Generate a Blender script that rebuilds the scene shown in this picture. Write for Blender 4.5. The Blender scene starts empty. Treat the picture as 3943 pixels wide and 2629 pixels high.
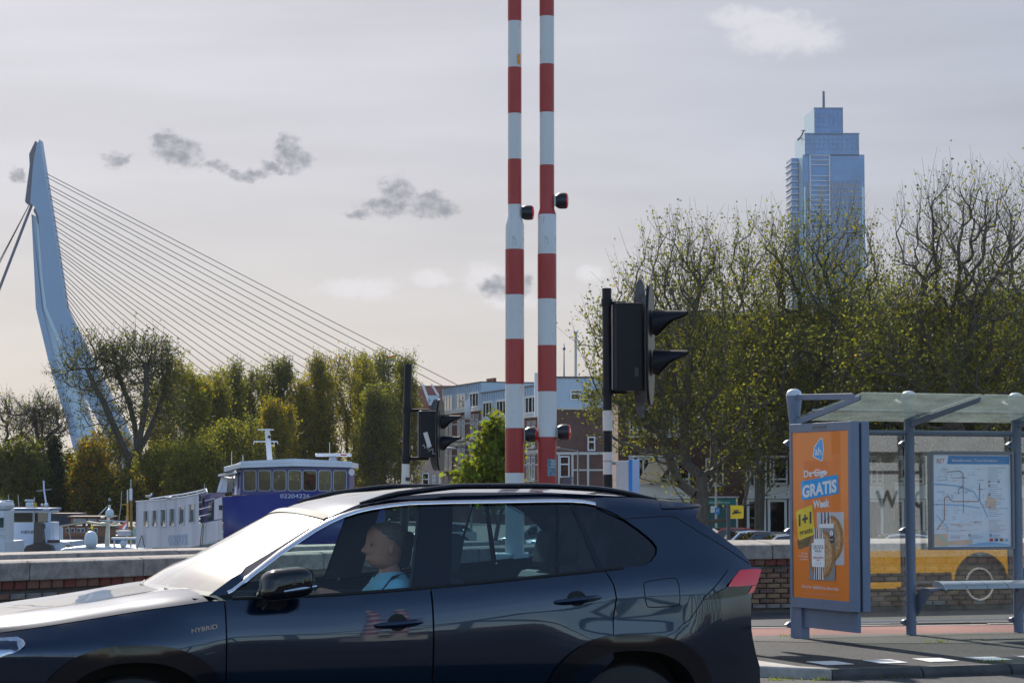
import bpy, bmesh, math, random
import numpy as np
from mathutils import Vector, Matrix
from mathutils.geometry import delaunay_2d_cdt
R = math.radians
random.seed(7); np.random.seed(7)
scene = bpy.context.scene
COL = scene.collection

# ------------------------------------------------------------------ camera
W, H = 3943.0, 2629.0                       # photograph size in pixels
F = 85.0 / 36.0 * W                         # focal length in photo pixels
HOR = 1894.0                                # pixel row of the horizon
CAMZ = 1.65
PITCH = math.atan((HOR - H / 2) / F)
cam = bpy.data.cameras.new('camera')
cam.lens = 85.0; cam.sensor_width = 36.0; cam.sensor_fit = 'HORIZONTAL'
cam.clip_start = 0.1; cam.clip_end = 6000
camo = bpy.data.objects.new('camera', cam); COL.objects.link(camo)
camo.location = (0, 0, CAMZ); camo.rotation_euler = (math.pi / 2 + PITCH, 0, 0)
scene.camera = camo

# ------------------------------------------------------------------ light
SUN_AZ, SUN_EL = R(-19), R(33)              # sun behind the scene, a little to the left
sl = bpy.data.lights.new('sun', 'SUN'); sl.energy = 4.2; sl.angle = R(0.55); sl.color = (1.0, .93, .83)
so = bpy.data.objects.new('sun', sl); COL.objects.link(so)
sdir = Vector((math.sin(SUN_AZ) * math.cos(SUN_EL), math.cos(SUN_AZ) * math.cos(SUN_EL), math.sin(SUN_EL)))
so.rotation_euler = sdir.to_track_quat('Z', 'Y').to_euler()
so.location = (0, 0, 60)

def pxdir(px, py):
    x = (px - W / 2) / F; y = (H / 2 - py) / F
    c, s = math.cos(PITCH), math.sin(PITCH)
    return Vector((x, c - y * s, s + y * c))

# ------------------------------------------------------------------ sky
world = bpy.data.worlds.new('World'); scene.world = world; world.use_nodes = True
nt = world.node_tree; nt.nodes.clear()
def wn(t, **k):
    n = nt.nodes.new(t)
    for a, b in k.items(): setattr(n, a, b)
    return n
def lk(a, b): nt.links.new(a, b)
def wm(op, a, b=None, c=None, clamp=False):
    n = wn('ShaderNodeMath', operation=op, use_clamp=clamp)
    for i, v in enumerate((a, b, c)):
        if v is None: continue
        if isinstance(v, (int, float)): n.inputs[i].default_value = v
        else: lk(v, n.inputs[i])
    return n.outputs[0]
sky = wn('ShaderNodeTexSky', sky_type='NISHITA'); sky.sun_disc = False
sky.sun_elevation = SUN_EL; sky.sun_rotation = SUN_AZ
sky.air_density = 1.0; sky.dust_density = 1.2; sky.ozone_density = 1.5; sky.altitude = 0
tc = wn('ShaderNodeTexCoord'); sep = wn('ShaderNodeSeparateXYZ'); lk(tc.outputs['Generated'], sep.inputs[0])
az = wm('ARCTAN2', sep.outputs[0], sep.outputs[1]); el = wm('ARCSINE', sep.outputs[2])
dot = wn('ShaderNodeVectorMath', operation='DOT_PRODUCT'); lk(tc.outputs['Generated'], dot.inputs[0]); dot.inputs[1].default_value = sdir
cs = dot.outputs['Value']
comb = wn('ShaderNodeCombineXYZ'); lk(az, comb.inputs[0]); lk(wm('MULTIPLY', el, 7.0), comb.inputs[1])
def wnoise(scale, detail=4, rough=.5, vec=None, off=0.0):
    n = wn('ShaderNodeTexNoise'); n.inputs['Scale'].default_value = scale; n.inputs['Detail'].default_value = detail
    n.inputs['Roughness'].default_value = rough
    v = vec or comb.outputs[0]
    if off:
        a = wn('ShaderNodeVectorMath', operation='ADD'); lk(v, a.inputs[0]); a.inputs[1].default_value = (off, off * .7, off * 1.3); v = a.outputs[0]
    lk(v, n.inputs['Vector']); return n.outputs['Fac']
def smooth(x, a, b):
    n = wn('ShaderNodeMapRange', interpolation_type='SMOOTHSTEP'); n.inputs['From Min'].default_value = a; n.inputs['From Max'].default_value = b
    lk(x, n.inputs['Value']); return n.outputs['Result']
def wmix(f, a, b):
    n = wn('ShaderNodeMix', data_type='RGBA')
    if isinstance(f, (int, float)): n.inputs[0].default_value = f
    else: lk(f, n.inputs[0])
    for s, v in ((6, a), (7, b)):
        if isinstance(v, tuple): n.inputs[s].default_value = (*v, 1)
        else: lk(v, n.inputs[s])
    return n.outputs[2]
def wscale(col, s):
    n = wn('ShaderNodeVectorMath', operation='SCALE'); 
    if isinstance(col, tuple): n.inputs[0].default_value = col
    else: lk(col, n.inputs[0])
    if isinstance(s, (int, float)): n.inputs['Scale'].default_value = s
    else: lk(s, n.inputs['Scale'])
    return n.outputs[0]
# high thin cloud veil: forward scattering, so it glows towards the sun and is faint away from it
streak = wnoise(3.0, 5, .5)
streak2 = wnoise(8.0, 5, .5, off=5.0)
phase = wm('POWER', wm('MAXIMUM', wm('MULTIPLY_ADD', cs, .5, .5), .001), 5.0)
ph = wm('MULTIPLY_ADD', phase, .80, .24)
lowwarm = smooth(el, R(9.0), R(0.5))
toright = smooth(az, R(-6), R(16))
veilc = wmix(wm('MULTIPLY', lowwarm, wm('MULTIPLY_ADD', toright, -.45, 1.0)), wmix(toright, (2.50, 2.47, 2.72), (2.24, 2.38, 2.82)), (3.06, 2.84, 2.70))
tone = wm('ADD', wm('MULTIPLY_ADD', wm('SUBTRACT', streak, .5), .46, 1.0), wm('MULTIPLY', wm('SUBTRACT', streak2, .5), .26))
veil = wscale(veilc, wm('MULTIPLY', ph, tone))
fade = smooth(el, R(60), R(4))
cov = wm('MULTIPLY', smooth(streak, .30, .70), wm('MULTIPLY_ADD', fade, .18, .05))
cov = wm('MINIMUM', wm('ADD', cov, smooth(phase, .18, .62)), .965)
sc1 = wmix(cov, sky.outputs[0], veil)
# small cumulus clouds, each a few soft lobes broken up by noise
iso = wn('ShaderNodeCombineXYZ'); lk(az, iso.inputs[0]); lk(wm('MULTIPLY', el, 1.25), iso.inputs[1]); iso = iso.outputs[0]
wn1 = wnoise(95, 5, .58, vec=iso, off=1.7); wn2 = wnoise(95, 5, .58, vec=iso, off=9.3)
azd = wm('ADD', az, wm('MULTIPLY', wm('SUBTRACT', wn1, .5), .012))
eld = wm('ADD', el, wm('MULTIPLY', wm('SUBTRACT', wn2, .5), .010))
def lobes(lst):
    acc = None
    for px, py, rx, ry in lst:
        d = pxdir(px, py).normalized(); a0 = math.atan2(d.x, d.y); e0 = math.asin(d.z)
        u = wm('MULTIPLY', wm('SUBTRACT', azd, a0), F / rx); v = wm('MULTIPLY', wm('SUBTRACT', eld, e0), F / ry)
        q = wm('SUBTRACT', 1.0, wm('ADD', wm('MULTIPLY', u, u), wm('MULTIPLY', v, v)))
        acc = q if acc is None else wm('MAXIMUM', acc, q)
    return acc
brk = wnoise(230, 6, .62, vec=iso, off=3.1)
dark = lobes([(660, 570, 95, 70), (700, 590, 85, 65), (640, 525, 50, 40), (830, 645, 75, 28), (950, 668, 95, 24), (1040, 655, 70, 24),
              (1120, 590, 58, 85), (1090, 545, 38, 45), (1160, 610, 56, 42), (1530, 745, 85, 80), (1480, 790, 120, 46), (1640, 780, 90, 56),
              (1700, 800, 70, 38), (1380, 825, 90, 20), (455, 615, 58, 42), (75, 675, 48, 28), (1905, 1105, 80, 52), (2010, 1090, 56, 46)])
dk = smooth(wm('ADD', dark, wm('MULTIPLY', wm('SUBTRACT', brk, .5), 2.0)), -.15, 1.15)
lite = lobes([(3000, 130, 220, 95), (3120, 145, 130, 80), (2900, 75, 200, 50), (1870, 1075, 100, 75), (1660, 1075, 90, 38), (1380, 1105, 180, 46),
              (2280, 1060, 70, 46), (1960, 1150, 120, 46)])
lt = smooth(wm('ADD', lite, wm('MULTIPLY', wm('SUBTRACT', brk, .5), 1.4)), -.25, 1.1)
sc2 = wmix(wm('MULTIPLY', lt, .6), sc1, (3.1, 3.05, 3.2))
sc3 = wmix(wm('MULTIPLY', dk, .92), sc2, wmix(smooth(brk, .35, .7), (1.45, 1.50, 1.66), (1.0, 1.06, 1.22)))
bg = wn('ShaderNodeBackground'); bg.inputs['Strength'].default_value = 0.15
lk(sc3, bg.inputs['Color']); out = wn('ShaderNodeOutputWorld'); lk(bg.outputs[0], out.inputs[0])

vs = scene.view_settings; vs.view_transform = 'Standard'; vs.look = 'None'; vs.exposure = 0.82; vs.gamma = 1.0; vs.use_curve_mapping = False
scene.render.engine = 'CYCLES'
cy = scene.cycles
cy.use_denoising = True
cy.max_bounces = 8; cy.diffuse_bounces = 3; cy.glossy_bounces = 4; cy.transmission_bounces = 4; cy.transparent_max_bounces = 24
cy.sample_clamp_indirect = 8.0; cy.blur_glossy = 0.5; cy.caustics_reflective = False; cy.caustics_refractive = False

# ------------------------------------------------------------------ pixel -> place
def ray(px, py): return pxdir(px, py)
def at(px, py, Y):
    r = ray(px, py); k = Y / r.y
    return Vector((r.x * k, Y, CAMZ + r.z * k))
def ground(px, py, z):
    r = ray(px, py); k = (z - CAMZ) / r.z
    return Vector((r.x * k, r.y * k, z))
def onplane(px, py, p, n):
    r = ray(px, py); o = Vector((0, 0, CAMZ)); k = (p - o).dot(n) / r.dot(n)
    return o + r * k

# ------------------------------------------------------------------ materials
MATS = {}
def mat(name, col, rough=.6, metal=0.0, var=.12, scale=6.0, bump=0.0, bscale=None, coat=0.0, spec=.5, col2=None, stretch=None, dirt=0.0, detail=5):
    if name in MATS: return MATS[name]
    m = bpy.data.materials.new(name); m.use_nodes = True; t = m.node_tree; b = t.nodes['Principled BSDF']
    b.inputs['Roughness'].default_value = rough; b.inputs['Metallic'].default_value = metal
    b.inputs['Specular IOR Level'].default_value = spec
    if coat: b.inputs['Coat Weight'].default_value = coat; b.inputs['Coat Roughness'].default_value = .02
    tc = t.nodes.new('ShaderNodeTexCoord'); vec = tc.outputs['Object']
    if stretch:
        mp = t.nodes.new('ShaderNodeMapping'); mp.inputs['Scale'].default_value = stretch; t.links.new(vec, mp.inputs[0]); vec = mp.outputs[0]
    c1 = tuple(max(0, c * (1 - var)) for c in col); c2 = col2 or tuple(min(1, c * (1 + var)) for c in col)
    if var > 0 or col2:
        n = t.nodes.new('ShaderNodeTexNoise'); n.inputs['Scale'].default_value = scale; n.inputs['Detail'].default_value = detail; n.inputs['Roughness'].default_value = .62
        t.links.new(vec, n.inputs['Vector'])
        r = t.nodes.new('ShaderNodeValToRGB'); r.color_ramp.elements[0].position = .3; r.color_ramp.elements[1].position = .7
        r.color_ramp.elements[0].color = (*c1, 1); r.color_ramp.elements[1].color = (*c2, 1)
        t.links.new(n.outputs['Fac'], r.inputs[0]); outc = r.outputs[0]
        if dirt:
            n2 = t.nodes.new('ShaderNodeTexNoise'); n2.inputs['Scale'].default_value = scale * 4; n2.inputs['Detail'].default_value = 6; n2.inputs['Roughness'].default_value = .7
            t.links.new(vec, n2.inputs['Vector'])
            r2 = t.nodes.new('ShaderNodeValToRGB'); r2.color_ramp.elements[0].position = .60; r2.color_ramp.elements[1].position = .68
            r2.color_ramp.elements[0].color = (0, 0, 0, 1); r2.color_ramp.elements[1].color = (dirt, dirt, dirt, 1)
            t.links.new(n2.outputs['Fac'], r2.inputs[0])
            mx = t.nodes.new('ShaderNodeMix'); mx.data_type = 'RGBA'; t.links.new(r2.outputs[0], mx.inputs[0]); t.links.new(outc, mx.inputs[6]); mx.inputs[7].default_value = (.035, .032, .03, 1)
            outc = mx.outputs[2]
        t.links.new(outc, b.inputs['Base Color'])
    else: b.inputs['Base Color'].default_value = (*col, 1)
    if bump:
        n = t.nodes.new('ShaderNodeTexNoise'); n.inputs['Scale'].default_value = bscale or scale * 6; n.inputs['Detail'].default_value = 4
        t.links.new(vec, n.inputs['Vector'])
        bp = t.nodes.new('ShaderNodeBump'); bp.inputs['Strength'].default_value = bump; bp.inputs['Distance'].default_value = .02
        t.links.new(n.outputs['Fac'], bp.inputs['Height']); t.links.new(bp.outputs[0], b.inputs['Normal'])
    MATS[name] = m; return m

def glass(name, tint=(.8, .9, .88), ior=1.5, rough=0.0, dust=0.0, boost=1.0, film=0.0):
    """thin pane: part of the light passes tinted, part is mirrored by Fresnel's law"""
    if name in MATS: return MATS[name]
    m = bpy.data.materials.new(name); m.use_nodes = True; t = m.node_tree; t.nodes.clear()
    o = t.nodes.new('ShaderNodeOutputMaterial'); tr = t.nodes.new('ShaderNodeBsdfTransparent'); tr.inputs[0].default_value = (*tint, 1)
    gl = t.nodes.new('ShaderNodeBsdfGlossy'); gl.inputs['Roughness'].default_value = rough; gl.inputs[0].default_value = (1, 1, 1, 1)
    g = t.nodes.new('ShaderNodeNewGeometry'); mi = t.nodes.new('ShaderNodeMix'); mi.inputs[2].default_value = ior; mi.inputs[3].default_value = 1 / ior
    t.links.new(g.outputs['Backfacing'], mi.inputs[0])
    fr = t.nodes.new('ShaderNodeFresnel'); t.links.new(mi.outputs[0], fr.inputs['IOR'])
    mu = t.nodes.new('ShaderNodeMath'); mu.operation = 'MULTIPLY'; mu.use_clamp = True; mu.inputs[1].default_value = boost; t.links.new(fr.outputs[0], mu.inputs[0])
    mx = t.nodes.new('ShaderNodeMixShader'); t.links.new(mu.outputs[0], mx.inputs[0]); t.links.new(tr.outputs[0], mx.inputs[1]); t.links.new(gl.outputs[0], mx.inputs[2])
    res = mx.outputs[0]
    if film:                                # greasy film that spreads the sun
        g2 = t.nodes.new('ShaderNodeBsdfGlossy'); g2.inputs['Roughness'].default_value = .34; g2.inputs[0].default_value = (.95, .93, .9, 1)
        m3 = t.nodes.new('ShaderNodeMixShader'); m3.inputs[0].default_value = film; t.links.new(res, m3.inputs[1]); t.links.new(g2.outputs[0], m3.inputs[2]); res = m3.outputs[0]
    if dust:
        df = t.nodes.new('ShaderNodeBsdfDiffuse'); df.inputs[0].default_value = (.55, .57, .55, 1)
        tl = t.nodes.new('ShaderNodeBsdfTranslucent'); tl.inputs[0].default_value = (.55, .57, .55, 1)
        ad = t.nodes.new('ShaderNodeMixShader'); t.links.new(df.outputs[0], ad.inputs[1]); t.links.new(tl.outputs[0], ad.inputs[2])
        n = t.nodes.new('ShaderNodeTexNoise'); n.inputs['Scale'].default_value = 3.5; n.inputs['Detail'].default_value = 9; n.inputs['Roughness'].default_value = .7
        tcx = t.nodes.new('ShaderNodeTexCoord'); t.links.new(tcx.outputs['Object'], n.inputs['Vector'])
        r = t.nodes.new('ShaderNodeMapRange'); r.inputs[1].default_value = .35; r.inputs[2].default_value = .75; r.inputs[3].default_value = dust * .25; r.inputs[4].default_value = dust
        t.links.new(n.outputs['Fac'], r.inputs[0])
        m2 = t.nodes.new('ShaderNodeMixShader'); t.links.new(r.outputs[0], m2.inputs[0]); t.links.new(res, m2.inputs[1]); t.links.new(ad.outputs[0], m2.inputs[2]); res = m2.outputs[0]
    t.links.new(res, o.inputs[0]); MATS[name] = m; return m

def leafmat(name, col, trans=.45):
    if name in MATS: return MATS[name]
    m = bpy.data.materials.new(name); m.use_nodes = True; t = m.node_tree; t.nodes.clear()
    o = t.nodes.new('ShaderNodeOutputMaterial'); d = t.nodes.new('ShaderNodeBsdfPrincipled'); d.inputs['Base Color'].default_value = (*col, 1); d.inputs['Roughness'].default_value = .6
    d.inputs['Specular IOR Level'].default_value = .12
    tl = t.nodes.new('ShaderNodeBsdfTranslucent'); tl.inputs[0].default_value = (min(1, col[0] * 1.5), min(1, col[1] * 1.45), col[2] * .6, 1)
    mx = t.nodes.new('ShaderNodeMixShader'); mx.inputs[0].default_value = trans; t.links.new(d.outputs[0], mx.inputs[1]); t.links.new(tl.outputs[0], mx.inputs[2]); t.links.new(mx.outputs[0], o.inputs[0])
    MATS[name] = m; return m

# ------------------------------------------------------------------ mesh building
ORG = {}                                    # world position of each object's origin
class MB:
    def __init__(s): s.v = []; s.f = []; s.m = []; s.mi = 0
    def add(s, vs, fs):
        b = len(s.v); s.v += [Vector(v) for v in vs]
        for f in fs: s.f.append([b + i for i in f]); s.m.append(s.mi)
        return s
    def box(s, c, d, M=None, rz=0.0, taper=1.0):
        c = Vector(c); x, y, z = d[0] / 2, d[1] / 2, d[2] / 2; ca, sa = math.cos(rz), math.sin(rz); vs = []
        for k in (-1, 1):
            q = taper if k > 0 else 1.0
            for i, j in ((-1, -1), (1, -1), (1, 1), (-1, 1)):
                p = Vector((i * x * q, j * y * q, k * z))
                p = M @ p if M else Vector((p.x * ca - p.y * sa, p.x * sa + p.y * ca, p.z))
                vs.append(c + p)
        return s.add(vs, [(3, 2, 1, 0), (4, 5, 6, 7), (0, 1, 5, 4), (1, 2, 6, 5), (2, 3, 7, 6), (3, 0, 4, 7)])
    def frame(s, o, ex, ey, ez, x0, x1, y0, y1, z0, z1):
        """box given in the axes ex, ey, ez from o"""
        vs = [o + ex * x + ey * y + ez * z for z in (z0, z1) for x, y in ((x0, y0), (x1, y0), (x1, y1), (x0, y1))]
        return s.add(vs, [(3, 2, 1, 0), (4, 5, 6, 7), (0, 1, 5, 4), (1, 2, 6, 5), (2, 3, 7, 6), (3, 0, 4, 7)])
    def prism(s, pts, ext):
        n = len(pts); ext = Vector(ext); a = [Vector(p) for p in pts]; b = [p + ext for p in a]
        fs = [tuple(range(n)), tuple(range(2 * n - 1, n - 1, -1))] + [((i + 1) % n, i, n + i, n + (i + 1) % n) for i in range(n)]
        return s.add(a + b, fs)
    def tube(s, pts, rad, n=8, cap=True):
        pts = [Vector(p) for p in pts]
        if isinstance(rad, (int, float)): rad = [rad] * len(pts)
        rings = []
        t0 = (pts[1] - pts[0]).normalized(); up = Vector((0, 0, 1)) if abs(t0.z) < .9 else Vector((1, 0, 0))
        nn = t0.cross(up).normalized()
        for i, p in enumerate(pts):
            t = (pts[min(i + 1, len(pts) - 1)] - pts[max(i - 1, 0)]).normalized()
            nn = (nn - t * nn.dot(t)).normalized(); bb = t.cross(nn)
            rings.append([p + (nn * math.cos(2 * math.pi * k / n) + bb * math.sin(2 * math.pi * k / n)) * rad[i] for k in range(n)])
        vs = [v for r in rings for v in r]; fs = []
        for i in range(len(pts) - 1):
            for k in range(n):
                k2 = (k + 1) % n; fs.append((i * n + k, i * n + k2, (i + 1) * n + k2, (i + 1) * n + k))
        if cap: fs.append(tuple(range(n - 1, -1, -1))); b = (len(pts) - 1) * n; fs.append(tuple(range(b, b + n)))
        return s.add(vs, fs)
    def lathe(s, c, prof, n=20, axis=None, sx=1.0):
        """prof: (r, h) list turned about the axis through c"""
        c = Vector(c); ez = (axis or Vector((0, 0, 1))).normalized(); up = Vector((0, 0, 1)) if abs(ez.z) < .9 else Vector((1, 0, 0))
        ex = ez.cross(up).normalized(); ey = ez.cross(ex)
        vs = [c + ez * h + (ex * math.cos(2 * math.pi * k / n) * sx + ey * math.sin(2 * math.pi * k / n)) * r for r, h in prof for k in range(n)]
        fs = [(i * n + k, i * n + (k + 1) % n, (i + 1) * n + (k + 1) % n, (i + 1) * n + k) for i in range(len(prof) - 1) for k in range(n)]
        fs.append(tuple(range(n - 1, -1, -1))); b = (len(prof) - 1) * n; fs.append(tuple(range(b, b + n)))
        return s.add(vs, fs)
    def ball(s, c, r, nu=14, nv=9):
        c = Vector(c); r = Vector(r) if not isinstance(r, (int, float)) else Vector((r, r, r)); vs = []; fs = []
        for j in range(nv + 1):
            th = math.pi * j / nv
            for i in range(nu):
                a = 2 * math.pi * i / nu; vs.append(c + Vector((r.x * math.sin(th) * math.cos(a), r.y * math.sin(th) * math.sin(a), r.z * math.cos(th))))
        for j in range(nv):
            for i in range(nu): fs.append((j * nu + i, (j + 1) * nu + i, (j + 1) * nu + (i + 1) % nu, j * nu + (i + 1) % nu))
        return s.add(vs, fs)
    def build(s, name, m, parent=None, smooth=False, bevel=0.0, fix=True):
        me = bpy.data.meshes.new(name)
        if parent is None:
            lo = Vector([min(v[i] for v in s.v) for i in range(3)]); hi = Vector([max(v[i] for v in s.v) for i in range(3)])
            org = Vector(((lo.x + hi.x) / 2, (lo.y + hi.y) / 2, lo.z))
        else: org = ORG[parent]
        me.from_pydata([v - org for v in s.v], [], s.f)
        for q in (m if isinstance(m, (list, tuple)) else [m]): me.materials.append(q)
        if max(s.m, default=0) > 0: me.polygons.foreach_set('material_index', s.m)
        if fix:
            bm = bmesh.new(); bm.from_mesh(me)
            bmesh.ops.remove_doubles(bm, verts=bm.verts, dist=1e-5)
            bmesh.ops.recalc_face_normals(bm, faces=bm.faces); bm.to_mesh(me); bm.free()
        o = bpy.data.objects.new(name, me); COL.objects.link(o)
        if parent is None: o.location = org
        else: o.parent = parent
        ORG[o] = org
        if smooth:
            me.polygons.foreach_set('use_smooth', [True] * len(me.polygons))
            if smooth != 'all': me.set_sharp_from_angle(angle=R(38))
        if bevel:
            b = o.modifiers.new('bevel', 'BEVEL'); b.width = bevel; b.segments = 2; b.limit_method = 'ANGLE'; b.angle_limit = R(40); b.harden_normals = False
        return o
def tag(o, label, cat, group=None):
    o['label'] = label; o['category'] = cat
    if group: o['group'] = group
    return o
def thing(name, label, cat, loc=(0, 0, 0), group=None):
    o = bpy.data.objects.new(name, None); COL.objects.link(o); o.location = loc; o.empty_display_size = .3
    ORG[o] = Vector(loc); return tag(o, label, cat, group)
def struct(name, mb, m, kind='structure', **k):
    o = mb.build(name, m, None, **k); o['kind'] = kind; return o
def place_copy(o, parent=None):
    c = o.copy(); COL.objects.link(c); c.parent = parent; ORG[c] = ORG[o]
    for ch in o.children: place_copy(ch, c)
    return c
def linked(src, name, loc, parent):
    """another object on the same mesh, at a world place, under parent"""
    o = bpy.data.objects.new(name, src); COL.objects.link(o); o.parent = parent; o.location = Vector(loc) - ORG[parent]; ORG[o] = Vector(loc); return o
def text(name, body, o, ex, ey, size, m, parent, width=None, shear=0.0, ext=.0015, align='CENTER', bold=0.0):
    """flat lettering in the plane ex, ey; size = capital height"""
    cu = bpy.data.curves.new(name, 'FONT'); cu.body = body; cu.size = 1.0; cu.align_x = align; cu.align_y = 'BOTTOM_BASELINE'; cu.shear = shear; cu.extrude = .001; cu.resolution_u = 3; cu.offset = bold
    t = bpy.data.objects.new(name, cu); COL.objects.link(t); bpy.context.view_layer.update()
    dg = bpy.context.evaluated_depsgraph_get(); me = bpy.data.meshes.new_from_object(t.evaluated_get(dg)); bpy.data.objects.remove(t); bpy.data.curves.remove(cu)
    k = size / .70
    xs = [v.co.x for v in me.vertices]; wid = (max(xs) - min(xs)) if xs else 1
    kx = width / wid if width else k
    ez = ex.cross(ey).normalized(); org = ORG[parent]
    for v in me.vertices:
        c = v.co; v.co = o + ex * (c.x * kx) + ey * (c.y * k) + ez * (c.z / .001 * ext) - org
    me.materials.clear(); me.materials.append(m)
    ob = bpy.data.objects.new(name, me); COL.objects.link(ob); ob.parent = parent; ORG[ob] = org
    return ob
Z3 = Vector((0, 0, 1)); X3 = Vector((1, 0, 0)); Y3 = Vector((0, 1, 0))
# ================================================================== SETTING
PZ = 0.09                                   # pavement height above the road
TH = R(21); E1 = Vector((math.cos(TH), math.sin(TH), 0)); E2 = Vector((-math.sin(TH), math.cos(TH), 0))
P0 = ground(3509, 2444, PZ); P0.z = 0
def S(a, b, z=0.0): return P0 + E1 * a + E2 * b + Z3 * z
def sp(px, py, b):
    q = onplane(px, py, S(0, b), E2) - P0; return q.dot(E1), q.z
QZ = -1.7; WATER = -2.75

def asphalt(name, col, col2, sc=9.0, speck=.10):
    m = mat(name, col, .9, var=.2, scale=.8, bump=.55, bscale=70, col2=col2, spec=.3)
    t = m.node_tree; b = t.nodes['Principled BSDF']; link = b.inputs['Base Color'].links[0]; src = link.from_socket
    n = t.nodes.new('ShaderNodeTexNoise'); n.inputs['Scale'].default_value = 55; n.inputs['Detail'].default_value = 2
    tcx = t.nodes.new('ShaderNodeTexCoord'); t.links.new(tcx.outputs['Object'], n.inputs['Vector'])
    r = t.nodes.new('ShaderNodeValToRGB'); r.color_ramp.elements[0].position = .52; r.color_ramp.elements[1].position = .72
    r.color_ramp.elements[0].color = (0, 0, 0, 1); r.color_ramp.elements[1].color = (speck * 4, speck * 4, speck * 4, 1); t.links.new(n.outputs['Fac'], r.inputs[0])
    mx = t.nodes.new('ShaderNodeMix'); mx.data_type = 'RGBA'; t.links.new(r.outputs[0], mx.inputs[0]); t.links.new(src, mx.inputs[6]); mx.inputs[7].default_value = (.26, .25, .24, 1)
    t.links.new(mx.outputs[2], b.inputs['Base Color']); return m
M_road = asphalt('asphalt_road', (.040, .041, .044), (.065, .065, .068))
M_plat = asphalt('asphalt_platform', (.016, .016, .017), (.040, .040, .041), speck=.06)
M_worn = asphalt('asphalt_worn', (.055, .054, .050), (.095, .092, .086), speck=.09)
M_red = asphalt('red_cycle_surface', (.20, .085, .075), (.27, .125, .105), speck=.05)
M_kerb = mat('kerb_concrete', (.065, .064, .063), .9, var=.3, scale=5, bump=.5, bscale=60)
M_kerbl = mat('kerb_concrete_light', (.36, .34, .31), .9, var=.25, scale=6, bump=.4, bscale=60)
M_white = mat('white_road_paint', (.62, .61, .58), .8, var=.2, scale=12, bump=.3, bscale=70, dirt=.55)
M_earth = mat('quay_paving', (.14, .13, .12), .9, var=.25, scale=.3, bump=.3, bscale=8)
M_conc = mat('quay_concrete', (.26, .25, .235), .9, var=.2, scale=1.2, bump=.3, bscale=14)

WC = Vector((.55, 32.1, 0))                 # corner of the parapet wall
WL = Vector((-1.64, -2.2, 0)).normalized()  # left arm, towards the camera
WR = E1                                     # right arm
def sheet(pts, z): 
    m = MB(); m.add([(p[0], p[1], z) for p in pts], [tuple(range(len(pts)))]); return m
far_l = WC + WL * 120; far_r = WC + WR * 140
struct('road', MB().prism([(far_l.x, far_l.y, -.25), (WC.x, WC.y, -.25), (far_r.x, far_r.y, -.25), (160, -150, -.25), (far_l.x, -150, -.25)], (0, 0, .25)), M_road)
# the city ground with the harbour basin cut out, reaching to the horizon
bx0, bx1, by0, by1 = -260, -3.6, 37, 205
g = MB(); XS = [-1700, bx0, bx1, 1700]; YS = [-400, by0, by1, 1650]
for i in range(3):
    for j in range(3):
        if i == 1 and j == 1: continue
        g.add([(XS[i], YS[j], QZ), (XS[i + 1], YS[j], QZ), (XS[i + 1], YS[j + 1], QZ), (XS[i], YS[j + 1], QZ)], [(0, 1, 2, 3)])
struct('ground', g, M_earth)
q = MB()
for (x0, y0), (x1, y1) in (((bx0, by0), (bx1, by0)), ((bx1, by0), (bx1, by1)), ((bx1, by1), (bx0, by1))):
    q.add([(x0, y0, QZ - .004), (x1, y1, QZ - .004), (x1, y1, -5), (x0, y0, -5)], [(0, 1, 2, 3)])
struct('quay_edge', q, M_conc)
mw = mat('harbour_water', (.02, .035, .035), .06, var=.1, scale=.05, bump=.25, bscale=1.1)
struct('water', sheet([(bx0 - 1, by0 - 1), (bx1 + 1, by0 - 1), (bx1 + 1, by1 + 1), (bx0 - 1, by1 + 1)], WATER), mw)

# bus-stop pavement, cycle path, service lane
KB = -4.12
plat = [S(-3.35, KB), S(40, KB), S(40, .6 - 3.6), S(1.5, .12), S(-1.9, .50), S(-3.35, .66)]
struct('pavement', MB().prism([p + Z3 * -.10 for p in plat], (0, 0, PZ + .10)), M_plat)
struct('worn_paving_strip', MB().prism([S(-3.0, .40, PZ - .02), S(-1.2, -1.15, PZ - .02), S(.5, -1.75, PZ - .02), S(3.0, -2.1, PZ - .02), S(14, -2.4, PZ - .02), S(14, -1.6, PZ - .02), S(3.0, -.25, PZ - .02), S(1.5, .06, PZ - .02), S(-1.9, .46, PZ - .02)], (0, 0, .024)), M_worn)
d2 = -.115
def rp(a, off): return S(a, .46 + d2 * (a + 1.6) + off)
struct('cycle_path', MB().prism([rp(-9, .03) - Z3 * .1, rp(40, .03) - Z3 * .1, rp(40, 1.55) - Z3 * .1, rp(-9, 1.55) - Z3 * .1], (0, 0, .1 + PZ - .008)), M_red)
for nm, off, wd, mm in (('path_edging', -.10, .13, M_kerb), ('lane_edging', 1.56, .10, M_kerbl), ('lane_gutter', 1.95, .14, M_kerb)):
    k = thing(nm, 'x', 'x', rp(0, off)); del k['label']; del k['category']; k['kind'] = 'structure'
    src = None
    for i in range(15):
        a = -5 + i * 1.0
        p = rp(a + .5, off); dv = (rp(a + 1, off) - rp(a, off)).normalized(); nv = Vector((-dv.y, dv.x, 0))
        b = MB().frame(p + Z3 * -.1, dv, nv, Z3, -.494, .494, 0, wd, 0, .1 + PZ + random.uniform(-.004, .006))
        b.build('kerb_stone', mm, k, bevel=.006)
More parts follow.
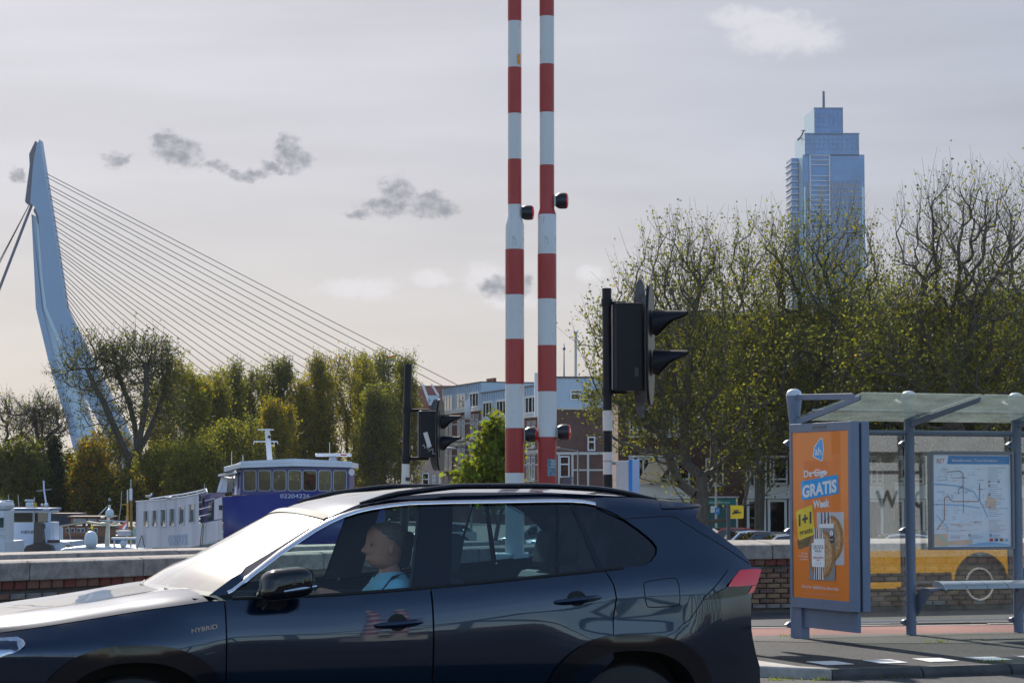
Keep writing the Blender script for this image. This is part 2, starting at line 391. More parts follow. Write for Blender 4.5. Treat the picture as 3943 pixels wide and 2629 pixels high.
# kerb of the platform, stone by stone, with the light splayed end piece
kr = thing('kerb', 'x', 'x', S(0, KB)); del kr['label']; del kr['category']; kr['kind'] = 'structure'
edges = [-3.3, -2.38, -1.46, -.60, .35, 1.3, 2.2, 3.2, 4.2, 5.2]
for i in range(len(edges) - 1):
    dz = random.uniform(-.004, .004)
    m = MB(); prof = [(-.16, -.12), (.0, -.12), (.0, PZ + .002 + dz), (-.11, PZ + .002 + dz), (-.16, PZ - .05)]
    a0, a1 = edges[i] + .006, edges[i + 1] - .006
    m.prism([S(a0, KB + y, z) for y, z in prof], E1 * (a1 - a0)); m.build('kerb_stone', M_kerb, kr, bevel=.012)
m = MB(); m.prism([S(-3.3, KB - .16, -.1), S(-3.3, KB + .02, -.1), S(-3.95, KB + 1.1, -.1), S(-4.15, KB + .98, -.1)], (0, 0, .1 + PZ + .01)); m.build('kerb_stone', M_kerbl, kr, bevel=.02)
m = MB(); m.prism([S(-3.3, KB + .05, -.1), S(-3.3, .6, -.1), S(-3.75, .6, -.1), S(-3.95, KB + 1.15, -.1)], (0, 0, .1 + PZ - .002)); m.build('paving_slab', M_kerbl, kr, bevel=.01)
for i, a in enumerate((-3.06, -2.50, -1.96, -1.40, -.84, -.28, .28, .84, 1.4, 1.96)):
    m = MB(); j = [random.uniform(-.015, .015) for _ in range(6)]
    m.prism([S(a + j[0], -3.36 + j[1], PZ + .004), S(a + .30 + j[2], -3.36, PZ + .004), S(a + .25, -3.79 + j[3], PZ + .004), S(a - .05 + j[4], -3.80 + j[5], PZ + .004)], (0, 0, .004))
    o = m.build('marking', M_white, None); o['kind'] = 'structure'
# bright joint of weeds along the kerb
gm = MB()
for _ in range(230):
    c = random.choice([(-3.42, -4.25), (-2.7, -4.24), (-1.5, -3.95), (-1.35, .3), (-.4, -1.3), (-3.75, -4.1), (1.2, -4.3)])
    p = S(c[0] + random.gauss(0, .10), c[1] + random.gauss(0, .035), 0); z0 = PZ if c[1] > -4.0 else .0
    h = random.uniform(.012, .05); a = random.uniform(0, 6.28); w = .006; lean = Vector((random.gauss(0, .03), random.gauss(0, .03), 0))
    ex = Vector((math.cos(a), math.sin(a), 0)) * w
    gm.add([p + ex + Z3 * z0, p - ex + Z3 * z0, p + lean + Z3 * (z0 + h)], [(0, 1, 2)])
o = gm.build('grass', leafmat('weed_leaf', (.16, .20, .03)), None, fix=False); o['kind'] = 'stuff'

# ------------------------------------------------------------------ parapet wall of brick and granite coping
M_gran = mat('granite_coping', (.25, .215, .19), .9, var=.22, scale=9, bump=.9, bscale=60, col2=(.40, .355, .32), dirt=.3)
M_mortar = mat('wall_mortar', (.11, .10, .095), .95, var=.25, scale=9, bump=.5, bscale=60)
BR = [mat('brick_%d' % i, c, .9, var=.28, scale=7, bump=.5, bscale=50, dirt=.4) for i, c in enumerate([(.17, .085, .06), (.21, .12, .075), (.13, .075, .06), (.24, .15, .085), (.15, .042, .034), (.19, .17, .155)])]
def brickmesh(sx, sy, sz, mm):
    m = MB(); b = .006; x, y, z = sx / 2, sy / 2, sz / 2
    m.add([(-x, -y + b, -z), (x, -y + b, -z), (x, y, -z), (-x, y, -z), (-x, -y + b, z), (x, -y + b, z), (x, y, z), (-x, y, z), (-x + b, -y, -z + b), (x - b, -y, -z + b), (x - b, -y, z - b), (-x + b, -y, z - b)],
          [(8, 9, 10, 11), (0, 1, 9, 8), (1, 5, 10, 9), (5, 4, 11, 10), (4, 0, 8, 11), (1, 2, 6, 5), (2, 3, 7, 6), (3, 0, 4, 7)])
    o = m.build('tmp', mm, None); me = o.data; bpy.data.objects.remove(o)
    off = Vector((0, 0, -z)); 
    for v in me.vertices: v.co += off
    me.name = 'brick'; return me
wall = thing('parapet_wall', 'brick parapet wall with grey granite coping stones between road and harbour', 'wall', WC)
def wall_arm(dv, n, L, top, twostep):
    """dv along the wall from the corner, n points to the far side"""
    m = MB(); m.frame(WC, dv, n, Z3, .3, L, .075, .5, -1.9, top - .21); m.build('wall_core', M_mortar, wall)
    m = MB(); m.frame(WC, dv, n, Z3, .3, L, .04, .12, top - .26, top - .20); m.build('ledge', mat('wall_ledge', (.17, .14, .11), .95, var=.3, scale=4, bump=.4, bscale=50), wall)
    x = .05; 
    while x < L:
        l = random.uniform(1.25, 1.7); l = min(l, L - x); dz = random.uniform(-.006, .006)
        m = MB(); a0, a1 = x + .006, x + l - .006
        if twostep:
            prof = [(-.03, -.2), (.55, -.2), (.55, 0), (.04, .0), (-.03, -.018)]
        else: prof = [(-.03, -.2), (.55, -.2), (.55, .055), (.05, .012), (-.03, -.006)]
        m.prism([WC + dv * a0 + n * y + Z3 * (top + z + dz) for y, z in prof], dv * (a1 - a0)); m.build('coping_stone', M_gran, wall, bevel=.014)
        if twostep:
            m = MB(); m.prism([WC + dv * (a0 + .4) + n * y + Z3 * (top + z + dz) for y, z in [(.52, -.1), (1.2, -.1), (1.2, .055), (.56, .05)]], dv * (a1 - a0)); m.build('coping_stone', M_gran, wall, bevel=.012)
        x += l
NR = E2; NL = Vector((-WL.y, WL.x, 0)); NL = NL if NL.dot(Vector((-1, 1, 0))) > 0 else -NL
wall_arm(WR, NR, 14, .935, False); wall_arm(WL, NL, 26, .95, True)
def bricks(dv, n, s0, s1, top, rows):
    ang = math.atan2(dv.y, dv.x); M = Matrix.Rotation(ang, 4, 'Z')
    if n.dot(Vector((-dv.y, dv.x, 0))) < 0: M = Matrix.Rotation(ang + math.pi, 4, 'Z')
    sol = [brickmesh(.155, .09, .128, BR[4]), brickmesh(.155, .09, .128, BR[0])]
    std = [brickmesh(.205, .09, .057, b) for b in BR[:4]] ; base = [brickmesh(.205, .09, .057, BR[5]), std[0]]
    def put(me, s, z):
        o = linked(me, 'brick', WC + dv * s + n * (.062 + random.uniform(-.004, .004)) + Z3 * z, wall); o.rotation_euler = (random.gauss(0, .006), random.gauss(0, .012), M.to_euler().z + random.gauss(0, .012)); o.scale = (random.uniform(.95, 1.0), 1, random.uniform(.93, 1.02))
    s = s0
    while s < s1: put(random.choice(sol), s, top - .215 - .008); s += .168
    for r in range(rows):
        z = top - .215 - .142 - r * .069; s = s0 + (.108 if r % 2 else 0)
        while s < s1: put(random.choice(base if r == rows - 1 else std), s, z); s += .217
bricks(WR, NR, 1.2, 7.3, .935, 8)
bricks(WL, NL, 6.9, 10.5, .95, 1)

# ================================================================== BUS SHELTER
M_steel = mat('shelter_grey_paint', (.15, .19, .27), .48, var=.06, scale=6, spec=.5)
M_steeld = mat('shelter_dark_gap', (.03, .035, .045), .5, var=.1)
M_alu = mat('brushed_aluminium', (.50, .54, .60), .32, metal=.7, var=.08, scale=20, stretch=(1, 1, 8))
M_pane = glass('shelter_glass', (.94, .97, .96), boost=1.9, dust=.03)
M_roofg = glass('roof_glass', (.62, .74, .70), boost=1.0, dust=.55)
sh = thing('bus_shelter', 'grey steel and glass bus shelter with bench on the pavement', 'bus shelter', S(0, 0, PZ))
posts = (-1.417, 0.0, 1.37, 2.8)
for a in posts:
    m = MB(); m.lathe(S(a, 0, PZ - .02), [(.056, 0), (.056, 2.36), (.060, 2.38), (.085, 2.60), (.083, 2.615), (.07, 2.645), (.04, 2.665), (.0001, 2.672)], 24)
    po = m.build('post', M_steel, sh, smooth=True)
    m = MB(); m.lathe(S(a, 0, PZ + 2.598), [(.0862, 0), (.0845, .02), (.071, .05), (.041, .069), (.0001, .076)], 24); m.build('post_cap', mat('cap_pale', (.55, .58, .62), .4, var=.05), po, smooth=True)
    for z in (2.18, 1.23, .23):
        m = MB()
        for sg in (-1, 1):
            m.prism([S(a + sg * x, .03, z + y) for x, y in ((.0, -.045), (.0, .045), (.065, .028), (.10, .0), (.065, -.028))], E2 * .05)
        m.build('glass_clamp', M_steel, sh, bevel=.004)
def zr(b): return 2.44 + (-b) * .145
for i, a in enumerate(posts[:3]):           # cantilever arms
    m = MB(); A = S(a, -.05, 2.40); B = S(a, -1.42, zr(-1.42) - .045)
    m.prism([S(a - .012, -.05, 2.36), S(a - .012, -.05, 2.43), S(a - .012, -1.46, zr(-1.46) - .012), S(a - .012, -1.44, zr(-1.44) - .06)], E1 * .024)
    if i == 0:
        m.prism([S(a - .012, -.05, 2.64), S(a - .012, -.05, 2.70), S(a - .012, -1.30, 2.665), S(a - .012, -1.36, 2.60), S(a - .012, -1.28, 2.60)], E1 * .024)
    m.build('roof_arm', M_steel, sh, bevel=.004)
for i in range(3):
    a0, a1 = posts[i] + (.03 if i else .0), posts[i + 1] - .01
    m = MB(); m.prism([S(a0, .10, zr(.10)), S(a1, .10, zr(.10)), S(a1, -1.50, zr(-1.50)), S(a0, -1.50, zr(-1.50))], Z3 * .012); m.build('roof_pane', M_roofg, sh)
    m = MB(); m.tube([S(a0, -.42, zr(-.42) + .022), S(a1, -.42, zr(-.42) + .022)], .009, 6); m.build('roof_bar', M_alu, sh)
    m = MB(); m.tube([S(posts[i] + .03, -.0, 2.30), S(posts[i + 1] - .03, -.0, 2.30)], .030 if i else .026, 10); m.build('top_rail', M_steel, sh, smooth=True)
    t = .0150                                # panes lean back very slightly
    m = MB(); g0, g1 = posts[i] + .045, posts[i + 1] - .045
    m.add([S(g0, .055 - t, .25), S(g1, .055 - t, .25), S(g1, .055 + t, 2.275), S(g0, .055 + t, 2.275)], [(0, 1, 2, 3)])
    m.add([S(g0, .065 - t, .25), S(g1, .065 - t, .25), S(g1, .065 + t, 2.275), S(g0, .065 + t, 2.275)], [(0, 1, 2, 3)]); m.build('glass_pane', M_pane, sh, fix=False)
    m = MB(); m.frame(S(0, .052 - t), E1, E2, Z3, g0, g1, 0, .016, .232, .250); m.build('pane_edge', M_alu, sh)
# bench: slats run along the shelter on two brackets
bz = .62; bb0, bb1 = -.38, -.12
bn = thing('bench', 'silver slatted bench fixed inside the bus shelter', 'bench', S(.9, -.3, PZ)); 
for a0 in [.22 + i * .262 for i in range(8)]:
    prof = [(bb0, bz - .02), (bb0 + .03, bz + .02), (bb0 + .13, bz + .052), (bb1 - .04, bz + .058), (bb1, bz + .03), (bb1 - .02, bz + .018), (bb0 + .06, bz - .012)]
    m = MB(); m.prism([S(a0 + .004, y, z) for y, z in prof], E1 * .254); m.build('seat_panel', M_alu, bn, smooth=True)
m = MB(); m.prism([S(.20, y, z) for y, z in [(bb0 - .01, bz - .03), (bb0 + .03, bz + .024), (bb0 + .13, bz + .058), (bb1 - .04, bz + .064), (bb1 + .01, bz + .03), (bb1 - .02, bz + .0)]], E1 * .022); m.build('end_cap', M_alu, bn)
for a in (.05, 1.32):
    m = MB(); m.prism([S(a, y, z) for y, z in [(-.03, bz - .32), (-.03, bz - .09), (-.14, bz - .02), (-.34, bz - .03), (-.30, bz - .07), (-.16, bz - .20)]], E1 * .02); 
    m.frame(S(0, 0), E1, E2, Z3, a, a + .30, -.30, -.16, bz - .035, bz - .012); m.build('bracket', M_steel, bn)

# ------------------------------------------------------------------ advertising panel on the shelter's end
ad = thing('advertising_panel', 'grey framed advertising case with an orange poster at the end of the bus shelter', 'billboard', S(-1.45, -.7, PZ))
af = -1.505
U = -E2
def ap(u, z, out=0.0): return S(af - out, -.10, 0) + U * u + Z3 * z
PW_, PZ0, PH_ = 1.24, .535, 1.75
m = MB()
for (u0, u1, z0, z1) in ((-.055, 0, .43, 2.375), (PW_, PW_ + .065, .43, 2.375), (0, PW_, .43, PZ0), (0, PW_, PZ0 + PH_, 2.375)):
    m.frame(S(af, -.10), U, E1, Z3, u0, u1, 0, .095, z0, z1)
m.build('front_frame', M_steel, ad, bevel=.004)
m = MB(); m.frame(S(af, -.10), U, E1, Z3, -.02, PW_ + .04, .03, .150, .45, 2.35); m.build('case_core', M_steeld, ad)
m = MB(); m.frame(S(af, -.10), U, E1, Z3, -.055, PW_ + .065, .125, .215, .43, 2.375); m.build('rear_case', M_steel, ad, bevel=.005)
m = MB(); m.frame(S(af, -.10), U, E1, Z3, .05, PW_ + .02, .085, .125, .215, .42); m.frame(S(af, -.10), U, E1, Z3, -.14, .10, .05, .15, PZ - .05, .43); m.build('apron', M_steel, ad, bevel=.004)
m = MB(); m.frame(S(af, -.10), U, E1, Z3, .48, .78, -.004, .0, 2.315, 2.345); m.build('name_plate', mat('plate_dark', (.07, .08, .10), .4), ad)
m = MB(); m.frame(S(af, -.10), U, E1, Z3, 0, PW_, .012, .03, PZ0, PZ0 + PH_); po = m.build('poster', mat('poster_orange', (.98, .24, .010), .5, var=.03, scale=2), ad)
def pp(x, y, out=0.0):
    u = (x - 5) / 467.0; tp = 50 - 25 * u; bt = 1443 + 37 * u
    return ap(u * PW_, PZ0 + (bt - y) / (bt - tp) * PH_, -.012 + out)
PM = {k: mat('poster_' + k, c, .5, var=.0) for k, c in dict(blue=(.0, .38, .85), white=(.92, .92, .90), yellow=(.95, .68, .005), black=(.03, .025, .02), olive=(.16, .10, .01), paper=(.62, .61, .63), grey=(.30, .29, .30), red=(.55, .05, .03), orange=(.55, .16, .05)).items()}
M_pizza = mat('poster_pizza', (.50, .16, .04), .5, var=.2, scale=38, col2=(.80, .55, .26), detail=6)
M_crust = mat('poster_crust', (.42, .19, .05), .5, var=.35, scale=26)
def flat(name, pts, m, lay, par=po):
    mb = MB(); mb.add([pp(x, y, .0012 * lay) for x, y in pts], [tuple(range(len(pts)))]); return mb.build(name, m, par, fix=False)
def disc(name, cx, cy, rx, ry, m, lay, a0=0, a1=360, n=40):
    return flat(name, [(cx + rx * math.cos(R(a0 + (a1 - a0) * k / n)), cy + ry * math.sin(R(a0 + (a1 - a0) * k / n))) for k in range(n)], m, lay)
def ptext(body, x, y, cap, m, lay, width=None, rot=0.0, bold=0.0, align='CENTER', shear=0.0):
    o = pp(x, y, .0012 * lay); d = (pp(x + 100, y, .0012 * lay) - o).normalized()
    d = (pp(x + 100, y - 100 * math.tan(R(rot)), .0012 * lay) - o).normalized()
    k = PH_ / 1405.0; kw = PW_ / 467.0
    return text('lettering', body, o, d, Z3, cap * k, m, po, width=width * kw if width else None, bold=bold, align=align, ext=.0004, shear=shear)
flat('logo_border', [(244, 92), (262, 100), (271, 190), (258, 288), (247, 292), (184, 254), (178, 245), (190, 168), (238, 98)], PM['white'], 1)
flat('logo', [(245, 100), (257, 106), (265, 190), (253, 281), (247, 284), (190, 250), (185, 242), (196, 172), (240, 103)], PM['blue'], 2)
ptext('ah', 226, 238, 66, PM['white'], 3, width=52, bold=.01)
ptext('De Giga', 196, 418, 56, PM['white'], 3, width=188, rot=7, bold=.03)
flat('strike', [(140, 386), (300, 376), (303, 392), (160, 396)], PM['white'], 4)
flat('blue_block', [(82, 462), (376, 404), (384, 412), (390, 556), (382, 566), (90, 624), (82, 614), (75, 470)], PM['blue'], 2)
ptext('GRATIS', 232, 574, 98, PM['white'], 4, width=285, rot=11, bold=.042)
ptext('Week', 246, 684, 66, PM['white'], 3, width=136, rot=7, bold=.032)
flat('price_shadow', [(40, 960), (196, 915), (200, 990), (60, 1040), (48, 1030)], PM['olive'], 1)
flat('price_block', [(38, 716), (160, 664), (170, 672), (194, 900), (186, 916), (62, 962), (52, 952), (31, 726)], PM['yellow'], 2)
ptext('1+1', 110, 828, 92, PM['black'], 3, width=108, rot=14, bold=.04)
ptext('gratis', 118, 908, 44, PM['black'], 3, width=112, rot=14, bold=.018)
flat('pack_photo', [(208, 726), (428, 722), (428, 1172), (208, 1166)], PM['paper'], 1)
flat('pizza_crust', [(318 + 108 * math.cos(R(t)), 950 + 200 * math.sin(R(t))) for t in range(-92, 92, 6)] + [(300, 1150), (232, 1000), (232, 830)], M_crust, 2)
flat('pizza_top', [(318 + 84 * math.cos(R(t)), 950 + 172 * math.sin(R(t))) for t in range(-92, 92, 6)] + [(300, 1120), (250, 1000), (250, 830)], M_pizza, 3)
for i in range(6): flat('stripe', [(246 + i * 14, 726), (253 + i * 14, 726), (253 + i * 14, 822), (246 + i * 14, 822)], PM['black'] if i % 2 == 0 else PM['white'], 4)
flat('pack_label', [(230, 824), (350, 820), (350, 900), (230, 900)], PM['white'], 5)
flat('pack_photo', [(144, 990), (196, 985), (196, 858), (358, 858), (358, 1306), (144, 1298)], PM['grey'], 6)
flat('pizza_crust', [(250 + 108 * math.cos(R(t)), 1080 + 212 * math.sin(R(t))) for t in range(0, 360, 8)], M_crust, 7)
flat('pizza_top', [(250 + 86 * math.cos(R(t)), 1080 + 182 * math.sin(R(t))) for t in range(0, 360, 8)], M_pizza, 8)
for y0, y1 in ((858, 960), (1178, 1298)):
    flat('stripe_ground', [(193, y0), (258, y0), (266, y1), (190, y1)], PM['white'], 9)
    for i in range(4): flat('stripe', [(197 + i * 16, y0), (206 + i * 16, y0), (206 + i * 16, y1), (197 + i * 16, y1)], PM['black'] if i != 2 else PM['orange'], 10)
flat('pack_label', [(190, 952), (278, 950), (278, 1190), (172, 1186), (172, 988), (190, 986)], PM['white'], 11)
ptext('CROSTA', 225, 1038, 34, PM['black'], 12, width=88); ptext('MOLLICA', 226, 1064, 19, PM['black'], 12, width=54)
ptext('MARGHERITA', 227, 1120, 20, PM['red'], 12, width=84); ptext('PIZZETTA', 227, 1136, 9, PM['red'], 12, width=28)
for yy in (1082, 1152, 1164): flat('print_line', [(200, yy), (254, yy), (254, yy + 2), (200, yy + 2)], PM['grey'], 12)
disc('badge', 335, 902, 17, 28, PM['black'], 9); disc('badge_face', 335, 902, 14, 24, PM['white'], 10); ptext('2', 335, 918, 28, PM['black'], 11, width=11)
disc('badge', 336, 956, 18, 32, PM['black'], 9); ptext('PACK', 336, 962, 12, PM['white'], 10, width=24)
for i, s in enumerate(('Alle Crosta', "Mollica pizza's", 'en pizzabites')): ptext(s, 132, 1082 + 25 * i, 14, PM['white'], 3, width=(54, 74, 66)[i], align='RIGHT', rot=-3)
ptext('Dat is het', 122, 1368, 26, PM['white'], 3, width=80, rot=-4); ptext('lekkere', 212, 1378, 36, PM['white'], 3, width=80, rot=-2, shear=.3); ptext('van Albert Heijn', 320, 1384, 26, PM['white'], 3, width=128, rot=-4)
for yy in (1402, 1410, 1418): flat('print_line', [(92, yy), (380, yy + 22), (380, yy + 24), (92, yy + 2)], mat('poster_fineprint', (.78, .40, .25), .5, var=0), 3)
m = MB(); m.add([ap(0, PZ0, -.002), ap(PW_, PZ0, -.002), ap(PW_, PZ0 + PH_, -.002), ap(0, PZ0 + PH_, -.002)], [(0, 1, 2, 3)]); m.build('case_glass', glass('case_glass', (.98, .98, .98), boost=.45), ad, fix=False)

# ------------------------------------------------------------------ travel information case
mb_ = -.03
a0, z1 = sp(3578, 1737, mb_); a1, z0 = sp(3904, 2113, mb_)
info = thing('information_case', 'metal framed public transport map hanging on the shelter glass', 'map board', S((a0 + a1) / 2, mb_, z0))
m = MB(); fw = .032
for (x0, x1, y0, y1) in ((a0, a0 + fw, z0, z1), (a1 - fw, a1, z0, z1), (a0 + fw, a1 - fw, z0, z0 + fw), (a0 + fw, a1 - fw, z1 - fw, z1)):
    m.frame(S(0, mb_), E1, E2, Z3, x0, x1, -.03, .05, y0, y1)
m.build('frame', mat('case_frame', (.17, .19, .23), .4, var=.06), info, bevel=.003)
pa0, pa1, pz0, pz1 = a0 + fw, a1 - fw, z0 + fw, z1 - fw
mp = MB().frame(S(0, mb_), E1, E2, Z3, pa0, pa1, .0, .035, pz0, pz1).build('map_sheet', mat('map_paper', (.74, .82, .92), .55, var=.06, scale=4), info)
def mq(u, v, lay): return S(pa0 + (pa1 - pa0) * u, mb_ - .0015 * lay, pz0 + (pz1 - pz0) * v)
def mflat(name, pts, m, lay):
    b = MB(); b.add([mq(u, v, lay) for u, v in pts], [tuple(range(len(pts)))]); return b.build(name, m, mp, fix=False)
def mtext(body, u, v, cap, m, lay, width, shear=0.0, align='CENTER'):
    return text('lettering', body, mq(u, v, lay), E1, Z3, cap * (pz1 - pz0), m, mp, width=width * (pa1 - pa0), ext=.0003, shear=shear, align=align)
IM = {k: mat('map_' + k, c, .5, var=0) for k, c in dict(blue=(.01, .22, .55), red=(.55, .07, .05), white=(.80, .82, .85), ink=(.10, .12, .18), pale=(.30, .52, .78), peach=(.78, .55, .42), rust=(.35, .15, .08), grey=(.32, .35, .42), green=(.45, .62, .50), tan=(.70, .60, .35)).items()}
mflat('header', [(.19, .895), (.985, .895), (.985, .985), (.21, .985)], IM['blue'], 1)
mtext('RET', .105, .905, .048, IM['red'], 2, .105, shear=.15)
mtext('Reisinformatie /', .39, .921, .030, IM['white'], 2, .27); mtext('Travel information', .68, .921, .030, IM['white'], 2, .29, shear=.2)
def mline(pts, m, w=.0028, lay=1):
    for (u0, v0), (u1, v1) in zip(pts, pts[1:]):
        du, dv = u1 - u0, (v1 - v0); L = math.hypot(du, dv) or 1; nx, ny = -dv / L * w, du / L * w
        yield [(u0 + nx, v0 + ny), (u1 + nx, v1 + ny), (u1 - nx, v1 - ny), (u0 - nx, v0 - ny)]
rnd = random.Random(3); lines = {'ink': MB(), 'pale': MB(), 'rust': MB(), 'red': MB(), 'grey': MB()}
def addl(k, pts, w=.0028, lay=2):
    for qd in mline(pts, None, w): lines[k].add([mq(u, v, lay) for u, v in qd], [(0, 1, 2, 3)])
addl('ink', [(.18, .81), (.35, .82), (.39, .79), (.39, .66), (.33, .62), (.33, .57)], .004, 3); addl('ink', [(.39, .66), (.39, .36)], .003, 3)
addl('rust', [(.60, .69), (.60, .51), (.57, .49), (.26, .49), (.23, .51), (.20, .55), (.15, .53), (.15, .30), (.05, .18)], .0045, 3); addl('rust', [(.22, .24), (.36, .24)], .003, 3)
addl('pale', [(.02, .68), (.30, .66), (.52, .60), (.64, .44), (.70, .32)], .008, 2); addl('pale', [(.05, .34), (.20, .20)], .006, 2); addl('pale', [(.01, .46), (.36, .45), (.60, .42)], .007, 2)
for k in range(110):
    u = rnd.uniform(.04, .66); v = rnd.uniform(.16, .86); c = rnd.choice(['grey', 'grey', 'pale', 'red', 'ink'])
    w = min(abs(rnd.gauss(0, .06)) + .01, .12); h = rnd.choice([0, 0, rnd.uniform(-.05, .05)])
    addl(c, [(u, v), (min(u + w, .69), v), (min(u + w, .69), v + h)], .0013 if c != 'ink' else .0017)
for k in range(34):
    v = .855 - k * .021; L = rnd.uniform(.10, .26)
    if k % 9 == 8: continue
    addl('grey', [(.71, v), (.71 + L, v)], .0024)
for u in (.22, .46, .72):
    for k in range(3): addl('grey', [(u, .12 - k * .014), (u + rnd.uniform(.1, .2), .12 - k * .014)], .002)
for k, b in lines.items(): b.build('map_line', IM[k], mp, fix=False)['kind'] = 'stuff'
mflat('inset_map', [(.005, .01), (.19, .01), (.19, .14), (.02, .14)], IM['peach'], 1); mflat('inset_water', [(.02, .14), (.08, .14), (.19, .06), (.19, .02)], IM['green'], 2); mflat('inset_block', [(.11, .01), (.19, .01), (.19, .06)], IM['tan'], 3)
mflat('water_patch', [(.42, .01), (.97, .01), (.97, .02), (.75, .05), (.58, .04)], IM['pale'], 1); mflat('peach_patch', [(.66, .42), (.80, .40), (.82, .50), (.70, .56)], IM['peach'], 1); mflat('peach_patch', [(.19, .02), (.5, .02), (.5, .08), (.19, .06)], IM['peach'], 1)
for i, c in enumerate(('red', 'ink', 'rust', 'pale')): mflat('pictogram', [(.72 + i * .065, .055), (.765 + i * .065, .055), (.765 + i * .065, .085), (.72 + i * .065, .085)], IM[c], 2)
for u, v in ((.71, .69), (.83, .69), (.71, .65), (.71, .55), (.71, .41), (.45, .11), (.72, .11)): mflat('pictogram', [(u, v), (u + .03, v), (u + .03, v + .028), (u, v + .028)], IM['grey'], 2)
m = MB(); m.add([mq(0, 0, 9), mq(1, 0, 9), mq(1, 1, 9), mq(0, 1, 9)], [(0, 1, 2, 3)]); m.build('case_glass', MATS['case_glass'], info, fix=False)
# ================================================================== BARRIER ARMS
M_bred = mat('barrier_red', (.36, .022, .020), .5, var=.15, scale=3, dirt=.22, stretch=(1, 1, .25), col2=(.43, .060, .052))
M_bwhite = mat('barrier_white', (.62, .63, .63), .5, var=.05, scale=3, dirt=.55, stretch=(1, 1, .35))
M_black = mat('black_plastic', (.012, .013, .018), .38, var=.15, scale=8)
M_redlens = mat('red_lens', (.75, .01, .012), .15, var=0, spec=.6)
M_galv = mat('galvanised', (.34, .35, .36), .4, metal=.6, var=.15, scale=10)
def barrier(cx, zones, w_lo, w_hi, yt0, yt1, lamps, Y, label, first_red=True, stick=None):
    base = at(cx, 1900, Y); base.z = 0
    t = thing('barrier_arm', label, 'barrier', base, 'raised barrier arms')
    s = F / Y; r_lo, r_hi = w_lo / 2 / s, w_hi / 2 / s
    zt0, zt1 = at(cx, yt1, Y).z, at(cx, yt0, Y).z            # lower and upper end of the taper
    def rad(z): return r_lo if z <= zt0 else (r_hi if z >= zt1 else r_lo + (r_hi - r_lo) * (z - zt0) / (zt1 - zt0))
    ys = [at(cx, y, Y).z for y in zones]                     # band limits from top to bottom
    band = .48
    ztop = ys[0]; ext = [ys[0] + band * k for k in (2, 1)]; lim = ext + ys + [.95]
    for i in range(len(lim) - 1):
        hi, lo = lim[i], lim[i + 1]; zz = [lo + .0005] + sorted(z for z in (zt0, zt1, (zt0 + zt1) / 2) if lo < z < hi) + [hi - .0005]
        red = (i % 2 == 0) == first_red
        m = MB(); m.lathe((base.x, base.y, 0), [(rad(z), z) for z in zz], 28); m.build('band', M_bred if red else M_bwhite, t, smooth=True)
        if red:                                              # sunlit left rim put in as a brighter red strip
            if lo < zt1 < hi: lo = zt1
            m = MB(); m.frame(base + Vector((-rad(lo) * .93, rad(lo) * .37, 0)), X3, Y3, Z3, -.006, .008, -.03, .03, lo + .03, hi - .03); m.build('sunlit_rim', mat('sunlit_rim_red', (.62, .05, .03), .35, var=.05), t)
    m = MB(); m.box((base.x, base.y + .02, .5), (.46, .5, 1.0)); m.build('drive_housing', M_bwhite, t, bevel=.03)
    m = MB(); m.lathe((base.x, base.y - .30, .80), [(.09, 0), (.09, .6)], 16, axis=Y3); m.build('pivot', M_black, t, smooth=True)
    for (x0, x1, y0, y1) in lamps:
        c = at((x0 + x1) / 2, (y0 + y1) / 2, Y); hx, hz = (x1 - x0) / 2 / s, (y1 - y0) / 2 / s
        m = MB(); m.lathe(c - X3 * hx, [(.001, 0), (hz * .72, .0), (hz * .96, hx * .45), (hz, hx * 1.0), (hz * .98, hx * 1.55), (hz * .93, hx * 1.72)], 20, axis=X3)
        l = m.build('lamp', M_black, t, smooth=True)
        m = MB(); m.lathe(c + X3 * hx * .70, [(hz * .95, 0), (hz * .94, hx * .1), (hz * .72, hx * .28), (hz * .3, hx * .36), (.001, hx * .37)], 20, axis=X3); m.build('lens', M_redlens, l, smooth=True)
        m = MB(); m.box((c.x - hx - .015, c.y, c.z), (.035, .05, hz * 1.25)); m.build('lamp_bracket', M_galv, t)
    return t, base, rad
zl = [83, 261, 438, 614, 788, 961, 1135, 1306, 1479, 1648, 1820]
zr_ = [65, 249, 434, 637, 827, 979, 1151, 1330, 1507, 1682, 1864]
YB = 26.0
bl, bl0, blr = barrier(1982, zl, 73, 53, 832, 869, [(2008, 2056, 790, 848), (2022, 2068, 1643, 1702)], YB, 'raised red and white barrier arm with an orange sticker', first_red=False)
br, br0, brr = barrier(2107, zr_, 73, 57, 803, 828, [(2140, 2188, 742, 805), (2147, 2197, 1633, 1694)], YB, 'raised red and white barrier arm carrying a dark poster sticker', first_red=False)
def wrap(parent, base, rad, px0, px1, py0, py1, m, lay):
    """sticker bent round the arm"""
    c = at((px0 + px1) / 2, (py0 + py1) / 2, YB); x0 = at(px0, py0, YB).x - base.x; x1 = at(px1, py0, YB).x - base.x; z1, z0 = at(px0, py0, YB).z, at(px0, py1, YB).z
    b = MB(); n = 6; r = rad(c.z) + .0015 * lay; vs = []
    for k in range(n + 1):
        x = min(max(x0 + (x1 - x0) * k / n, -r * .999), r * .999); y = -math.sqrt(r * r - x * x); vs += [(base.x + x, base.y + y, z0), (base.x + x, base.y + y, z1)]
    b.add(vs, [(2 * k, 2 * k + 2, 2 * k + 3, 2 * k + 1) for k in range(n)]); return b.build('sticker', m, parent, fix=False)
M_stk = mat('sticker_print', (.05, .10, .16), .5, var=.5, scale=45, col2=(.22, .34, .42))
wrap(br, br0, brr, 2107, 2142, 1767, 1832, M_stk, 1)
zz = at(2125, 1812, YB)
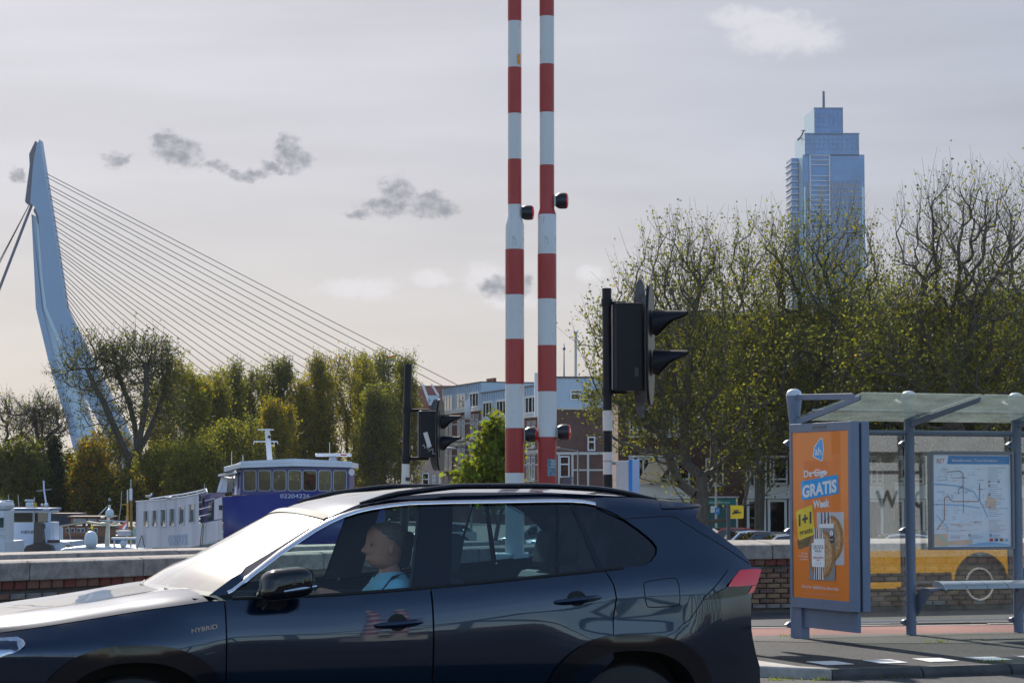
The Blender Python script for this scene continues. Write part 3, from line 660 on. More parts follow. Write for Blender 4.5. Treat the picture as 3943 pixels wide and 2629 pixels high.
text('sticker_lettering', 'THE\nGREAT\nRESET', Vector((zz.x, br0.y - brr(1.9) * .93, zz.z + .03)), X3, Z3, .022, mat('sticker_white', (.75, .78, .8), .5, var=0), br, width=.07)
wrap(bl, bl0, blr, 1991, 2004, 213, 252, mat('sticker_orange', (.70, .28, .03), .5, var=.3, scale=60), 1)

# ================================================================== SIGNALS
M_sigb = mat('signal_black', (.004, .005, .010), .5, spec=.3, var=.2, scale=5)
M_sigs = mat('signal_side_grey', (.30, .29, .28), .5, var=.1)
M_dirty = mat('dirty_backboard', (.11, .105, .105), .8, var=.4, scale=14, dirt=.7, bump=.2)
M_pbw = mat('post_white', (.60, .59, .57), .5, var=.08, dirt=.45, scale=4)
M_pbb = mat('post_black', (.005, .006, .011), .45, spec=.3, var=.2, scale=5)
def oval(m, c, ax_h, ax_v, nrm, rh, rv, th, n=36, p=2.6):
    pts = []
    for k in range(n):
        a = 2 * math.pi * k / n; ca, sa = math.cos(a), math.sin(a)
        pts.append(c + ax_h * rh * math.copysign(abs(ca) ** (2 / p), ca) + ax_v * rv * math.copysign(abs(sa) ** (2 / p), sa))
    m.prism(pts, nrm * th)
def signal(Y, pxp, ytop, wpost, bands, box, board, plate, visors, label, arms, ybot, tilt=0.0):
    s = F / Y; base = at((pxp[0] + pxp[1]) / 2, ybot, Y); base.z = QZ if Y > 30 else 0.0
    t = thing('signal_post', label, 'traffic light', base)
    top = at(pxp[0], ytop, Y); bot = at(pxp[1], 1890, Y); r = wpost / 2 / s
    def axis(z): k = (z - bot.z) / (top.z - bot.z); return Vector((bot.x + (top.x - bot.x) * k, Y, z))
    lims = [top.z] + [at(pxp[0], y, Y).z for y in bands] + [base.z]
    for i in range(len(lims) - 1):
        m = MB(); m.tube([axis(lims[i + 1] + .0005), axis(lims[i] - .0005)], r * (1 + .01 * (i % 2)), 20); m.build('post', M_pbb if i % 2 == 0 else M_pbw, t, smooth=True)
    x0, x1, y0, y1 = box; A = at(x0, y0, Y); B = at(x1, y1, Y); D = (B.x - A.x) * 1.05; rz = R(9)
    C = Vector(((A.x + B.x) / 2, Y, (A.z + B.z) / 2)); hd = Matrix.Rotation(-rz, 3, 'Z') @ X3; dp = Matrix.Rotation(-rz, 3, 'Z') @ Y3   # hd: where the lamps look
    wd = (B.x - A.x) * 1.0; hh = A.z - B.z
    m = MB(); m.prism([C - hd * wd * .5 - dp * D * .30 - Z3 * hh / 2, C - hd * wd * .36 - dp * D * .5 - Z3 * hh / 2, C + hd * wd * .5 - dp * D * .5 - Z3 * hh / 2, C + hd * wd * .5 + dp * D * .5 - Z3 * hh / 2, C - hd * wd * .36 + dp * D * .5 - Z3 * hh / 2, C - hd * wd * .5 + dp * D * .30 - Z3 * hh / 2], (0, 0, hh))
    hb = m.build('signal_head', M_sigb, t, bevel=.01)
    m = MB(); m.frame(C - hd * (wd * .5 + .004), hd, dp, Z3, -.012, .0, -D * .29, D * .29, -hh * .485, hh * .485); m.build('rear_door', M_sigs, hb)  # lighter grey strip down the head's left end
    for z in (A.z - .02, B.z + .02):
        p = axis(z + (.03 if z > C.z else -.03)); m = MB(); m.tube([p, Vector((C.x - wd * .1, Y + .02, p.z))], r * .42, 8)
        m.lathe(p - Z3 * .045, [(r * 1.22, 0), (r * 1.22, .09)], 18); m.build('mounting_arm', M_sigb, t, smooth=True)
    bx0, bx1, by0_, by1_ = board; bc = at((bx0 + bx1) / 2, (by0_ + by1_) / 2, Y); rv = (by1_ - by0_) / 2 / s
    m = MB(); oval(m, Vector((bc.x, Y, bc.z)), dp, Z3, hd, rv * .56, rv, .03); bo = m.build('backboard', M_sigb, t, bevel=.008)
    m = MB(); oval(m, Vector((bc.x, Y, bc.z)) - hd * .004, dp, Z3, hd, rv * .567, rv * 1.006, .003); m.build('board_rim', mat('rim_grey', (.16, .16, .16), .5), bo)
    px0, px1, py0_, py1_ = plate; pc = at((px0 + px1) / 2, (py0_ + py1_) / 2, Y + D); rv2 = (py1_ - py0_) / 2 / s * (Y + D) / Y; h2 = Matrix.Rotation(R(24), 3, 'Z') @ X3
    m = MB(); oval(m, pc, h2, Z3, Vector((h2.y, -h2.x, 0)), (px1 - px0) / 2 / s * 1.12, rv2, .012, p=2.3); m.build('rear_plate', M_dirty, t, bevel=.004)
    for (vx0, vx1, vy0, vy1) in visors:
        V0 = at(vx0, vy0, Y); V1 = at(vx1, vy1, Y); L = (V1.x - V0.x); hv = V0.z - V1.z; rr = hv / 2; cz = (V0.z + V1.z) / 2; c0 = Vector((V0.x - .01, Y, cz)); n = 18
        def reach(zn):                       # zn 1 top .. -1 bottom: how far the hood reaches forward
            return L * (1.0 if zn > .60 else max(.06, 1.0 - .94 * ((.60 - zn) / 1.6) ** .55 * (1.0 if zn < .35 else (.60 - zn) / .25)))
        m = MB(); vs = []; q = 5
        for k in range(n + 1):
            a = R(-50 + 280 * k / n); zn = math.sin(a); yy = math.cos(a) * rr; Lk = reach(zn)
            for ro in (1.0, .95):
                for i in range(q + 1):
                    u = i / q; sh = 1 - .55 * u * (Lk / L); vs.append(c0 + hd * Lk * u + dp * yy * ro * (1 - .25 * u) + Z3 * (rr * (1 - .06 * u) - rr * (1 - zn) * ro * (1 - .28 * u * Lk / L)))
        fs = []; w_ = 2 * (q + 1)
        for k in range(n):
            i, j = w_ * k, w_ * (k + 1)
            for e in range(q): fs += [(i + e, j + e, j + e + 1, i + e + 1), (i + q + 1 + e, i + q + 2 + e, j + q + 2 + e, j + q + 1 + e)]
            fs.append((i + q, j + q, j + 2 * q + 1, i + 2 * q + 1))
        m.add(vs, fs); vi = m.build('visor', M_sigb, t, smooth=True)
        m = MB(); m.lathe(c0 + hd * .005, [(rr * .93, 0), (rr * .6, .02), (.001, .03)], 20, axis=hd); m.build('lens', mat('dark_lens', (.05, .012, .012), .12, var=0), vi, smooth=True)
    return t, C, hd, dp, wd, D, hh
YS_ = 27.0
s1 = signal(YS_, (2336, 2341), 1110, 36, [1580, 1658, 1740, 1826], (2364, 2482, 1170, 1505), (2478, 2519, 1092, 1562), (2434, 2494, 1072, 1613), [(2518, 2651, 1193, 1303), (2520, 2653, 1346, 1455)], 'big black two lamp signal on a black and white banded post', None, 1890)
s2 = signal(36.0, (1572, 1560), 1402, 30, [1786, 1866], (1617, 1702, 1582, 1762), (1681, 1704, 1534, 1812), (1652, 1700, 1536, 1812), [(1703, 1779, 1597, 1657), (1702, 1776, 1678, 1740)], 'small black two lamp signal with white tape and graffiti on its side', None, 1890)
t2, C2, hd2, dp2, wd2, D2, hh2 = s2
fo = C2 - dp2 * (D2 * .5 + .012)
m = MB(); ex = (hd2 * .30 + Z3 * -.95).normalized(); ey = (hd2 * .95 + Z3 * .30).normalized(); o = fo - hd2 * wd2 * .05 + Z3 * hh2 * -.12
m.prism([o - ex * .115 - ey * .032, o + ex * .115 - ey * .032, o + ex * .115 + ey * .032, o - ex * .115 + ey * .032], -dp2 * .002); m.build('tape', M_pbw, t2)
m = MB(); gp = [(-.09, -.20), (-.07, -.17), (-.06, -.23), (-.03, -.19), (-.02, -.24), (.01, -.22), (.00, -.28), (.05, -.24), (.07, -.24), (.06, -.31), (.11, -.31)]
m.tube([fo + hd2 * x + Z3 * (y + .02) for x, y in gp], .0045, 5); m.build('graffiti', mat('graffiti_white', (.6, .6, .6), .5, var=0), t2)
m = MB(); m.prism([at(1562, 1850, 35.93), at(1578, 1852, 35.93), at(1578, 1838, 35.93), at(1562, 1836, 35.93)], (0, -.004, 0)); m.build('sticker', M_black, t2)
t1, C1, hd1, dp1, wd1, D1, hh1 = s1
fo1 = C1 - dp1 * (D1 * .5 + .002) + hd1 * wd1 * .30 - Z3 * hh1 * .29
m = MB(); m.frame(fo1, hd1, dp1, Z3, -.022, .022, -.003, .0, -.05, .05); m.build('rating_plate', mat('plate_dull', (.035, .03, .03), .5), t1)
# blue and white board strapped to the big signal's post
bd = thing('service_board', 'white board with a blue front strapped to the banded signal post', 'sign', at(2385, 1890, YS_) - Z3 * .9)
A = at(2367, 1768, YS_); 
m = MB(); rzz = R(-20); hx = Vector((math.cos(rzz), math.sin(rzz), 0)); hy = Vector((-hx.y, hx.x, 0)); O = Vector((A.x + .09, YS_ - .02, 0))
m.frame(O, hx, hy, Z3, -.075, .075, -.02, .24, .9, A.z - .015); m.build('board_case', mat('board_white', (.50, .52, .55), .45, var=.06), bd, bevel=.006)
m = MB(); m.frame(O, hx, hy, Z3, .076, .118, -.03, .25, .88, A.z); m.build('blue_front', mat('sign_blue', (.005, .22, .62), .35, var=.03), bd, bevel=.004)
m = MB(); m.lathe((at(2341, 1778, YS_).x, YS_, at(2341, 1778, YS_).z), [(.057, 0), (.057, .018)], 20); m.frame(O, hx, hy, Z3, -.16, .0, .0, .02, A.z - .06, A.z - .03); m.build('strap', M_galv, bd)
# ================================================================== THE PASSING CAR
TC = R(20); CT = Vector((math.cos(TC), math.sin(TC), 0)); CN = Vector((-math.sin(TC), math.cos(TC), 0)); C0 = Vector((.643, 13.07, 0)); CW = 1.86
def CP(t, v, z): return C0 + CT * t + CN * v + Z3 * z
def interp(x, tab):
    if x <= tab[0][0]: return tab[0][1]
    for (a, b), (c, d) in zip(tab, tab[1:]):
        if x <= c: k = (x - a) / (c - a); return b + (d - b) * k
    return tab[-1][1]
def sm(x, a, b): k = max(0.0, min(1.0, (x - a) / (b - a))); return k * k * (3 - 2 * k)
BELT = [(-3.7, .90), (-3.342, .955), (-2.97, 1.008), (-2.6, 1.062), (-2.25, 1.108), (-1.77, 1.112), (-1.12, 1.150), (-.76, 1.178), (.1, 1.25), (.9, 1.27)]
ROOFE = [(-2.3, 1.10), (-2.0, 1.275), (-1.585, 1.525), (-1.45, 1.585), (-1.25, 1.627), (-.9, 1.648), (-.4, 1.650), (.1, 1.625), (.4, 1.595), (.7, 1.55)]
def pch(x, P):
    """smooth monotone interpolation"""
    if x <= P[0][0]: return P[0][1]
    if x >= P[-1][0]: return P[-1][1]
    n = len(P); d = [(P[i + 1][1] - P[i][1]) / (P[i + 1][0] - P[i][0]) for i in range(n - 1)]
    s = [d[0]] + [0 if d[i - 1] * d[i] <= 0 else 2 * d[i - 1] * d[i] / (d[i - 1] + d[i]) for i in range(1, n - 1)] + [d[-1]]
    for i in range(n - 1):
        if x <= P[i + 1][0]:
            h = P[i + 1][0] - P[i][0]; q = (x - P[i][0]) / h
            return P[i][1] * (1 + 2 * q) * (1 - q) ** 2 + s[i] * h * q * (1 - q) ** 2 + P[i + 1][1] * q * q * (3 - 2 * q) + s[i + 1] * h * q * q * (q - 1)
def V(t, z):
    zb = interp(t, BELT); fr = sm(t, -2.35, -2.7); vb = .058 + .05 * fr
    if z <= zb: v = pch(z, [(.18, .12), (.30, .055), (.46, .050), (.60, .036), (.76, .006), (.90, .0), (zb - .13, .012), (zb - .04, .036 + .02 * fr), (zb, vb)])
    else: v = vb + (z - zb) * .43
    zr = interp(t, ROOFE)
    if z > zr - .07 and t > -2.1: v += ((z - zr + .07) / .07) ** 2 * .05
    if t > .35: v += .50 * (t - .35) ** 2
    if t < -2.95: v += .42 * (t + 2.95) ** 2
    fl = max(math.exp(-((t) / .42) ** 4), math.exp(-((t + 2.69) / .42) ** 4)); v -= .018 * fl * sm(z, 1.0, .78)
    return v
def cq(px, py, off=0.0):
    v = .05
    for _ in range(6):
        q = onplane(px, py, C0 + CN * (v + off), CN) - C0; t = q.dot(CT); z = q.z; v = V(t, z)
    return (t, z)
def cqs(l): return [cq(x, y) for x, y in l]
def resample(P, h, closed=True):
    o = []; n = len(P)
    for i in range(n if closed else n - 1):
        a, b = P[i], P[(i + 1) % n]; L = math.hypot(b[0] - a[0], b[1] - a[1]); k = max(1, int(math.ceil(L / h)))
        o += [(a[0] + (b[0] - a[0]) * j / k, a[1] + (b[1] - a[1]) * j / k) for j in range(k)]
    if not closed: o.append(P[-1])
    return o
def inside(p, P):
    c = False; x, y = p
    for (x0, y0), (x1, y1) in zip(P, P[1:] + P[:1]):
        if (y0 > y) != (y1 > y) and x < (x1 - x0) * (y - y0) / (y1 - y0) + x0: c = not c
    return c
def segd(p, P):
    x, y = p; best = 9
    for (x0, y0), (x1, y1) in zip(P, P[1:] + P[:1]):
        dx, dy = x1 - x0, y1 - y0; L = dx * dx + dy * dy or 1e-9; k = max(0, min(1, ((x - x0) * dx + (y - y0) * dy) / L)); best = min(best, math.hypot(x - x0 - dx * k, y - y0 - dy * k))
    return best
def chaikin(P, n=1, closed=True):
    for _ in range(n):
        Q = []
        for i in range(len(P) if closed else len(P) - 1):
            a, b = P[i], P[(i + 1) % len(P)]; Q += [(a[0] * .75 + b[0] * .25, a[1] * .75 + b[1] * .25), (a[0] * .25 + b[0] * .75, a[1] * .25 + b[1] * .75)]
        P = Q if closed else [P[0]] + Q + [P[-1]]
    return P
def skin_panel(mb, poly, off=0.0, far=False, h=.05, vfun=V):
    """a sheet of the car's side cut to the outline poly (t, z)"""
    B = resample(poly, h); xs = [p[0] for p in B]; ys = [p[1] for p in B]; pts = list(B)
    x = min(xs) + h * .5
    while x < max(xs):
        y = min(ys) + h * .5
        while y < max(ys):
            if inside((x, y), B) and segd((x, y), B) > h * .45: pts.append((x, y))
            y += h
        x += h
    n = len(B); r = delaunay_2d_cdt([Vector(p) for p in pts], [(i, (i + 1) % n) for i in range(n)], [], 1, 1e-5)
    vs = []
    for p in r[0]:
        v = vfun(p.x, p.y) + off; vs.append(CP(p.x, CW - v if far else v, p.y))
    mb.add(vs, [tuple(f) for f in r[2]]); return mb
M_paint = mat('midnight_blue_paint', (.0008, .014, .038), .18, metal=.6, var=0, coat=1.0, spec=.5)
M_gloss = mat('gloss_black', (.004, .005, .008), .08, var=0, spec=.5)
M_trim = mat('black_trim', (.015, .015, .017), .5, var=.1)
M_gap = mat('shut_line_black', (.002, .002, .003), .7, var=0)
M_chrome = mat('chrome', (.78, .80, .84), .12, metal=1.0, var=0)
M_cglass = glass('car_side_glass', (.80, .92, .90), boost=1.0)
M_rglass = glass('car_rear_glass', (.38, .52, .56), boost=1.2)
M_wglass = glass('car_windscreen', (.74, .82, .78), boost=1.6, film=.045)
M_int = mat('car_interior_dark', (.045, .047, .050), .7, var=.2)
M_intl = mat('car_interior_light', (.40, .40, .38), .8, var=.1)
M_tail = mat('tail_lamp_red', (.88, .006, .02), .12, var=0, coat=.6)
car = thing('suv', 'dark blue family car with roof rails driving past with its driver inside', 'car', CP(-1.35, CW / 2, 0))
def both(name, polys, m, parent=None, off=0.0, h=.05, thick=None):
    for far in (False, True):
        b = MB()
        for P in polys: skin_panel(b, P, off, far, h)
        b.build(name, m, parent or car, smooth='all', fix=True)
def arc(c, r, a0, a1, n=18, sq=1.0):
    o = []
    for k in range(n + 1):
        a = R(a0 + (a1 - a0) * k / n); ca, sa = math.cos(a), math.sin(a); p = 2.0 / sq
        o.append((c[0] + r * math.copysign(abs(ca) ** p, ca), c[1] + r * math.copysign(abs(sa) ** p, sa)))
    return o
RW, FW_ = (0.0, .37), (-2.69, .37)
AR = .445
# door outlines
fd_f, fd_r = -2.218, -1.124
rd_edge = cqs([(2323, 2191), (2360, 2249), (2371, 2302), (2358, 2385)])
belt = lambda t: interp(t, BELT) - .004
front_door = [(fd_f, .36), (fd_r, .36), (fd_r, belt(fd_r))] + [(t, belt(t)) for t in (-1.35, -1.55, -1.77, -2.0)] + [(fd_f, belt(fd_f))]
a_in = arc(RW, AR + .055, 118, 180, 8)
rear_door = [(-1.114, .36)] + [p for p in reversed(a_in) if p[1] > .36] + list(reversed(rd_edge)) + [(t, belt(t)) for t in (-.35, -.55, -.76, -.95)] + [(-1.114, belt(-1.114))]
rd_top = rd_edge[0]
# upper outline of the side in photo pixels
A_edge = cqs([(804, 2292), (900, 2222), (1000, 2152), (1085, 2100), (1180, 2040), (1270, 1988)])
roof_edge = [(t, interp(t, ROOFE)) for t in (-1.48, -1.35, -1.2, -1.05, -.9, -.7, -.5, -.3, -.1, .1, .25, .4)]
tail_edge = cqs([(2693, 1940), (2700, 1950), (2676, 1985), (2684, 1999), (2722, 2024), (2780, 2066), (2852, 2118), (2889, 2165), (2905, 2230), (2893, 2302), (2892, 2380), (2894, 2434), (2910, 2514), (2926, 2566), (2928, 2640)])
dlo_top = cqs([(880, 2289), (900, 2280), (1000, 2200), (1085, 2134), (1150, 2090), (1217, 2046), (1270, 2017), (1323, 1993), (1375, 1976), (1429, 1964), (1510, 1952), (1587, 1945), (1740, 1941), (1900, 1939), (2020, 1937), (2117, 1935), (2202, 1935), (2250, 1938), (2292, 1946)])
dlo_q = cqs([(2340, 1962), (2381, 1982), (2461, 2038), (2510, 2078), (2530, 2105), (2528, 2132), (2508, 2160), (2477, 2175)])
q_bot = [(-.02, belt(-.02)), rd_top]
arch_r = arc(RW, AR, 180, 0, 26, sq=2.35)
side = A_edge + roof_edge + tail_edge + [(tail_edge[-1][0], .34), (AR + .01, .34)] + [p for p in reversed(arch_r) if p[1] > .34] + [(-AR - .06, .36)] + [p for p in arc(RW, AR + .06, 180, 118, 8) if p[1] > .36] + [(p[0] + .008, p[1]) for p in reversed(rd_edge)] + list(reversed(dlo_q)) + list(reversed(dlo_top))
# rear part and front pillar as the body side
both('body_side', [side], M_paint, off=0.0, h=.045)
fen_top = [(t, interp(t, BELT) - .006) for t in (-3.6, -3.45, -3.3, -3.15, -3.0, -2.85, -2.7, -2.55, -2.4, -2.3)] + [(fd_f - .008, interp(fd_f, BELT) - .006)]
arch_f = [(p[0] - 2.69, p[1]) for p in arch_r]
fender = fen_top + [(fd_f - .008, .36)] + [p for p in reversed(arch_f) if p[1] > .36] + [(-3.6, .36)]
both('front_fender', [fender], M_paint, h=.045)
doors = []
for nm, P in (('front_door', front_door), ('rear_door', rear_door)):
    for far in (False, True):
        b = MB(); skin_panel(b, P, 0, far, .045); doors.append(b.build(nm, M_paint, car, smooth='all'))
# inner skin behind the shut lines
both('inner_liner', [[(-2.30, .3), (-.53, .3), (-.50, .62), (-.36, .86), (-.05, .98), (.05, 1.23), (-.1, 1.22), (-1.12, 1.13), (-2.30, 1.09)]], M_gap, off=.035, h=.08)
both('sill', [[(-2.24, .16), (-.46, .16), (-.46, .355), (-2.24, .355)]], M_trim, off=-.006, h=.07)
# wheel-arch cladding
for nm, c in (('rear', RW), ('front', FW_)):
    for far in (False, True):
        b = MB(); outer = arc(c, AR + .075, 186, -6, 30, sq=2.5); inner = arc(c, AR - .012, 186, -6, 30, sq=2.35)
        skin_panel(b, outer + list(reversed(inner)), -.014, far, .04); b.build('arch_trim', M_gloss, car, smooth='all')
        b = MB(); ring = arc(c, AR - .008, 190, -10, 24, sq=2.35); vs = []
        for t, z in ring:
            v = V(t, z) - .014
            for d in (v, .30): vs.append(CP(t, CW - d if far else d, z))
        b.add(vs, [(2 * k, 2 * k + 1, 2 * k + 3, 2 * k + 2) for k in range(len(ring) - 1)]); b.build('arch_liner', M_gap, car, smooth='all')
for c in (RW, FW_):
    for v in (.31, CW - .31): MB().frame(CP(c[0], v, 0), CT, CN, Z3, -.56, .56, -.005, .005, .12, .93).build('wheel_well', M_gap, car)
# bright window-line moulding
def ribbon(P, w, off, far, mb):
    P = resample(P, .03, False); vs = []
    for i, (t, z) in enumerate(P):
        a, c = P[max(0, i - 1)], P[min(len(P) - 1, i + 1)]; d = math.hypot(c[0] - a[0], c[1] - a[1]) or 1; nx, nz = -(c[1] - a[1]) / d, (c[0] - a[0]) / d
        for k, o in ((0, 0), (w, off), (w, off)):
            pass
        for k, o in ((-.001, 0), (w * .15, off), (w * .85, off), (w, 0)):
            tt, zz = t + nx * k, z + nz * k; v = V(tt, zz) + o; vs.append(CP(tt, CW - v if far else v, zz))
    mb.add(vs, [(4 * i + j, 4 * i + j + 1, 4 * i + j + 5, 4 * i + j + 4) for i in range(len(P) - 1) for j in range(3)])
for far in (False, True):
    b = MB(); ribbon(dlo_top, .021, -.009, far, b); b.build('window_moulding', M_chrome, car, smooth='all')
    b = MB(); ribbon([(t, interp(t, BELT) - .006) for t in (-2.18, -1.9, -1.6, -1.3, -1.0, -.7, -.4, -.2)] + [(-.02, belt(-.02))], .016, -.006, far, b); b.build('belt_strip', M_gap, car, smooth='all')
# glass
def between(P, x0f, x1f):
    return P
top_pts = dlo_top; 
def topz(t):
    P = top_pts
    for (a, b), (c, d) in zip(P, P[1:]):
        if a <= t <= c: return b + (d - b) * (t - a) / (c - a)
    return P[-1][1]
def pane(ta_top, ta_bot, tb_top, tb_bot, first=False):
    tops = [ta_top + (tb_top - ta_top) * k / 14 for k in range(15)]
    bots = [ta_bot + (tb_bot - ta_bot) * k / 8 for k in range(9)]
    return [(t, topz(t) - .003) for t in tops] + [(t, belt(t) + .004) for t in reversed(bots)]
tB0t, tB0b = cq(1624, 1964)[0], cq(1587, 2262)[0]; tB1t, tB1b = cq(1748, 1950)[0], cq(1736, 2252)[0]
tC0t, tC0b = cq(2148, 1942)[0], cq(2142, 2206)[0]; tC1t, tC1b = cq(2158, 1942)[0], cq(2154, 2205)[0]
tD0t, tD0b = cq(2196, 1940)[0], cq(2306, 2192)[0]; tD1t, tD1b = cq(2214, 1940)[0], cq(2330, 2190)[0]
front_win = [(t, z) for t, z in dlo_top if t < tB0t - .02] + [(tB0t, topz(tB0t)), (tB0b, belt(tB0b))] + [(t, belt(t)) for t in (-1.4, -1.6, -1.8, -2.0, -2.12)]
panes = [('window_pane', front_win, M_cglass), ('window_pane', pane(tB1t, tB1b, tC0t, tC0b), M_rglass), ('window_pane', pane(tC1t, tC1b, tD0t, tD0b), M_rglass),
         ('quarter_pane', [(tD1t, topz(tD1t)), (dlo_top[-1][0], dlo_top[-1][1] - .002)] + [(t - .004, z - .002) for t, z in dlo_q] + [(tD1b, belt(tD1b) + .002)], M_rglass)]
for nm, P, mm in panes:
    for far in (False, True):
        b = MB(); skin_panel(b, P, .014, far, .06); b.build(nm, mm, car, smooth='all')
bars = [[(tB0t, topz(tB0t)), (tB1t, topz(tB1t)), (tB1b, belt(tB1b)), (tB0b, belt(tB0b))], [(tC0t, topz(tC0t)), (tC1t, topz(tC1t)), (tC1b, belt(tC1b)), (tC0b, belt(tC0b))], [(tD0t, topz(tD0t)), (tD1t, topz(tD1t)), (tD1b, belt(tD1b)), (tD0b, belt(tD0b))]]
for bar_ in bars: both('window_pillar', [bar_], M_gloss, off=.010, h=.06)
both('pillar_trim', [bars[0]], M_int, off=.06, h=.08)
# roof, windscreen, bonnet, tail
def grid(name, f, nu, nv, m, parent=None, smooth='all'):
    b = MB(); b.add([f(i / nu, j / nv) for i in range(nu + 1) for j in range(nv + 1)], [(i * (nv + 1) + j, (i + 1) * (nv + 1) + j, (i + 1) * (nv + 1) + j + 1, i * (nv + 1) + j + 1) for i in range(nu) for j in range(nv)])
    return b.build(name, m, parent or car, smooth=smooth)
T_R0, T_R1 = A_edge[-1][0], tail_edge[0][0]
def roofp(u, w):
    t = T_R0 + (T_R1 - T_R0) * u; z = interp(t, ROOFE); v = V(t, z); k = 1 - abs(2 * w - 1) ** 2.4
    return CP(t - .05 * (1 - u) ** 3 * k + .0 * u, v + (CW - 2 * v) * w, z + (.010 + .022 * sm(u, 0, .4)) * k)
grid('roof', roofp, 36, 22, M_paint)
grid('headlining', lambda u, w: roofp(u, .04 + .92 * w) - Z3 * .05, 20, 10, M_intl)
def wsp(u, w):
    i = u * (len(A_edge) - 1); k = min(int(i), len(A_edge) - 2); q = i - k; t = A_edge[k][0] + (A_edge[k + 1][0] - A_edge[k][0]) * q; z = A_edge[k][1] + (A_edge[k + 1][1] - A_edge[k][1]) * q
    v = V(t, z) + .012; kk = 1 - abs(2 * w - 1) ** 2.2
    return CP(t - (.13 - .08 * u) * kk, v + (CW - 2 * v) * w, z + .022 * kk * u + .012 * kk)
grid('windscreen', wsp, 16, 20, M_wglass)
grid('screen_header', lambda u, w: wsp(.955 + .06 * u, w) + Z3 * .004 - CT * .004, 2, 20, M_gap)
grid('screen_frit', lambda u, w: wsp(u * .045, w) - Z3 * .004, 2, 20, M_gap)
def hoodp(u, w):
    t = -3.60 + (-2.226 + 3.60) * u; z = interp(t, BELT) - .002; v = V(t, z); k = 1 - abs(2 * w - 1) ** 3.0; tt = t - .13 * k * sm(u, .55, 1.0) - .10 * k * (1 - u)
    rise = .062 - .014 * u; a = abs(2 * w - 1); ridge = .014 * math.exp(-((a - .62) / .10) ** 2)
    e = 1 - a ** 9
    return CP(tt, v + (CW - 2 * v) * w, z + rise * (.62 * e + .38 * k) - .010 * sm(a, .62, .30) * .8 + ridge * .35)
grid('bonnet', hoodp, 30, 60, M_paint)
grid('cowl', lambda u, w: CP(-2.50 + .26 * u + .13 * (2 * w - 1) ** 2 * (1 - u * .2), .10 + (CW - .2) * w, 1.112 - .02 * u), 4, 16, M_trim)
grid('cowl_seal', lambda u, w: hoodp(1.0, w).lerp(wsp(0.0, w), u * 1.04 - .02) - Z3 * .004, 3, 40, M_trim)
for v0, v1, tt in ((.30, .92, -2.40), (.95, 1.55, -2.40)):
    b = MB(); b.tube([CP(tt - .01, v0, 1.128), CP(tt - .01, (v0 + v1) / 2, 1.142), CP(tt + .07, v1, 1.150)], .008, 6); b.build('wiper', M_gap, car, smooth=True)
def tailp(u, w):
    i = u * (len(tail_edge) - 1); k = min(int(i), len(tail_edge) - 2); q = i - k; t = tail_edge[k][0] + (tail_edge[k + 1][0] - tail_edge[k][0]) * q; z = tail_edge[k][1] + (tail_edge[k + 1][1] - tail_edge[k][1]) * q
    v = V(t, z); kk = 1 - abs(2 * w - 1) ** 2.5
    return CP(t + .07 * kk, v + (CW - 2 * v) * w, z)
grid('tailgate', tailp, 30, 14, M_paint)
grid('rear_screen', lambda u, w: tailp(.30 + .17 * u, .12 + .76 * w) + CT * .004, 4, 10, M_rglass)
grid('nose', lambda u, w: CP(-3.60 - .10 * (1 - abs(2 * w - 1) ** 2.5) - .02 * math.sin(u * 3.1), V(-3.60, .35 + .55 * u) + (CW - 2 * V(-3.60, .35 + .55 * u)) * w, .35 + .545 * u), 8, 16, M_trim)
b = MB(); b.frame(CP(0, 0, 0), CT, CN, Z3, -3.3, .8, .34, CW - .34, .22, .34); b.frame(CP(0, 0, 0), CT, CN, Z3, -2.2, -.5, .10, CW - .10, .22, .33); b.build('floor_pan', M_gap, car)
for v in (.285, CW - .285):
    sg = 1 if v < 1 else -1; pts = []
    for k in range(25):
        t = -1.44 + 1.72 * k / 24; e = sm(min(k, (24 - k) * 1.6) / 24.0, 0, .36); pts.append(CP(t, v, interp(t, ROOFE) + .004 + .030 * e))
    b = MB(); b.tube(pts, [.006, .012] + [.016] * 21 + [.012, .006], 8); b.build('roof_rail', M_gloss, car, smooth=True)
b = MB(); b.prism([CP(-.02, CW / 2 - .025, 1.69), CP(.16, CW / 2 - .018, 1.68), CP(.16, CW / 2 + .018, 1.68), CP(-.02, CW / 2 + .025, 1.69)], (0, 0, -.02)); b.build('roof_aerial', M_paint, car, bevel=.006)
# lamps
def lamp(name, px, m, off, parent=None, h=.03):
    P = cqs(px)
    for far in (False, True):
        b = MB(); skin_panel(b, P, off, far, h); o = b.build(name, m, parent or car, smooth='all')
lamp('tail_lamp', [(2846, 2193), (2900, 2188), (2929, 2190), (2922, 2215), (2910, 2250), (2840, 2256), (2800, 2257), (2820, 2225)], M_tail, -.012)
lamp('lamp_trim', [(2706, 2310), (2745, 2285), (2799, 2259), (2860, 2256), (2893, 2255), (2872, 2288), (2800, 2300)], M_gloss, -.010)
lamp('tail_lamp', [(2894, 2254), (2909, 2252), (2898, 2278), (2876, 2284)], M_tail, -.014)
lamp('lamp_bezel', [(2806, 2188), (2850, 2183), (2925, 2182), (2929, 2189), (2846, 2192), (2806, 2240), (2712, 2306), (2706, 2304), (2760, 2250)], M_paint, -.008)
hl = cqs([(-150, 2480), (-60, 2462), (0, 2453), (66, 2449), (90, 2462), (98, 2475), (82, 2495), (60, 2509), (0, 2532), (-150, 2560)])
M_hl = mat('headlamp_silver', (.55, .58, .62), .15, metal=.8, var=.3, scale=18)
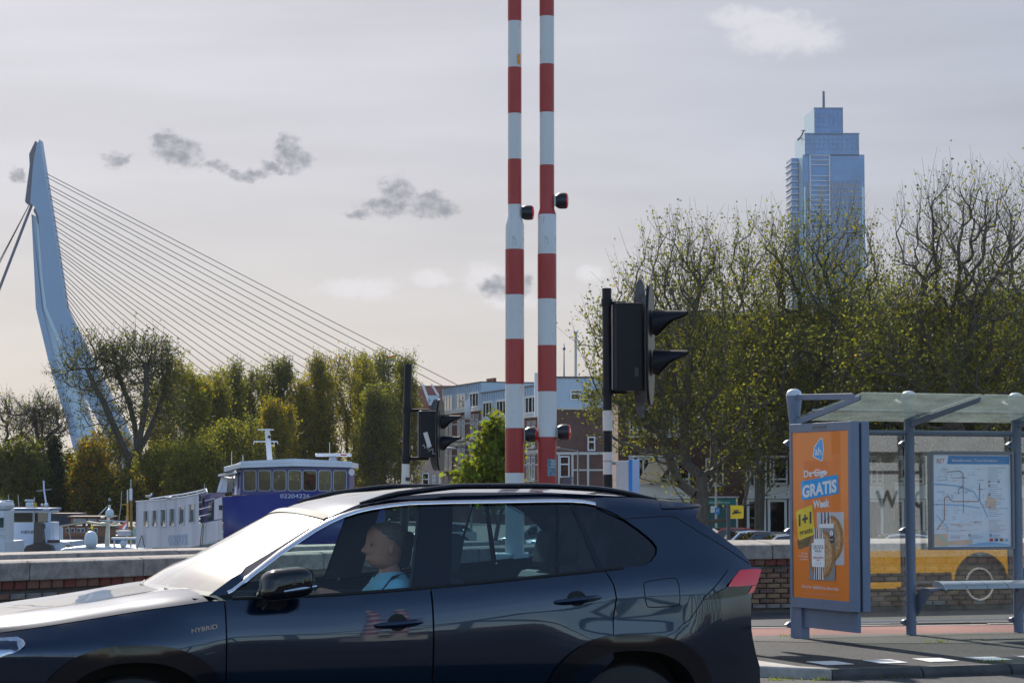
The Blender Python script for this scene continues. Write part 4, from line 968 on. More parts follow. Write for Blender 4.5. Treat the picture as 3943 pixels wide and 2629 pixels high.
for far in (False, True):
    b = MB(); skin_panel(b, hl, -.004, far, .03); o = b.build('headlamp', M_hl, car, smooth='all')
    b = MB(); skin_panel(b, [(hl[i][0] * .9 + hl[4][0] * .1, hl[i][1] * .86 + .885 * .14) for i in range(len(hl))], -.010, far, .03); b.build('lens', glass('lamp_lens', (.9, .92, .95)), o, smooth='all')
# shut lines drawn as thin recessed seals: fuel flap, bumper, tailgate, spoiler
def seam(px, closed=False, r=.0032, off=.0005, name='shut_line', rnd=0):
    P = cqs(px); P = chaikin(P, rnd, closed) if rnd else P; P = resample(P, .03, closed); P = P + [P[0]] if closed else P
    for far in (False, True):
        b = MB(); b.tube([CP(t, (CW - V(t, z) - off) if far else V(t, z) + off, z) for t, z in P], r, 5); b.build(name, M_gap, car, smooth=True)
seam([(2478, 2250), (2482, 2238), (2592, 2222), (2612, 2232), (2620, 2325), (2606, 2332), (2500, 2338), (2488, 2328)], True, rnd=1, name='fuel_flap_line')
seam([(2405, 1997), (2430, 1994), (2575, 1986), (2600, 1990), (2700, 2052), (2800, 2112), (2884, 2168)]); seam([(2300, 1950), (2405, 1998)]); seam([(2520, 1906), (2548, 1958), (2600, 1956), (2695, 1950)])
seam([(2704, 2312), (2660, 2380), (2632, 2402)])
# handles
for px0, px1, py0, py1, dn in ((1445, 1626, 2362, 2432, 0), (2138, 2311, 2273, 2336, 2)):
    sl = -.16 if dn == 0 else -.22
    for far in (False, True):
        D_ = doors[dn + (1 if far else 0)]
        cx, cy = (px0 + px1) / 2, (py0 + py1) / 2; w = (px1 - px0) / 2
        b = MB(); skin_panel(b, cqs([(cx + w * .42 * math.cos(a) - w * .05, cy + (py1 - py0) * .48 * math.sin(a) - 2) for a in [R(20 * k) for k in range(18)]]), -.0015, far, .03); b.build('handle_recess', M_gap, D_, smooth='all')
        P = [cq(px0 + (px1 - px0) * k / 8, cy + w * -sl * .55 * (1 - 2 * k / 8) + 3) for k in range(9)]
        b = MB(); b.tube([CP(t, (CW - (V(t, z) - o)) if far else V(t, z) - o, z) for (t, z), o in zip(P, (.004, .022, .034, .038, .040, .038, .034, .022, .004))], [.010, .014, .017, .018, .018, .018, .017, .015, .010], 8); b.build('handle', M_paint, D_, smooth=True)
# mirrors
for far in (False, True):
    tm, zm = cq(1098, 2246, -.13); sg = -1 if not far else 1; vm = V(tm, zm) + .0
    def mv(t, o, z): return CP(tm + t, CW - (vm - o) if far else vm - o, zm + z)
    b = MB(); rings = [(.05, .55, .55), (.075, .86, .88), (.14, 1, 1), (.20, .98, .97), (.245, .82, .85), (.262, .5, .55)]
    n = 20; vs = []
    for o, kx, kz in rings:
        for k in range(n):
            a = 2 * math.pi * k / n; ca, sa = math.cos(a), math.sin(a); x = .138 * kx * math.copysign(abs(ca) ** .6, ca); z = .082 * kz * math.copysign(abs(sa) ** .6, sa)
            vs.append(mv(x - (.02 if x < 0 else 0) * (z < 0), o, z + x * .10))
    b.add(vs, [(i * n + k, i * n + (k + 1) % n, (i + 1) * n + (k + 1) % n, (i + 1) * n + k) for i in range(5) for k in range(n)] + [tuple(range(n)), tuple(range(5 * n, 6 * n))])
    mi = b.build('door_mirror', M_gloss, car, smooth='all')
    b = MB(); b.prism([mv(-.16, .0, -.22), mv(-.03, .0, -.24), mv(.00, .06, -.10), mv(.01, .11, -.06), mv(-.10, .12, -.06), mv(-.13, .07, -.09)], CT * .03); b.prism([mv(-.13, -.03, -.20), mv(-.02, -.03, -.22), mv(.02, .13, -.07), mv(-.09, .13, -.06)], Z3 * .05); b.build('mirror_stalk', M_trim, mi)
    b = MB(); b.tube([mv(-.04, .262, -.035), mv(.05, .268, -.022), mv(.14, .22, -.012)], [.006, .009, .006], 6); b.build('indicator_strip', M_chrome, mi, smooth=True)
b = cqs([(712, 2440), (840, 2420)]); p = CP(b[0][0] + .03, V(*b[0]) - .004, b[0][1] + .004); e = CP(b[1][0], V(*b[1]) - .004, b[1][1] + .004)
text('badge_lettering', 'HYBRID', p, (e - p).normalized(), Z3, .022, M_chrome, car, width=(e - p).length * .95, align='LEFT', bold=.02)
# wheels
for c in (RW, FW_):
    for far in (False, True):
        ax = CN if far else -CN; o = CP(c[0], CW - .28 if far else .28, .365)
        b = MB(); b.lathe(o, [(.24, .0), (.33, .005), (.358, .03), (.365, .06), (.365, .19), (.352, .22), (.30, .235), (.25, .225)], 40, axis=ax); w = b.build('wheel', mat('tyre', (.018, .018, .019), .75, var=.15, scale=20), car, smooth=True)
        b = MB(); b.lathe(o, [(.25, .05), (.25, .21), (.235, .215), (.225, .10), (.05, .09), (.05, .18), (.001, .185)], 30, axis=ax)
        for k in range(5):
            a = 2 * math.pi * k / 5; d1 = CT * math.cos(a) + Z3 * math.sin(a); d2_ = CT * -math.sin(a) + Z3 * math.cos(a)
            b.prism([o + ax * .17 + d1 * .04 + d2_ * .03, o + ax * .17 + d1 * .04 - d2_ * .03, o + ax * .20 + d1 * .235 - d2_ * .022, o + ax * .20 + d1 * .235 + d2_ * .022], ax * .018)
        b.build('rim', mat('rim_alloy', (.16, .17, .19), .3, metal=.8, var=.1), w, smooth=True)
# cabin
def seat(t, v, w):
    b = MB(); b.prism([CP(t - .26, v, .56), CP(t + .20, v, .52), CP(t + .26, v, .62), CP(t - .24, v, .70)], CN * w); b.prism([CP(t + .18, v, .58), CP(t + .30, v, .58), CP(t + .47, v, 1.18), CP(t + .36, v, 1.20), CP(t + .24, v, .85)], CN * w)
    s = b.build('seat', M_int, car, bevel=.05)
    b = MB(); b.prism([CP(t + .36, v + w * .5 - .13, 1.215), CP(t + .46, v + w * .5 - .13, 1.215), CP(t + .50, v + w * .5 - .12, 1.42), CP(t + .41, v + w * .5 - .12, 1.43)], CN * .26); b.build('head_rest', M_int, s, bevel=.03)
    b = MB(); 
    for o in (-.06, .06): b.tube([CP(t + .40, v + w * .5 + o, 1.15), CP(t + .43, v + w * .5 + o, 1.26)], .007, 6)
    b.build('head_rest_stem', M_chrome, s)
SD = -1.31
seat(SD, .24, .50); seat(SD, 1.12, .50); seat(-.42, .24, .66); seat(-.42, .96, .66)
b = MB(); b.prism([CP(-2.28, .09, .62), CP(-1.98, .09, .60), CP(-1.86, .09, .80), CP(-1.90, .09, .98), CP(-2.1, .09, 1.07), CP(-2.30, .09, 1.10)], CN * (CW - .18)); b.build('dashboard', M_int, car, bevel=.03)
sw_c = CP(-1.70, .48, .98); sw_n = (CT * .88 + Z3 * .47).normalized(); b = MB(); sx = CN; sy = sw_n.cross(sx).normalized()
ringp = [sw_c + (sx * math.cos(2 * math.pi * k / 28) + sy * math.sin(2 * math.pi * k / 28)) * .185 for k in range(29)]
b.tube(ringp, .015, 8, cap=False); b.lathe(sw_c - sw_n * .04, [(.001, 0), (.06, 0), (.06, .03), (.001, .035)], 14, axis=sw_n); b.box(sw_c - sw_n * .02, (.34, .03, .03), M=Matrix((sx, sw_n, sy)).transposed()); b.tube([sw_c - sw_n * .03, sw_c - sw_n * .30], .03, 8); b.build('steering_wheel', M_int, car, smooth=True)
for v, s_ in ((.10, 1), (CW - .10, -1)):
    b = MB(); b.frame(CP(0, 0, 0), CT, CN, Z3, -2.2, -.15, v - .015, v + .015, .35, 1.08); b.build('door_trim', M_int, car, bevel=.01)
b = MB(); b.tube([wsp(.80, .5) + Z3 * -.03, wsp(.80, .5) + Vector((0, 0, -.05)) + CT * .06], .008, 6); b.box(wsp(.80, .5) + Z3 * -.07 + CT * .07, (.03, .24, .06), rz=TC); b.build('rear_view_mirror', M_int, car)

# ------------------------------------------------------------------ the driver
def skinned(pts, edges, rad, sub=2, root=0):
    me = bpy.data.meshes.new('sk'); me.from_pydata(pts, edges, []); o = bpy.data.objects.new('sk', me); COL.objects.link(o)
    md = o.modifiers.new('skin', 'SKIN'); md.use_smooth_shade = True; md.branch_smoothing = .6
    for i, r in enumerate(rad):
        me.skin_vertices[0].data[i].radius = (r, r) if isinstance(r, (int, float)) else r
        me.skin_vertices[0].data[i].use_root = (i == root)
    s = o.modifiers.new('sub', 'SUBSURF'); s.levels = sub; s.render_levels = sub
    bpy.context.view_layer.update(); r = bpy.data.meshes.new_from_object(o.evaluated_get(bpy.context.evaluated_depsgraph_get()))
    bpy.data.objects.remove(o); bpy.data.meshes.remove(me); return r
DV = .46
hd_t, hd_z = (lambda q: (q.dot(CT), q.z))(onplane(1478, 2098, C0 + CN * DV, CN) - C0)
def DP(t, v, z): return CP(t, DV + v, z)
hip = SD - .02
sh_t, sh_z = hd_t + .05, hd_z - .205
P_ = [DP(hip, 0, .74), DP(hip + .06, 0, .92), DP(sh_t - .02, 0, sh_z - .12), DP(sh_t, 0, sh_z + .0), DP(hd_t + .035, 0, hd_z - .12), DP(hd_t + .01, 0, hd_z - .03),
      DP(sh_t, -.185, sh_z - .03), DP(sh_t - .17, -.23, sh_z - .15), DP(sh_t - .36, -.18, 1.09), DP(-1.70 + .02, -.17, 1.13),
      DP(sh_t, .185, sh_z - .03), DP(sh_t - .15, .23, sh_z - .18), DP(sh_t - .36, .18, 1.07), DP(-1.70 + .02, .16, 1.11),
      DP(hip - .05, -.10, .70), DP(hip - .50, -.13, .72), DP(hip - .72, -.10, .38), DP(hip - .05, .10, .70), DP(hip - .50, .13, .72), DP(hip - .72, .10, .38)]
E_ = [(0, 1), (1, 2), (2, 3), (3, 4), (4, 5), (3, 6), (6, 7), (7, 8), (8, 9), (3, 10), (10, 11), (11, 12), (12, 13), (0, 14), (14, 15), (15, 16), (0, 17), (17, 18), (18, 19)]
RD = [.15, .14, .15, .085, .052, .055, .068, .05, .042, .030, .065, .05, .042, .030, .09, .075, .05, .09, .075, .05]
base = DP(hip, 0, .60)
person = thing('person', 'driver in a light blue shirt at the wheel of the passing car', 'person', base)
def headmesh():
    """head about 0.23 m high, facing the front of the car"""
    b = MB(); n = 44; rings = []
    prof = [(-.125, .030, .050, .012), (-.118, .048, .066, .004), (-.100, .062, .086, -.004), (-.075, .068, .092, -.002), (-.045, .071, .094, .002), (-.015, .074, .099, .006), (.015, .076, .103, .008), (.045, .077, .105, .010), (.075, .073, .100, .012), (.098, .060, .084, .014), (.112, .040, .058, .016), (.120, .012, .018, .018)]
    prof = [tuple(p[j] + (q[j] - p[j]) * k / 4 for j in range(4)) for p, q in zip(prof, prof[1:]) for k in range(4)] + [prof[-1]]
    vs = []
    for z, rw, rl, c in prof:
        for k in range(n):
            a = 2 * math.pi * k / n; x = -math.cos(a) * rl; y = math.sin(a) * rw; f = max(0.0, math.cos(a)) ** 18   # f: the face's middle
            fb = max(0.0, math.cos(a)) ** 4
            x += c
            if z < -.09: x += .014 * fb
            x -= .030 * f * math.exp(-((z + .030) / .018) ** 2) + .014 * f * math.exp(-((z + .005) / .025) ** 2)      # nose
            x -= .010 * f * math.exp(-((z + .072) / .010) ** 2) + .008 * fb * math.exp(-((z + .108) / .014) ** 2)     # lips, chin
            x += .010 * max(0.0, math.cos(a - .5)) ** 30 * math.exp(-((z - .004) / .012) ** 2) + .010 * max(0.0, math.cos(a + .5)) ** 30 * math.exp(-((z - .004) / .012) ** 2)  # eye sockets
            vs.append((x, y, z))
    b.add(vs, [(i * n + k, i * n + (k + 1) % n, (i + 1) * n + (k + 1) % n, (i + 1) * n + k) for i in range(len(prof) - 1) for k in range(n)] + [tuple(range(n)), tuple(range((len(prof) - 1) * n, len(prof) * n))])
    for s in (-1, 1): b.ball((.018, s * .077, -.020), (.018, .010, .030), 10, 7)
    b.v = [DP(hd_t, 0, hd_z) + CT * v.x + CN * v.y + Z3 * v.z for v in b.v]; return b
def meshdata(me): return [v.co.copy() for v in me.vertices], [tuple(p.vertices) for p in me.polygons]
hb = headmesh(); bm_ = MB(); bm_skin = skinned(P_, E_, RD); v_, f_ = meshdata(bm_skin); bm_.add(v_, f_); bm_.add(hb.v, hb.f)
for s, wi in ((-1, 9), (1, 13)):            # hands closed round the rim
    wc = P_[wi]; hv = [wc, wc - CT * .05 + Z3 * .02]; he = [(0, 1)]; hr = [.026, (.022, .036)]
    for k in range(4):
        y = (-.027 + .018 * k) * s; L = (.030, .034, .032, .026)[k]; o = len(hv)
        hv += [hv[1] + CN * y - CT * .03 + Z3 * .006, hv[1] + CN * y - CT * (.03 + L) - Z3 * .010, hv[1] + CN * y - CT * (.035 + L * .8) - Z3 * .036]; he += [(1, o), (o, o + 1), (o + 1, o + 2)]; hr += [.010, .009, .008]
    o = len(hv); hv += [hv[0] - CT * .03 - CN * .03 * s + Z3 * .0, hv[0] - CT * .07 - CN * .035 * s - Z3 * .012]; he += [(0, o), (o, o + 1)]; hr += [.012, .009]
    v_, f_ = meshdata(skinned(hv, he, hr)); bm_.add(v_, f_)
bm_.build('body', mat('skin', (.46, .19, .12), .5, var=.08, scale=20), person, smooth='all', fix=False)
# the shirt is the torso and upper arms of the body, set off from the skin
sk = bm_skin; v_ = [v.co.copy() for v in sk.vertices]; nr = [v.normal.copy() for v in sk.vertices]
def shirt_here(p):
    if p.z > sh_z + .055: return False
    for a, c in ((7, 8), (8, 9), (11, 12), (12, 13)):
        A, B = P_[a], P_[c]; d = B - A; k = (p - A).dot(d) / d.dot(d)
        if (a in (8, 12) or k > .25) and -.2 < k < 1.3 and (p - A - d * max(0, min(1, k))).length < .075: return False
    for a, c in ((14, 15), (15, 16), (17, 18), (18, 19)):
        A, B = P_[a], P_[c]; d = B - A; k = (p - A).dot(d) / d.dot(d)
        if k > .2 and (p - A - d * max(0, min(1, k))).length < .13: return False
    return True
ok = [shirt_here(p) for p in v_]; b = MB(); b.add([p + n_ * .014 for p, n_ in zip(v_, nr)], [tuple(f.vertices) for f in sk.polygons if all(ok[i] for i in f.vertices)])
b.build('shirt', mat('light_blue_shirt', (.22, .50, .66), .8, var=.1), person, smooth='all', fix=False)
b = MB(); v_, f_ = meshdata(skinned([P_[0], P_[14], P_[15], P_[16], P_[17], P_[18], P_[19]], [(0, 1), (1, 2), (2, 3), (0, 4), (4, 5), (5, 6)], [.16, .10, .085, .06, .10, .085, .06])); b.add(v_, f_); b.build('trousers', mat('dark_trousers', (.03, .035, .05), .8), person, smooth='all', fix=False)
hloc = [((p - DP(hd_t, 0, hd_z)).dot(CT), (p - DP(hd_t, 0, hd_z)).dot(CN), p.z - hd_z) for p in hb.v]; ctr = DP(hd_t + .01, 0, hd_z)
okh = [z > .030 - .80 * (x - .004) + .35 * max(0, .05 - abs(y)) and i < 45 * 44 for i, (x, y, z) in enumerate(hloc)]; b = MB()
b.add([p + (p - ctr).normalized() * .005 for p in hb.v], [f for f in hb.f if all(okh[i] for i in f)]); b.build('hair', mat('short_grey_hair', (.17, .12, .09), .9, var=.5, scale=90, bump=.8, bscale=160), person, smooth='all', fix=False)
MB().prism([DP(sh_t + .10, -.30, sh_z + .10), DP(sh_t - .06, -.185, sh_z + .045), DP(sh_t - .14, -.02, sh_z - .12), DP(sh_t - .10, .10, sh_z - .34), DP(sh_t - .06, .10, sh_z - .34), DP(sh_t - .10, -.02, sh_z - .12), DP(sh_t - .02, -.185, sh_z + .05)], CN * -.006).build('seat_belt', M_gap, person)
for s in (-1, 1):
    b = MB(); b.ball(DP(hd_t - .076, s * .031, hd_z + .004), .009, 10, 7); b.build('eye', mat('eye_dark', (.10, .08, .07), .2, var=0), person, smooth='all')
# ================================================================== CABLE BRIDGE
YP = 920.0
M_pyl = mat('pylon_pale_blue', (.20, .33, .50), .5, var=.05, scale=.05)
M_pylp = mat('pylon_sunlit_blue', (.40, .56, .68), .5, var=.04, scale=.05)  # same blue paint; sunlit leg and rib put into a lighter tone
M_pyld = mat('pylon_shade_and_dark_steel', (.07, .10, .16), .5, var=.05, scale=.05)  # fin's shade put into a darker blue; dark steel parts share it
M_cab = mat('cable_grey', (.035, .033, .035), .5, var=.1, scale=.05)
brd = thing('cable_bridge', 'pale blue cable stayed bridge with a kinked leaning pylon', 'bridge', Vector((-178, YP, QZ)))
def pp3(l, dy=0.0): return [at(x, y, YP + dy) for x, y in l]
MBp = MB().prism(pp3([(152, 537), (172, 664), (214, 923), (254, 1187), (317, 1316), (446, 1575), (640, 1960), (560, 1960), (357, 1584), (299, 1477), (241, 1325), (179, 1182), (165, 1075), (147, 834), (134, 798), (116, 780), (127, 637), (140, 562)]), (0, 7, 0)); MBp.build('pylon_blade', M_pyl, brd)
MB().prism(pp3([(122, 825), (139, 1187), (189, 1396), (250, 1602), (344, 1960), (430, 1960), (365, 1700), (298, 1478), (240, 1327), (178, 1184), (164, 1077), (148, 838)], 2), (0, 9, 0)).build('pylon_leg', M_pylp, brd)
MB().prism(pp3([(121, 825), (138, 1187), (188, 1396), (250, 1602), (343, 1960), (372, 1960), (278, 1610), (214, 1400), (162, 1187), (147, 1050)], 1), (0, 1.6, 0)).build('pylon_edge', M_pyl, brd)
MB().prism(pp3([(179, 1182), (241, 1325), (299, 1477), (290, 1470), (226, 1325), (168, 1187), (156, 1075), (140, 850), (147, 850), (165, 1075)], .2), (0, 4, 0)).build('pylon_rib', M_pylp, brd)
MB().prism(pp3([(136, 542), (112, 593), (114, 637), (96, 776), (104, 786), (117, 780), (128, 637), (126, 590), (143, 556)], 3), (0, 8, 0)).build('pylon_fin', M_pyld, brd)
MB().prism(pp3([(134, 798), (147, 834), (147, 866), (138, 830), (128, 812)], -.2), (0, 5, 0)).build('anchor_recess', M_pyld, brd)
anc = [664, 706, 748, 787, 827, 865, 903, 939, 966, 1003, 1039, 1075, 1108, 1142, 1178]
import bisect
edge = [(537, 152), (664, 172), (923, 214), (1187, 254)]
for i, ya in enumerate(anc):
    xa = interp(ya, edge); k = i / 14.0; xd = 2388 - (2388 - 585) * k ** .93
    for j in (0, 1):
        A = at(xa - 3, ya + 13 * j, YP + 3.5); B = at(xd - 78 * j * (1 - .5 * k), 1800, YP + 40 - 40 * j)
        MB().tube([A, A.lerp(B, .5) - Z3 * .5, B], .14, 5, cap=False).build('stay_cable', M_cab, brd)
for (xb, r) in ((-268, .55), (-402, .17), (-428, .17)):
    A = at(122 if r > .5 else 112, 790, YP + 4); B = at(xb, 1800, YP + 30); MB().tube([A, B], r, 8).build('back_stay', M_pyld if r > .5 else M_cab, brd)
D0 = at(-2600, 1800, YP + 25); D1 = at(2500, 1800, YP + 25)
MB().frame(Vector((D0.x, YP, D0.z)), X3, Y3, Z3, 0, D1.x - D0.x, 5, 38, -2.5, 0).build('deck', M_pyl, brd)

# ================================================================== GLASS TOWER
YT = 1276.0; ST = F / YT
M_tg = mat('tower_blue_glass', (.035, .11, .25), .12, metal=.35, var=.25, scale=.12, spec=.8)
M_tg2 = mat('tower_deep_glass', (.02, .10, .26), .12, metal=.35, var=.3, scale=.2, spec=.8)
M_tgl = mat('tower_lit_glass', (.30, .46, .56), .2, metal=.2, var=.1, scale=.3)  # sunlight on the left faces put into a paler glass tone
M_tgr = mat('tower_grey_cladding', (.23, .25, .29), .7, var=.06, scale=.2)
M_tlt = mat('tower_pale_slab', (.42, .50, .60), .6, var=.05, scale=.2)
M_mull = mat('tower_mullion', (.11, .19, .31), .5, var=.05)
tw = thing('glass_tower', 'tall blue glass skyscraper with stepped top and antenna', 'building', Vector((at(3210, 1900, YT).x, YT, QZ)))
ex_t = X3; left_dir = (Vector((-1.9, 30, 0))).normalized()          # how the left faces run back
def tx(px): return at(px, 1000, YT).x
def tz(py): return at(3200, py, YT).z
def tblock(name, x0, x1, xl, ytop, ybot, m, ml, depth=None):
    X0, X1 = tx(x0), tx(x1); z1, z0 = tz(ytop), tz(ybot); Lx = tx(x0) - tx(xl)
    # depth so that the receding face shows x0..xl: solve along left_dir
    d = 30.0
    b = MB(); p = [Vector((X0, YT, z0)), Vector((X1, YT, z0)), Vector((X1, YT + d, z0)), Vector((X0 - d * .063, YT + d, z0))]
    b.prism(p, (0, 0, z1 - z0)); o = b.build(name, m, tw)
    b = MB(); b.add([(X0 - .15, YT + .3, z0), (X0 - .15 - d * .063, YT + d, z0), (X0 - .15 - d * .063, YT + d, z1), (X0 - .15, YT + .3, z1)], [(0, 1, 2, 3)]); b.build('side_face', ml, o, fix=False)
    return X0, X1, z0, z1
def mullions(par, x0, x1, ys, xs, w=.18):
    for x in xs: MB().box((tx(x), YT - .12, (tz(ys[0]) + tz(ys[-1])) / 2), (w, .2, tz(ys[0]) - tz(ys[-1]))).build('mullion', M_mull, tw)
    for y in ys: MB().box(((tx(x0) + tx(x1)) / 2, YT - .13, tz(y)), (tx(x1) - tx(x0), .2, w * 1.3)).build('floor_line', M_mull, tw)
tblock('crown_block', 3141, 3249, 3122, 418, 520, M_tg2, M_tgl); mullions(tw, 3141, 3249, [420, 452, 471, 490], [3160, 3178, 3196, 3214, 3232])
tblock('upper_block', 3104, 3312, 3062, 516, 600, M_tg, M_tgl); mullions(tw, 3104, 3312, [518, 537, 555, 575], range(3122, 3312, 18), .14)
tblock('tower_shaft', 3095, 3332, 3042, 596, 1900, M_tg, M_tgl)
for x in (3141, 3249): MB().box((tx(x), YT - .2, (tz(418) + tz(516)) / 2), (.3, .4, tz(418) - tz(516))).build('corner_post', M_mull, tw)
MB().box(((tx(3141) + tx(3249)) / 2, YT + 10, tz(418) + .2), (tx(3249) - tx(3141) + .6, 20.4, .5)).build('parapet', M_mull, tw)
MB().box(((tx(3104) + tx(3312)) / 2, YT + 13, tz(516) + .2), (tx(3312) - tx(3104) + .6, 26.4, .5)).build('parapet', M_mull, tw)
MB().box(((tx(3110) + tx(3194)) / 2, YT - .15, (tz(612) + tz(1800)) / 2), (.001 + tx(3194) - tx(3122), .25, tz(600) - tz(1800))).build('balcony_recess', M_tg2, tw)
for i in range(52):
    y = 600 + i * 18.5 + (24 if i > 2 else 0); 
    if y > 1500: break
    MB().box(((tx(3122) + tx(3194)) / 2, YT - .7, tz(y)), (tx(3194) - tx(3122), 1.3, .55)).build('balcony_slab', M_tlt, tw)
    if i > 4:
        MB().box((tx(3163), YT - .45, tz(y + 8)), (tx(3172) - tx(3152), .6, .9 + 1.1)).build('balcony_screen', M_tgr, tw)
for x in (3121, 3195): MB().box((tx(x), YT - .9, (tz(598) + tz(1600)) / 2), (.7, 1.6, tz(598) - tz(1600))).build('balcony_wall', M_tlt, tw)
MB().box(((tx(3198) + tx(3316)) / 2, YT - .2, (tz(698) + tz(1800)) / 2), (tx(3316) - tx(3198), .35, tz(698) - tz(1800))).build('grey_facade', M_tgr, tw)
MB().box(((tx(3108) + tx(3121)) / 2, YT - .2, (tz(700) + tz(1800)) / 2), (tx(3121) - tx(3108), .35, tz(700) - tz(1800))).build('grey_facade', M_tgr, tw)
wsrc = MB().box((0, 0, 0), (.95, .2, 2.3)).build('tmp', M_tg2, None).data; bpy.data.objects.remove(bpy.data.objects['tmp'])
for r in range(22):
    for c in range(9): linked(wsrc, 'window', (tx(3206 + c * 13.0), YT - .42, tz(712 + r * 23.2)), tw)
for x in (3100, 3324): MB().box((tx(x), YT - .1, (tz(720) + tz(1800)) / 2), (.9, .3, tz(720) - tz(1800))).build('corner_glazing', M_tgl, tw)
for i in range(34):
    y = 735 + i * 23; MB().box((tx(3325), YT - .2, tz(y)), (1.8, .5, .6)).build('corner_slab', M_tlt, tw)
for i in range(32):                                                  # stepped balconies of the receding side
    y = 615 + i * 24; 
    if y > 1300: break
    X = tx(3092); z = tz(y)
    MB().frame(Vector((X, YT + 8, z)), X3, left_dir, Z3, -4.6, -.4, 4, 22, -.45, .45).build('side_balcony', M_tlt, tw)
    MB().frame(Vector((X, YT + 8, z)), X3, left_dir, Z3, -3.9, -.4, 5, 21, .5, 2.6).build('side_window', M_tg2, tw)
MB().tube([(tx(3186), YT + 10, tz(418)), (tx(3186), YT + 10, tz(340))], [.75, .6], 8).build('antenna', M_pyld, tw)
MB().tube([(tx(3085), YT + 12, tz(528)), (tx(3098), YT + 12, tz(515)), (tx(3106), YT + 12, tz(498)), (tx(3110), YT + 12, tz(490))], [.6, .5, .5, .3], 6).tube([(tx(3100), YT + 12, tz(491)), (tx(3116), YT + 12, tz(490))], .3, 5).build('roof_crane', M_pyld, tw)

# ================================================================== BUILDINGS BEHIND THE HARBOUR
def brickwall(name, col, col2, sc=1.0):
    m = mat(name, col, .9, var=.15, scale=.6, col2=col2); t = m.node_tree; b = t.nodes['Principled BSDF']; src = b.inputs['Base Color'].links[0].from_socket
    br = t.nodes.new('ShaderNodeTexBrick'); br.inputs['Scale'].default_value = 4.2 * sc; br.inputs['Color1'].default_value = (1, 1, 1, 1); br.inputs['Color2'].default_value = (.72, .72, .72, 1); br.inputs['Mortar'].default_value = (1.15, 1.12, 1.08, 1); br.inputs['Mortar Size'].default_value = .012
    tcx = t.nodes.new('ShaderNodeTexCoord'); mp = t.nodes.new('ShaderNodeMapping'); mp.inputs['Rotation'].default_value = (R(90), 0, 0); t.links.new(tcx.outputs['Object'], mp.inputs[0]); t.links.new(mp.outputs[0], br.inputs['Vector'])
    mx = t.nodes.new('ShaderNodeMix'); mx.data_type = 'RGBA'; mx.blend_type = 'MULTIPLY'; mx.inputs[0].default_value = 1; t.links.new(src, mx.inputs[6]); t.links.new(br.outputs[0], mx.inputs[7]); t.links.new(mx.outputs[2], b.inputs['Base Color']); return m
M_bk1 = brickwall('facade_brick_red', (.20, .085, .065), (.27, .12, .095)); M_bk2 = brickwall('facade_brick_brown', (.115, .06, .05), (.16, .085, .07))
M_wp = mat('white_blue_panel', (.42, .52, .62), .6, var=.06, scale=.4); M_wps = mat('panel_batten', (.26, .38, .52), .6, var=.05)
M_wf = mat('white_frame', (.66, .68, .70), .5, var=.05); M_stone = mat('pale_stone', (.55, .53, .50), .8, var=.1)
M_win = glass('facade_glass', (.10, .13, .14), boost=1.6); M_room = mat('room_dark', (.05, .055, .06), .8, var=.4, scale=1.5); M_curt = mat('curtain', (.42, .43, .40), .9, var=.2, scale=3, stretch=(6, 6, .3))
M_roof = mat('flat_roof', (.10, .10, .10), .9); M_tile = mat('roof_tile_red', (.20, .075, .055), .85, var=.25, scale=3, bump=.4, bscale=6)
class Fac:
    """a facade: o = left foot, d = direction along it, n = outward normal"""
    def __init__(s, root, o, d, n): s.r = root; s.o = o; s.d = d; s.n = n
    def bx(s, name, m, x0, x1, z0, z1, y0, y1, par=None, bevel=0.0):
        b = MB(); b.frame(s.o, s.d, s.n, Z3, x0, x1, y0, y1, z0, z1); return b.build(name, m, par or s.r, bevel=bevel)
    def window(s, x0, x1, z0, z1, split=(.5,), rail=None, fw=.07, curt=None, frame=None, y=0.0, dep=.14):
        w = MB(); fm = frame or M_wf; f0, f1 = y - .02, y + .05
        b = MB(); b.frame(s.o, s.d, s.n, Z3, x0, x0 + fw, f0, f1, z0, z1); b.frame(s.o, s.d, s.n, Z3, x1 - fw, x1, f0, f1, z0, z1); b.frame(s.o, s.d, s.n, Z3, x0 + fw, x1 - fw, f0, f1, z0, z0 + fw); b.frame(s.o, s.d, s.n, Z3, x0 + fw, x1 - fw, f0, f1, z1 - fw, z1)
        for k in split: xx = x0 + (x1 - x0) * k; b.frame(s.o, s.d, s.n, Z3, xx - fw / 2, xx + fw / 2, f0 + .002, f1 - .002, z0 + fw, z1 - fw)
        if rail: zz = z0 + (z1 - z0) * rail; b.frame(s.o, s.d, s.n, Z3, x0 + fw, x1 - fw, f0 + .004, f1 - .004, zz - fw / 2, zz + fw / 2)
        o = b.build('window', fm, s.r)
        g = MB(); g.add([s.o + s.d * a + s.n * (y + .006) + Z3 * c for a, c in ((x0, z0), (x1, z0), (x1, z1), (x0, z1))], [(0, 1, 2, 3)]); g.build('pane', M_win, o, fix=False)
        g = MB(); g.add([s.o + s.d * a + s.n * (y - dep) + Z3 * c for a, c in ((x0, z0), (x1, z0), (x1, z1), (x0, z1))], [(0, 1, 2, 3)]); g.build('room', M_room, o, fix=False)
        if curt:
            c0, c1 = curt; a0, a1 = x0 + (x1 - x0) * c0, x0 + (x1 - x0) * c1; g = MB(); n = 10
            g.add([s.o + s.d * (a0 + (a1 - a0) * k / n) + s.n * (y - dep * .7 + (.03 if k % 2 else 0)) + Z3 * z for k in range(n + 1) for z in (z0, z1)], [(2 * k, 2 * k + 2, 2 * k + 3, 2 * k + 1) for k in range(n)]); g.build('curtain', M_curt, o, fix=False)
        return o
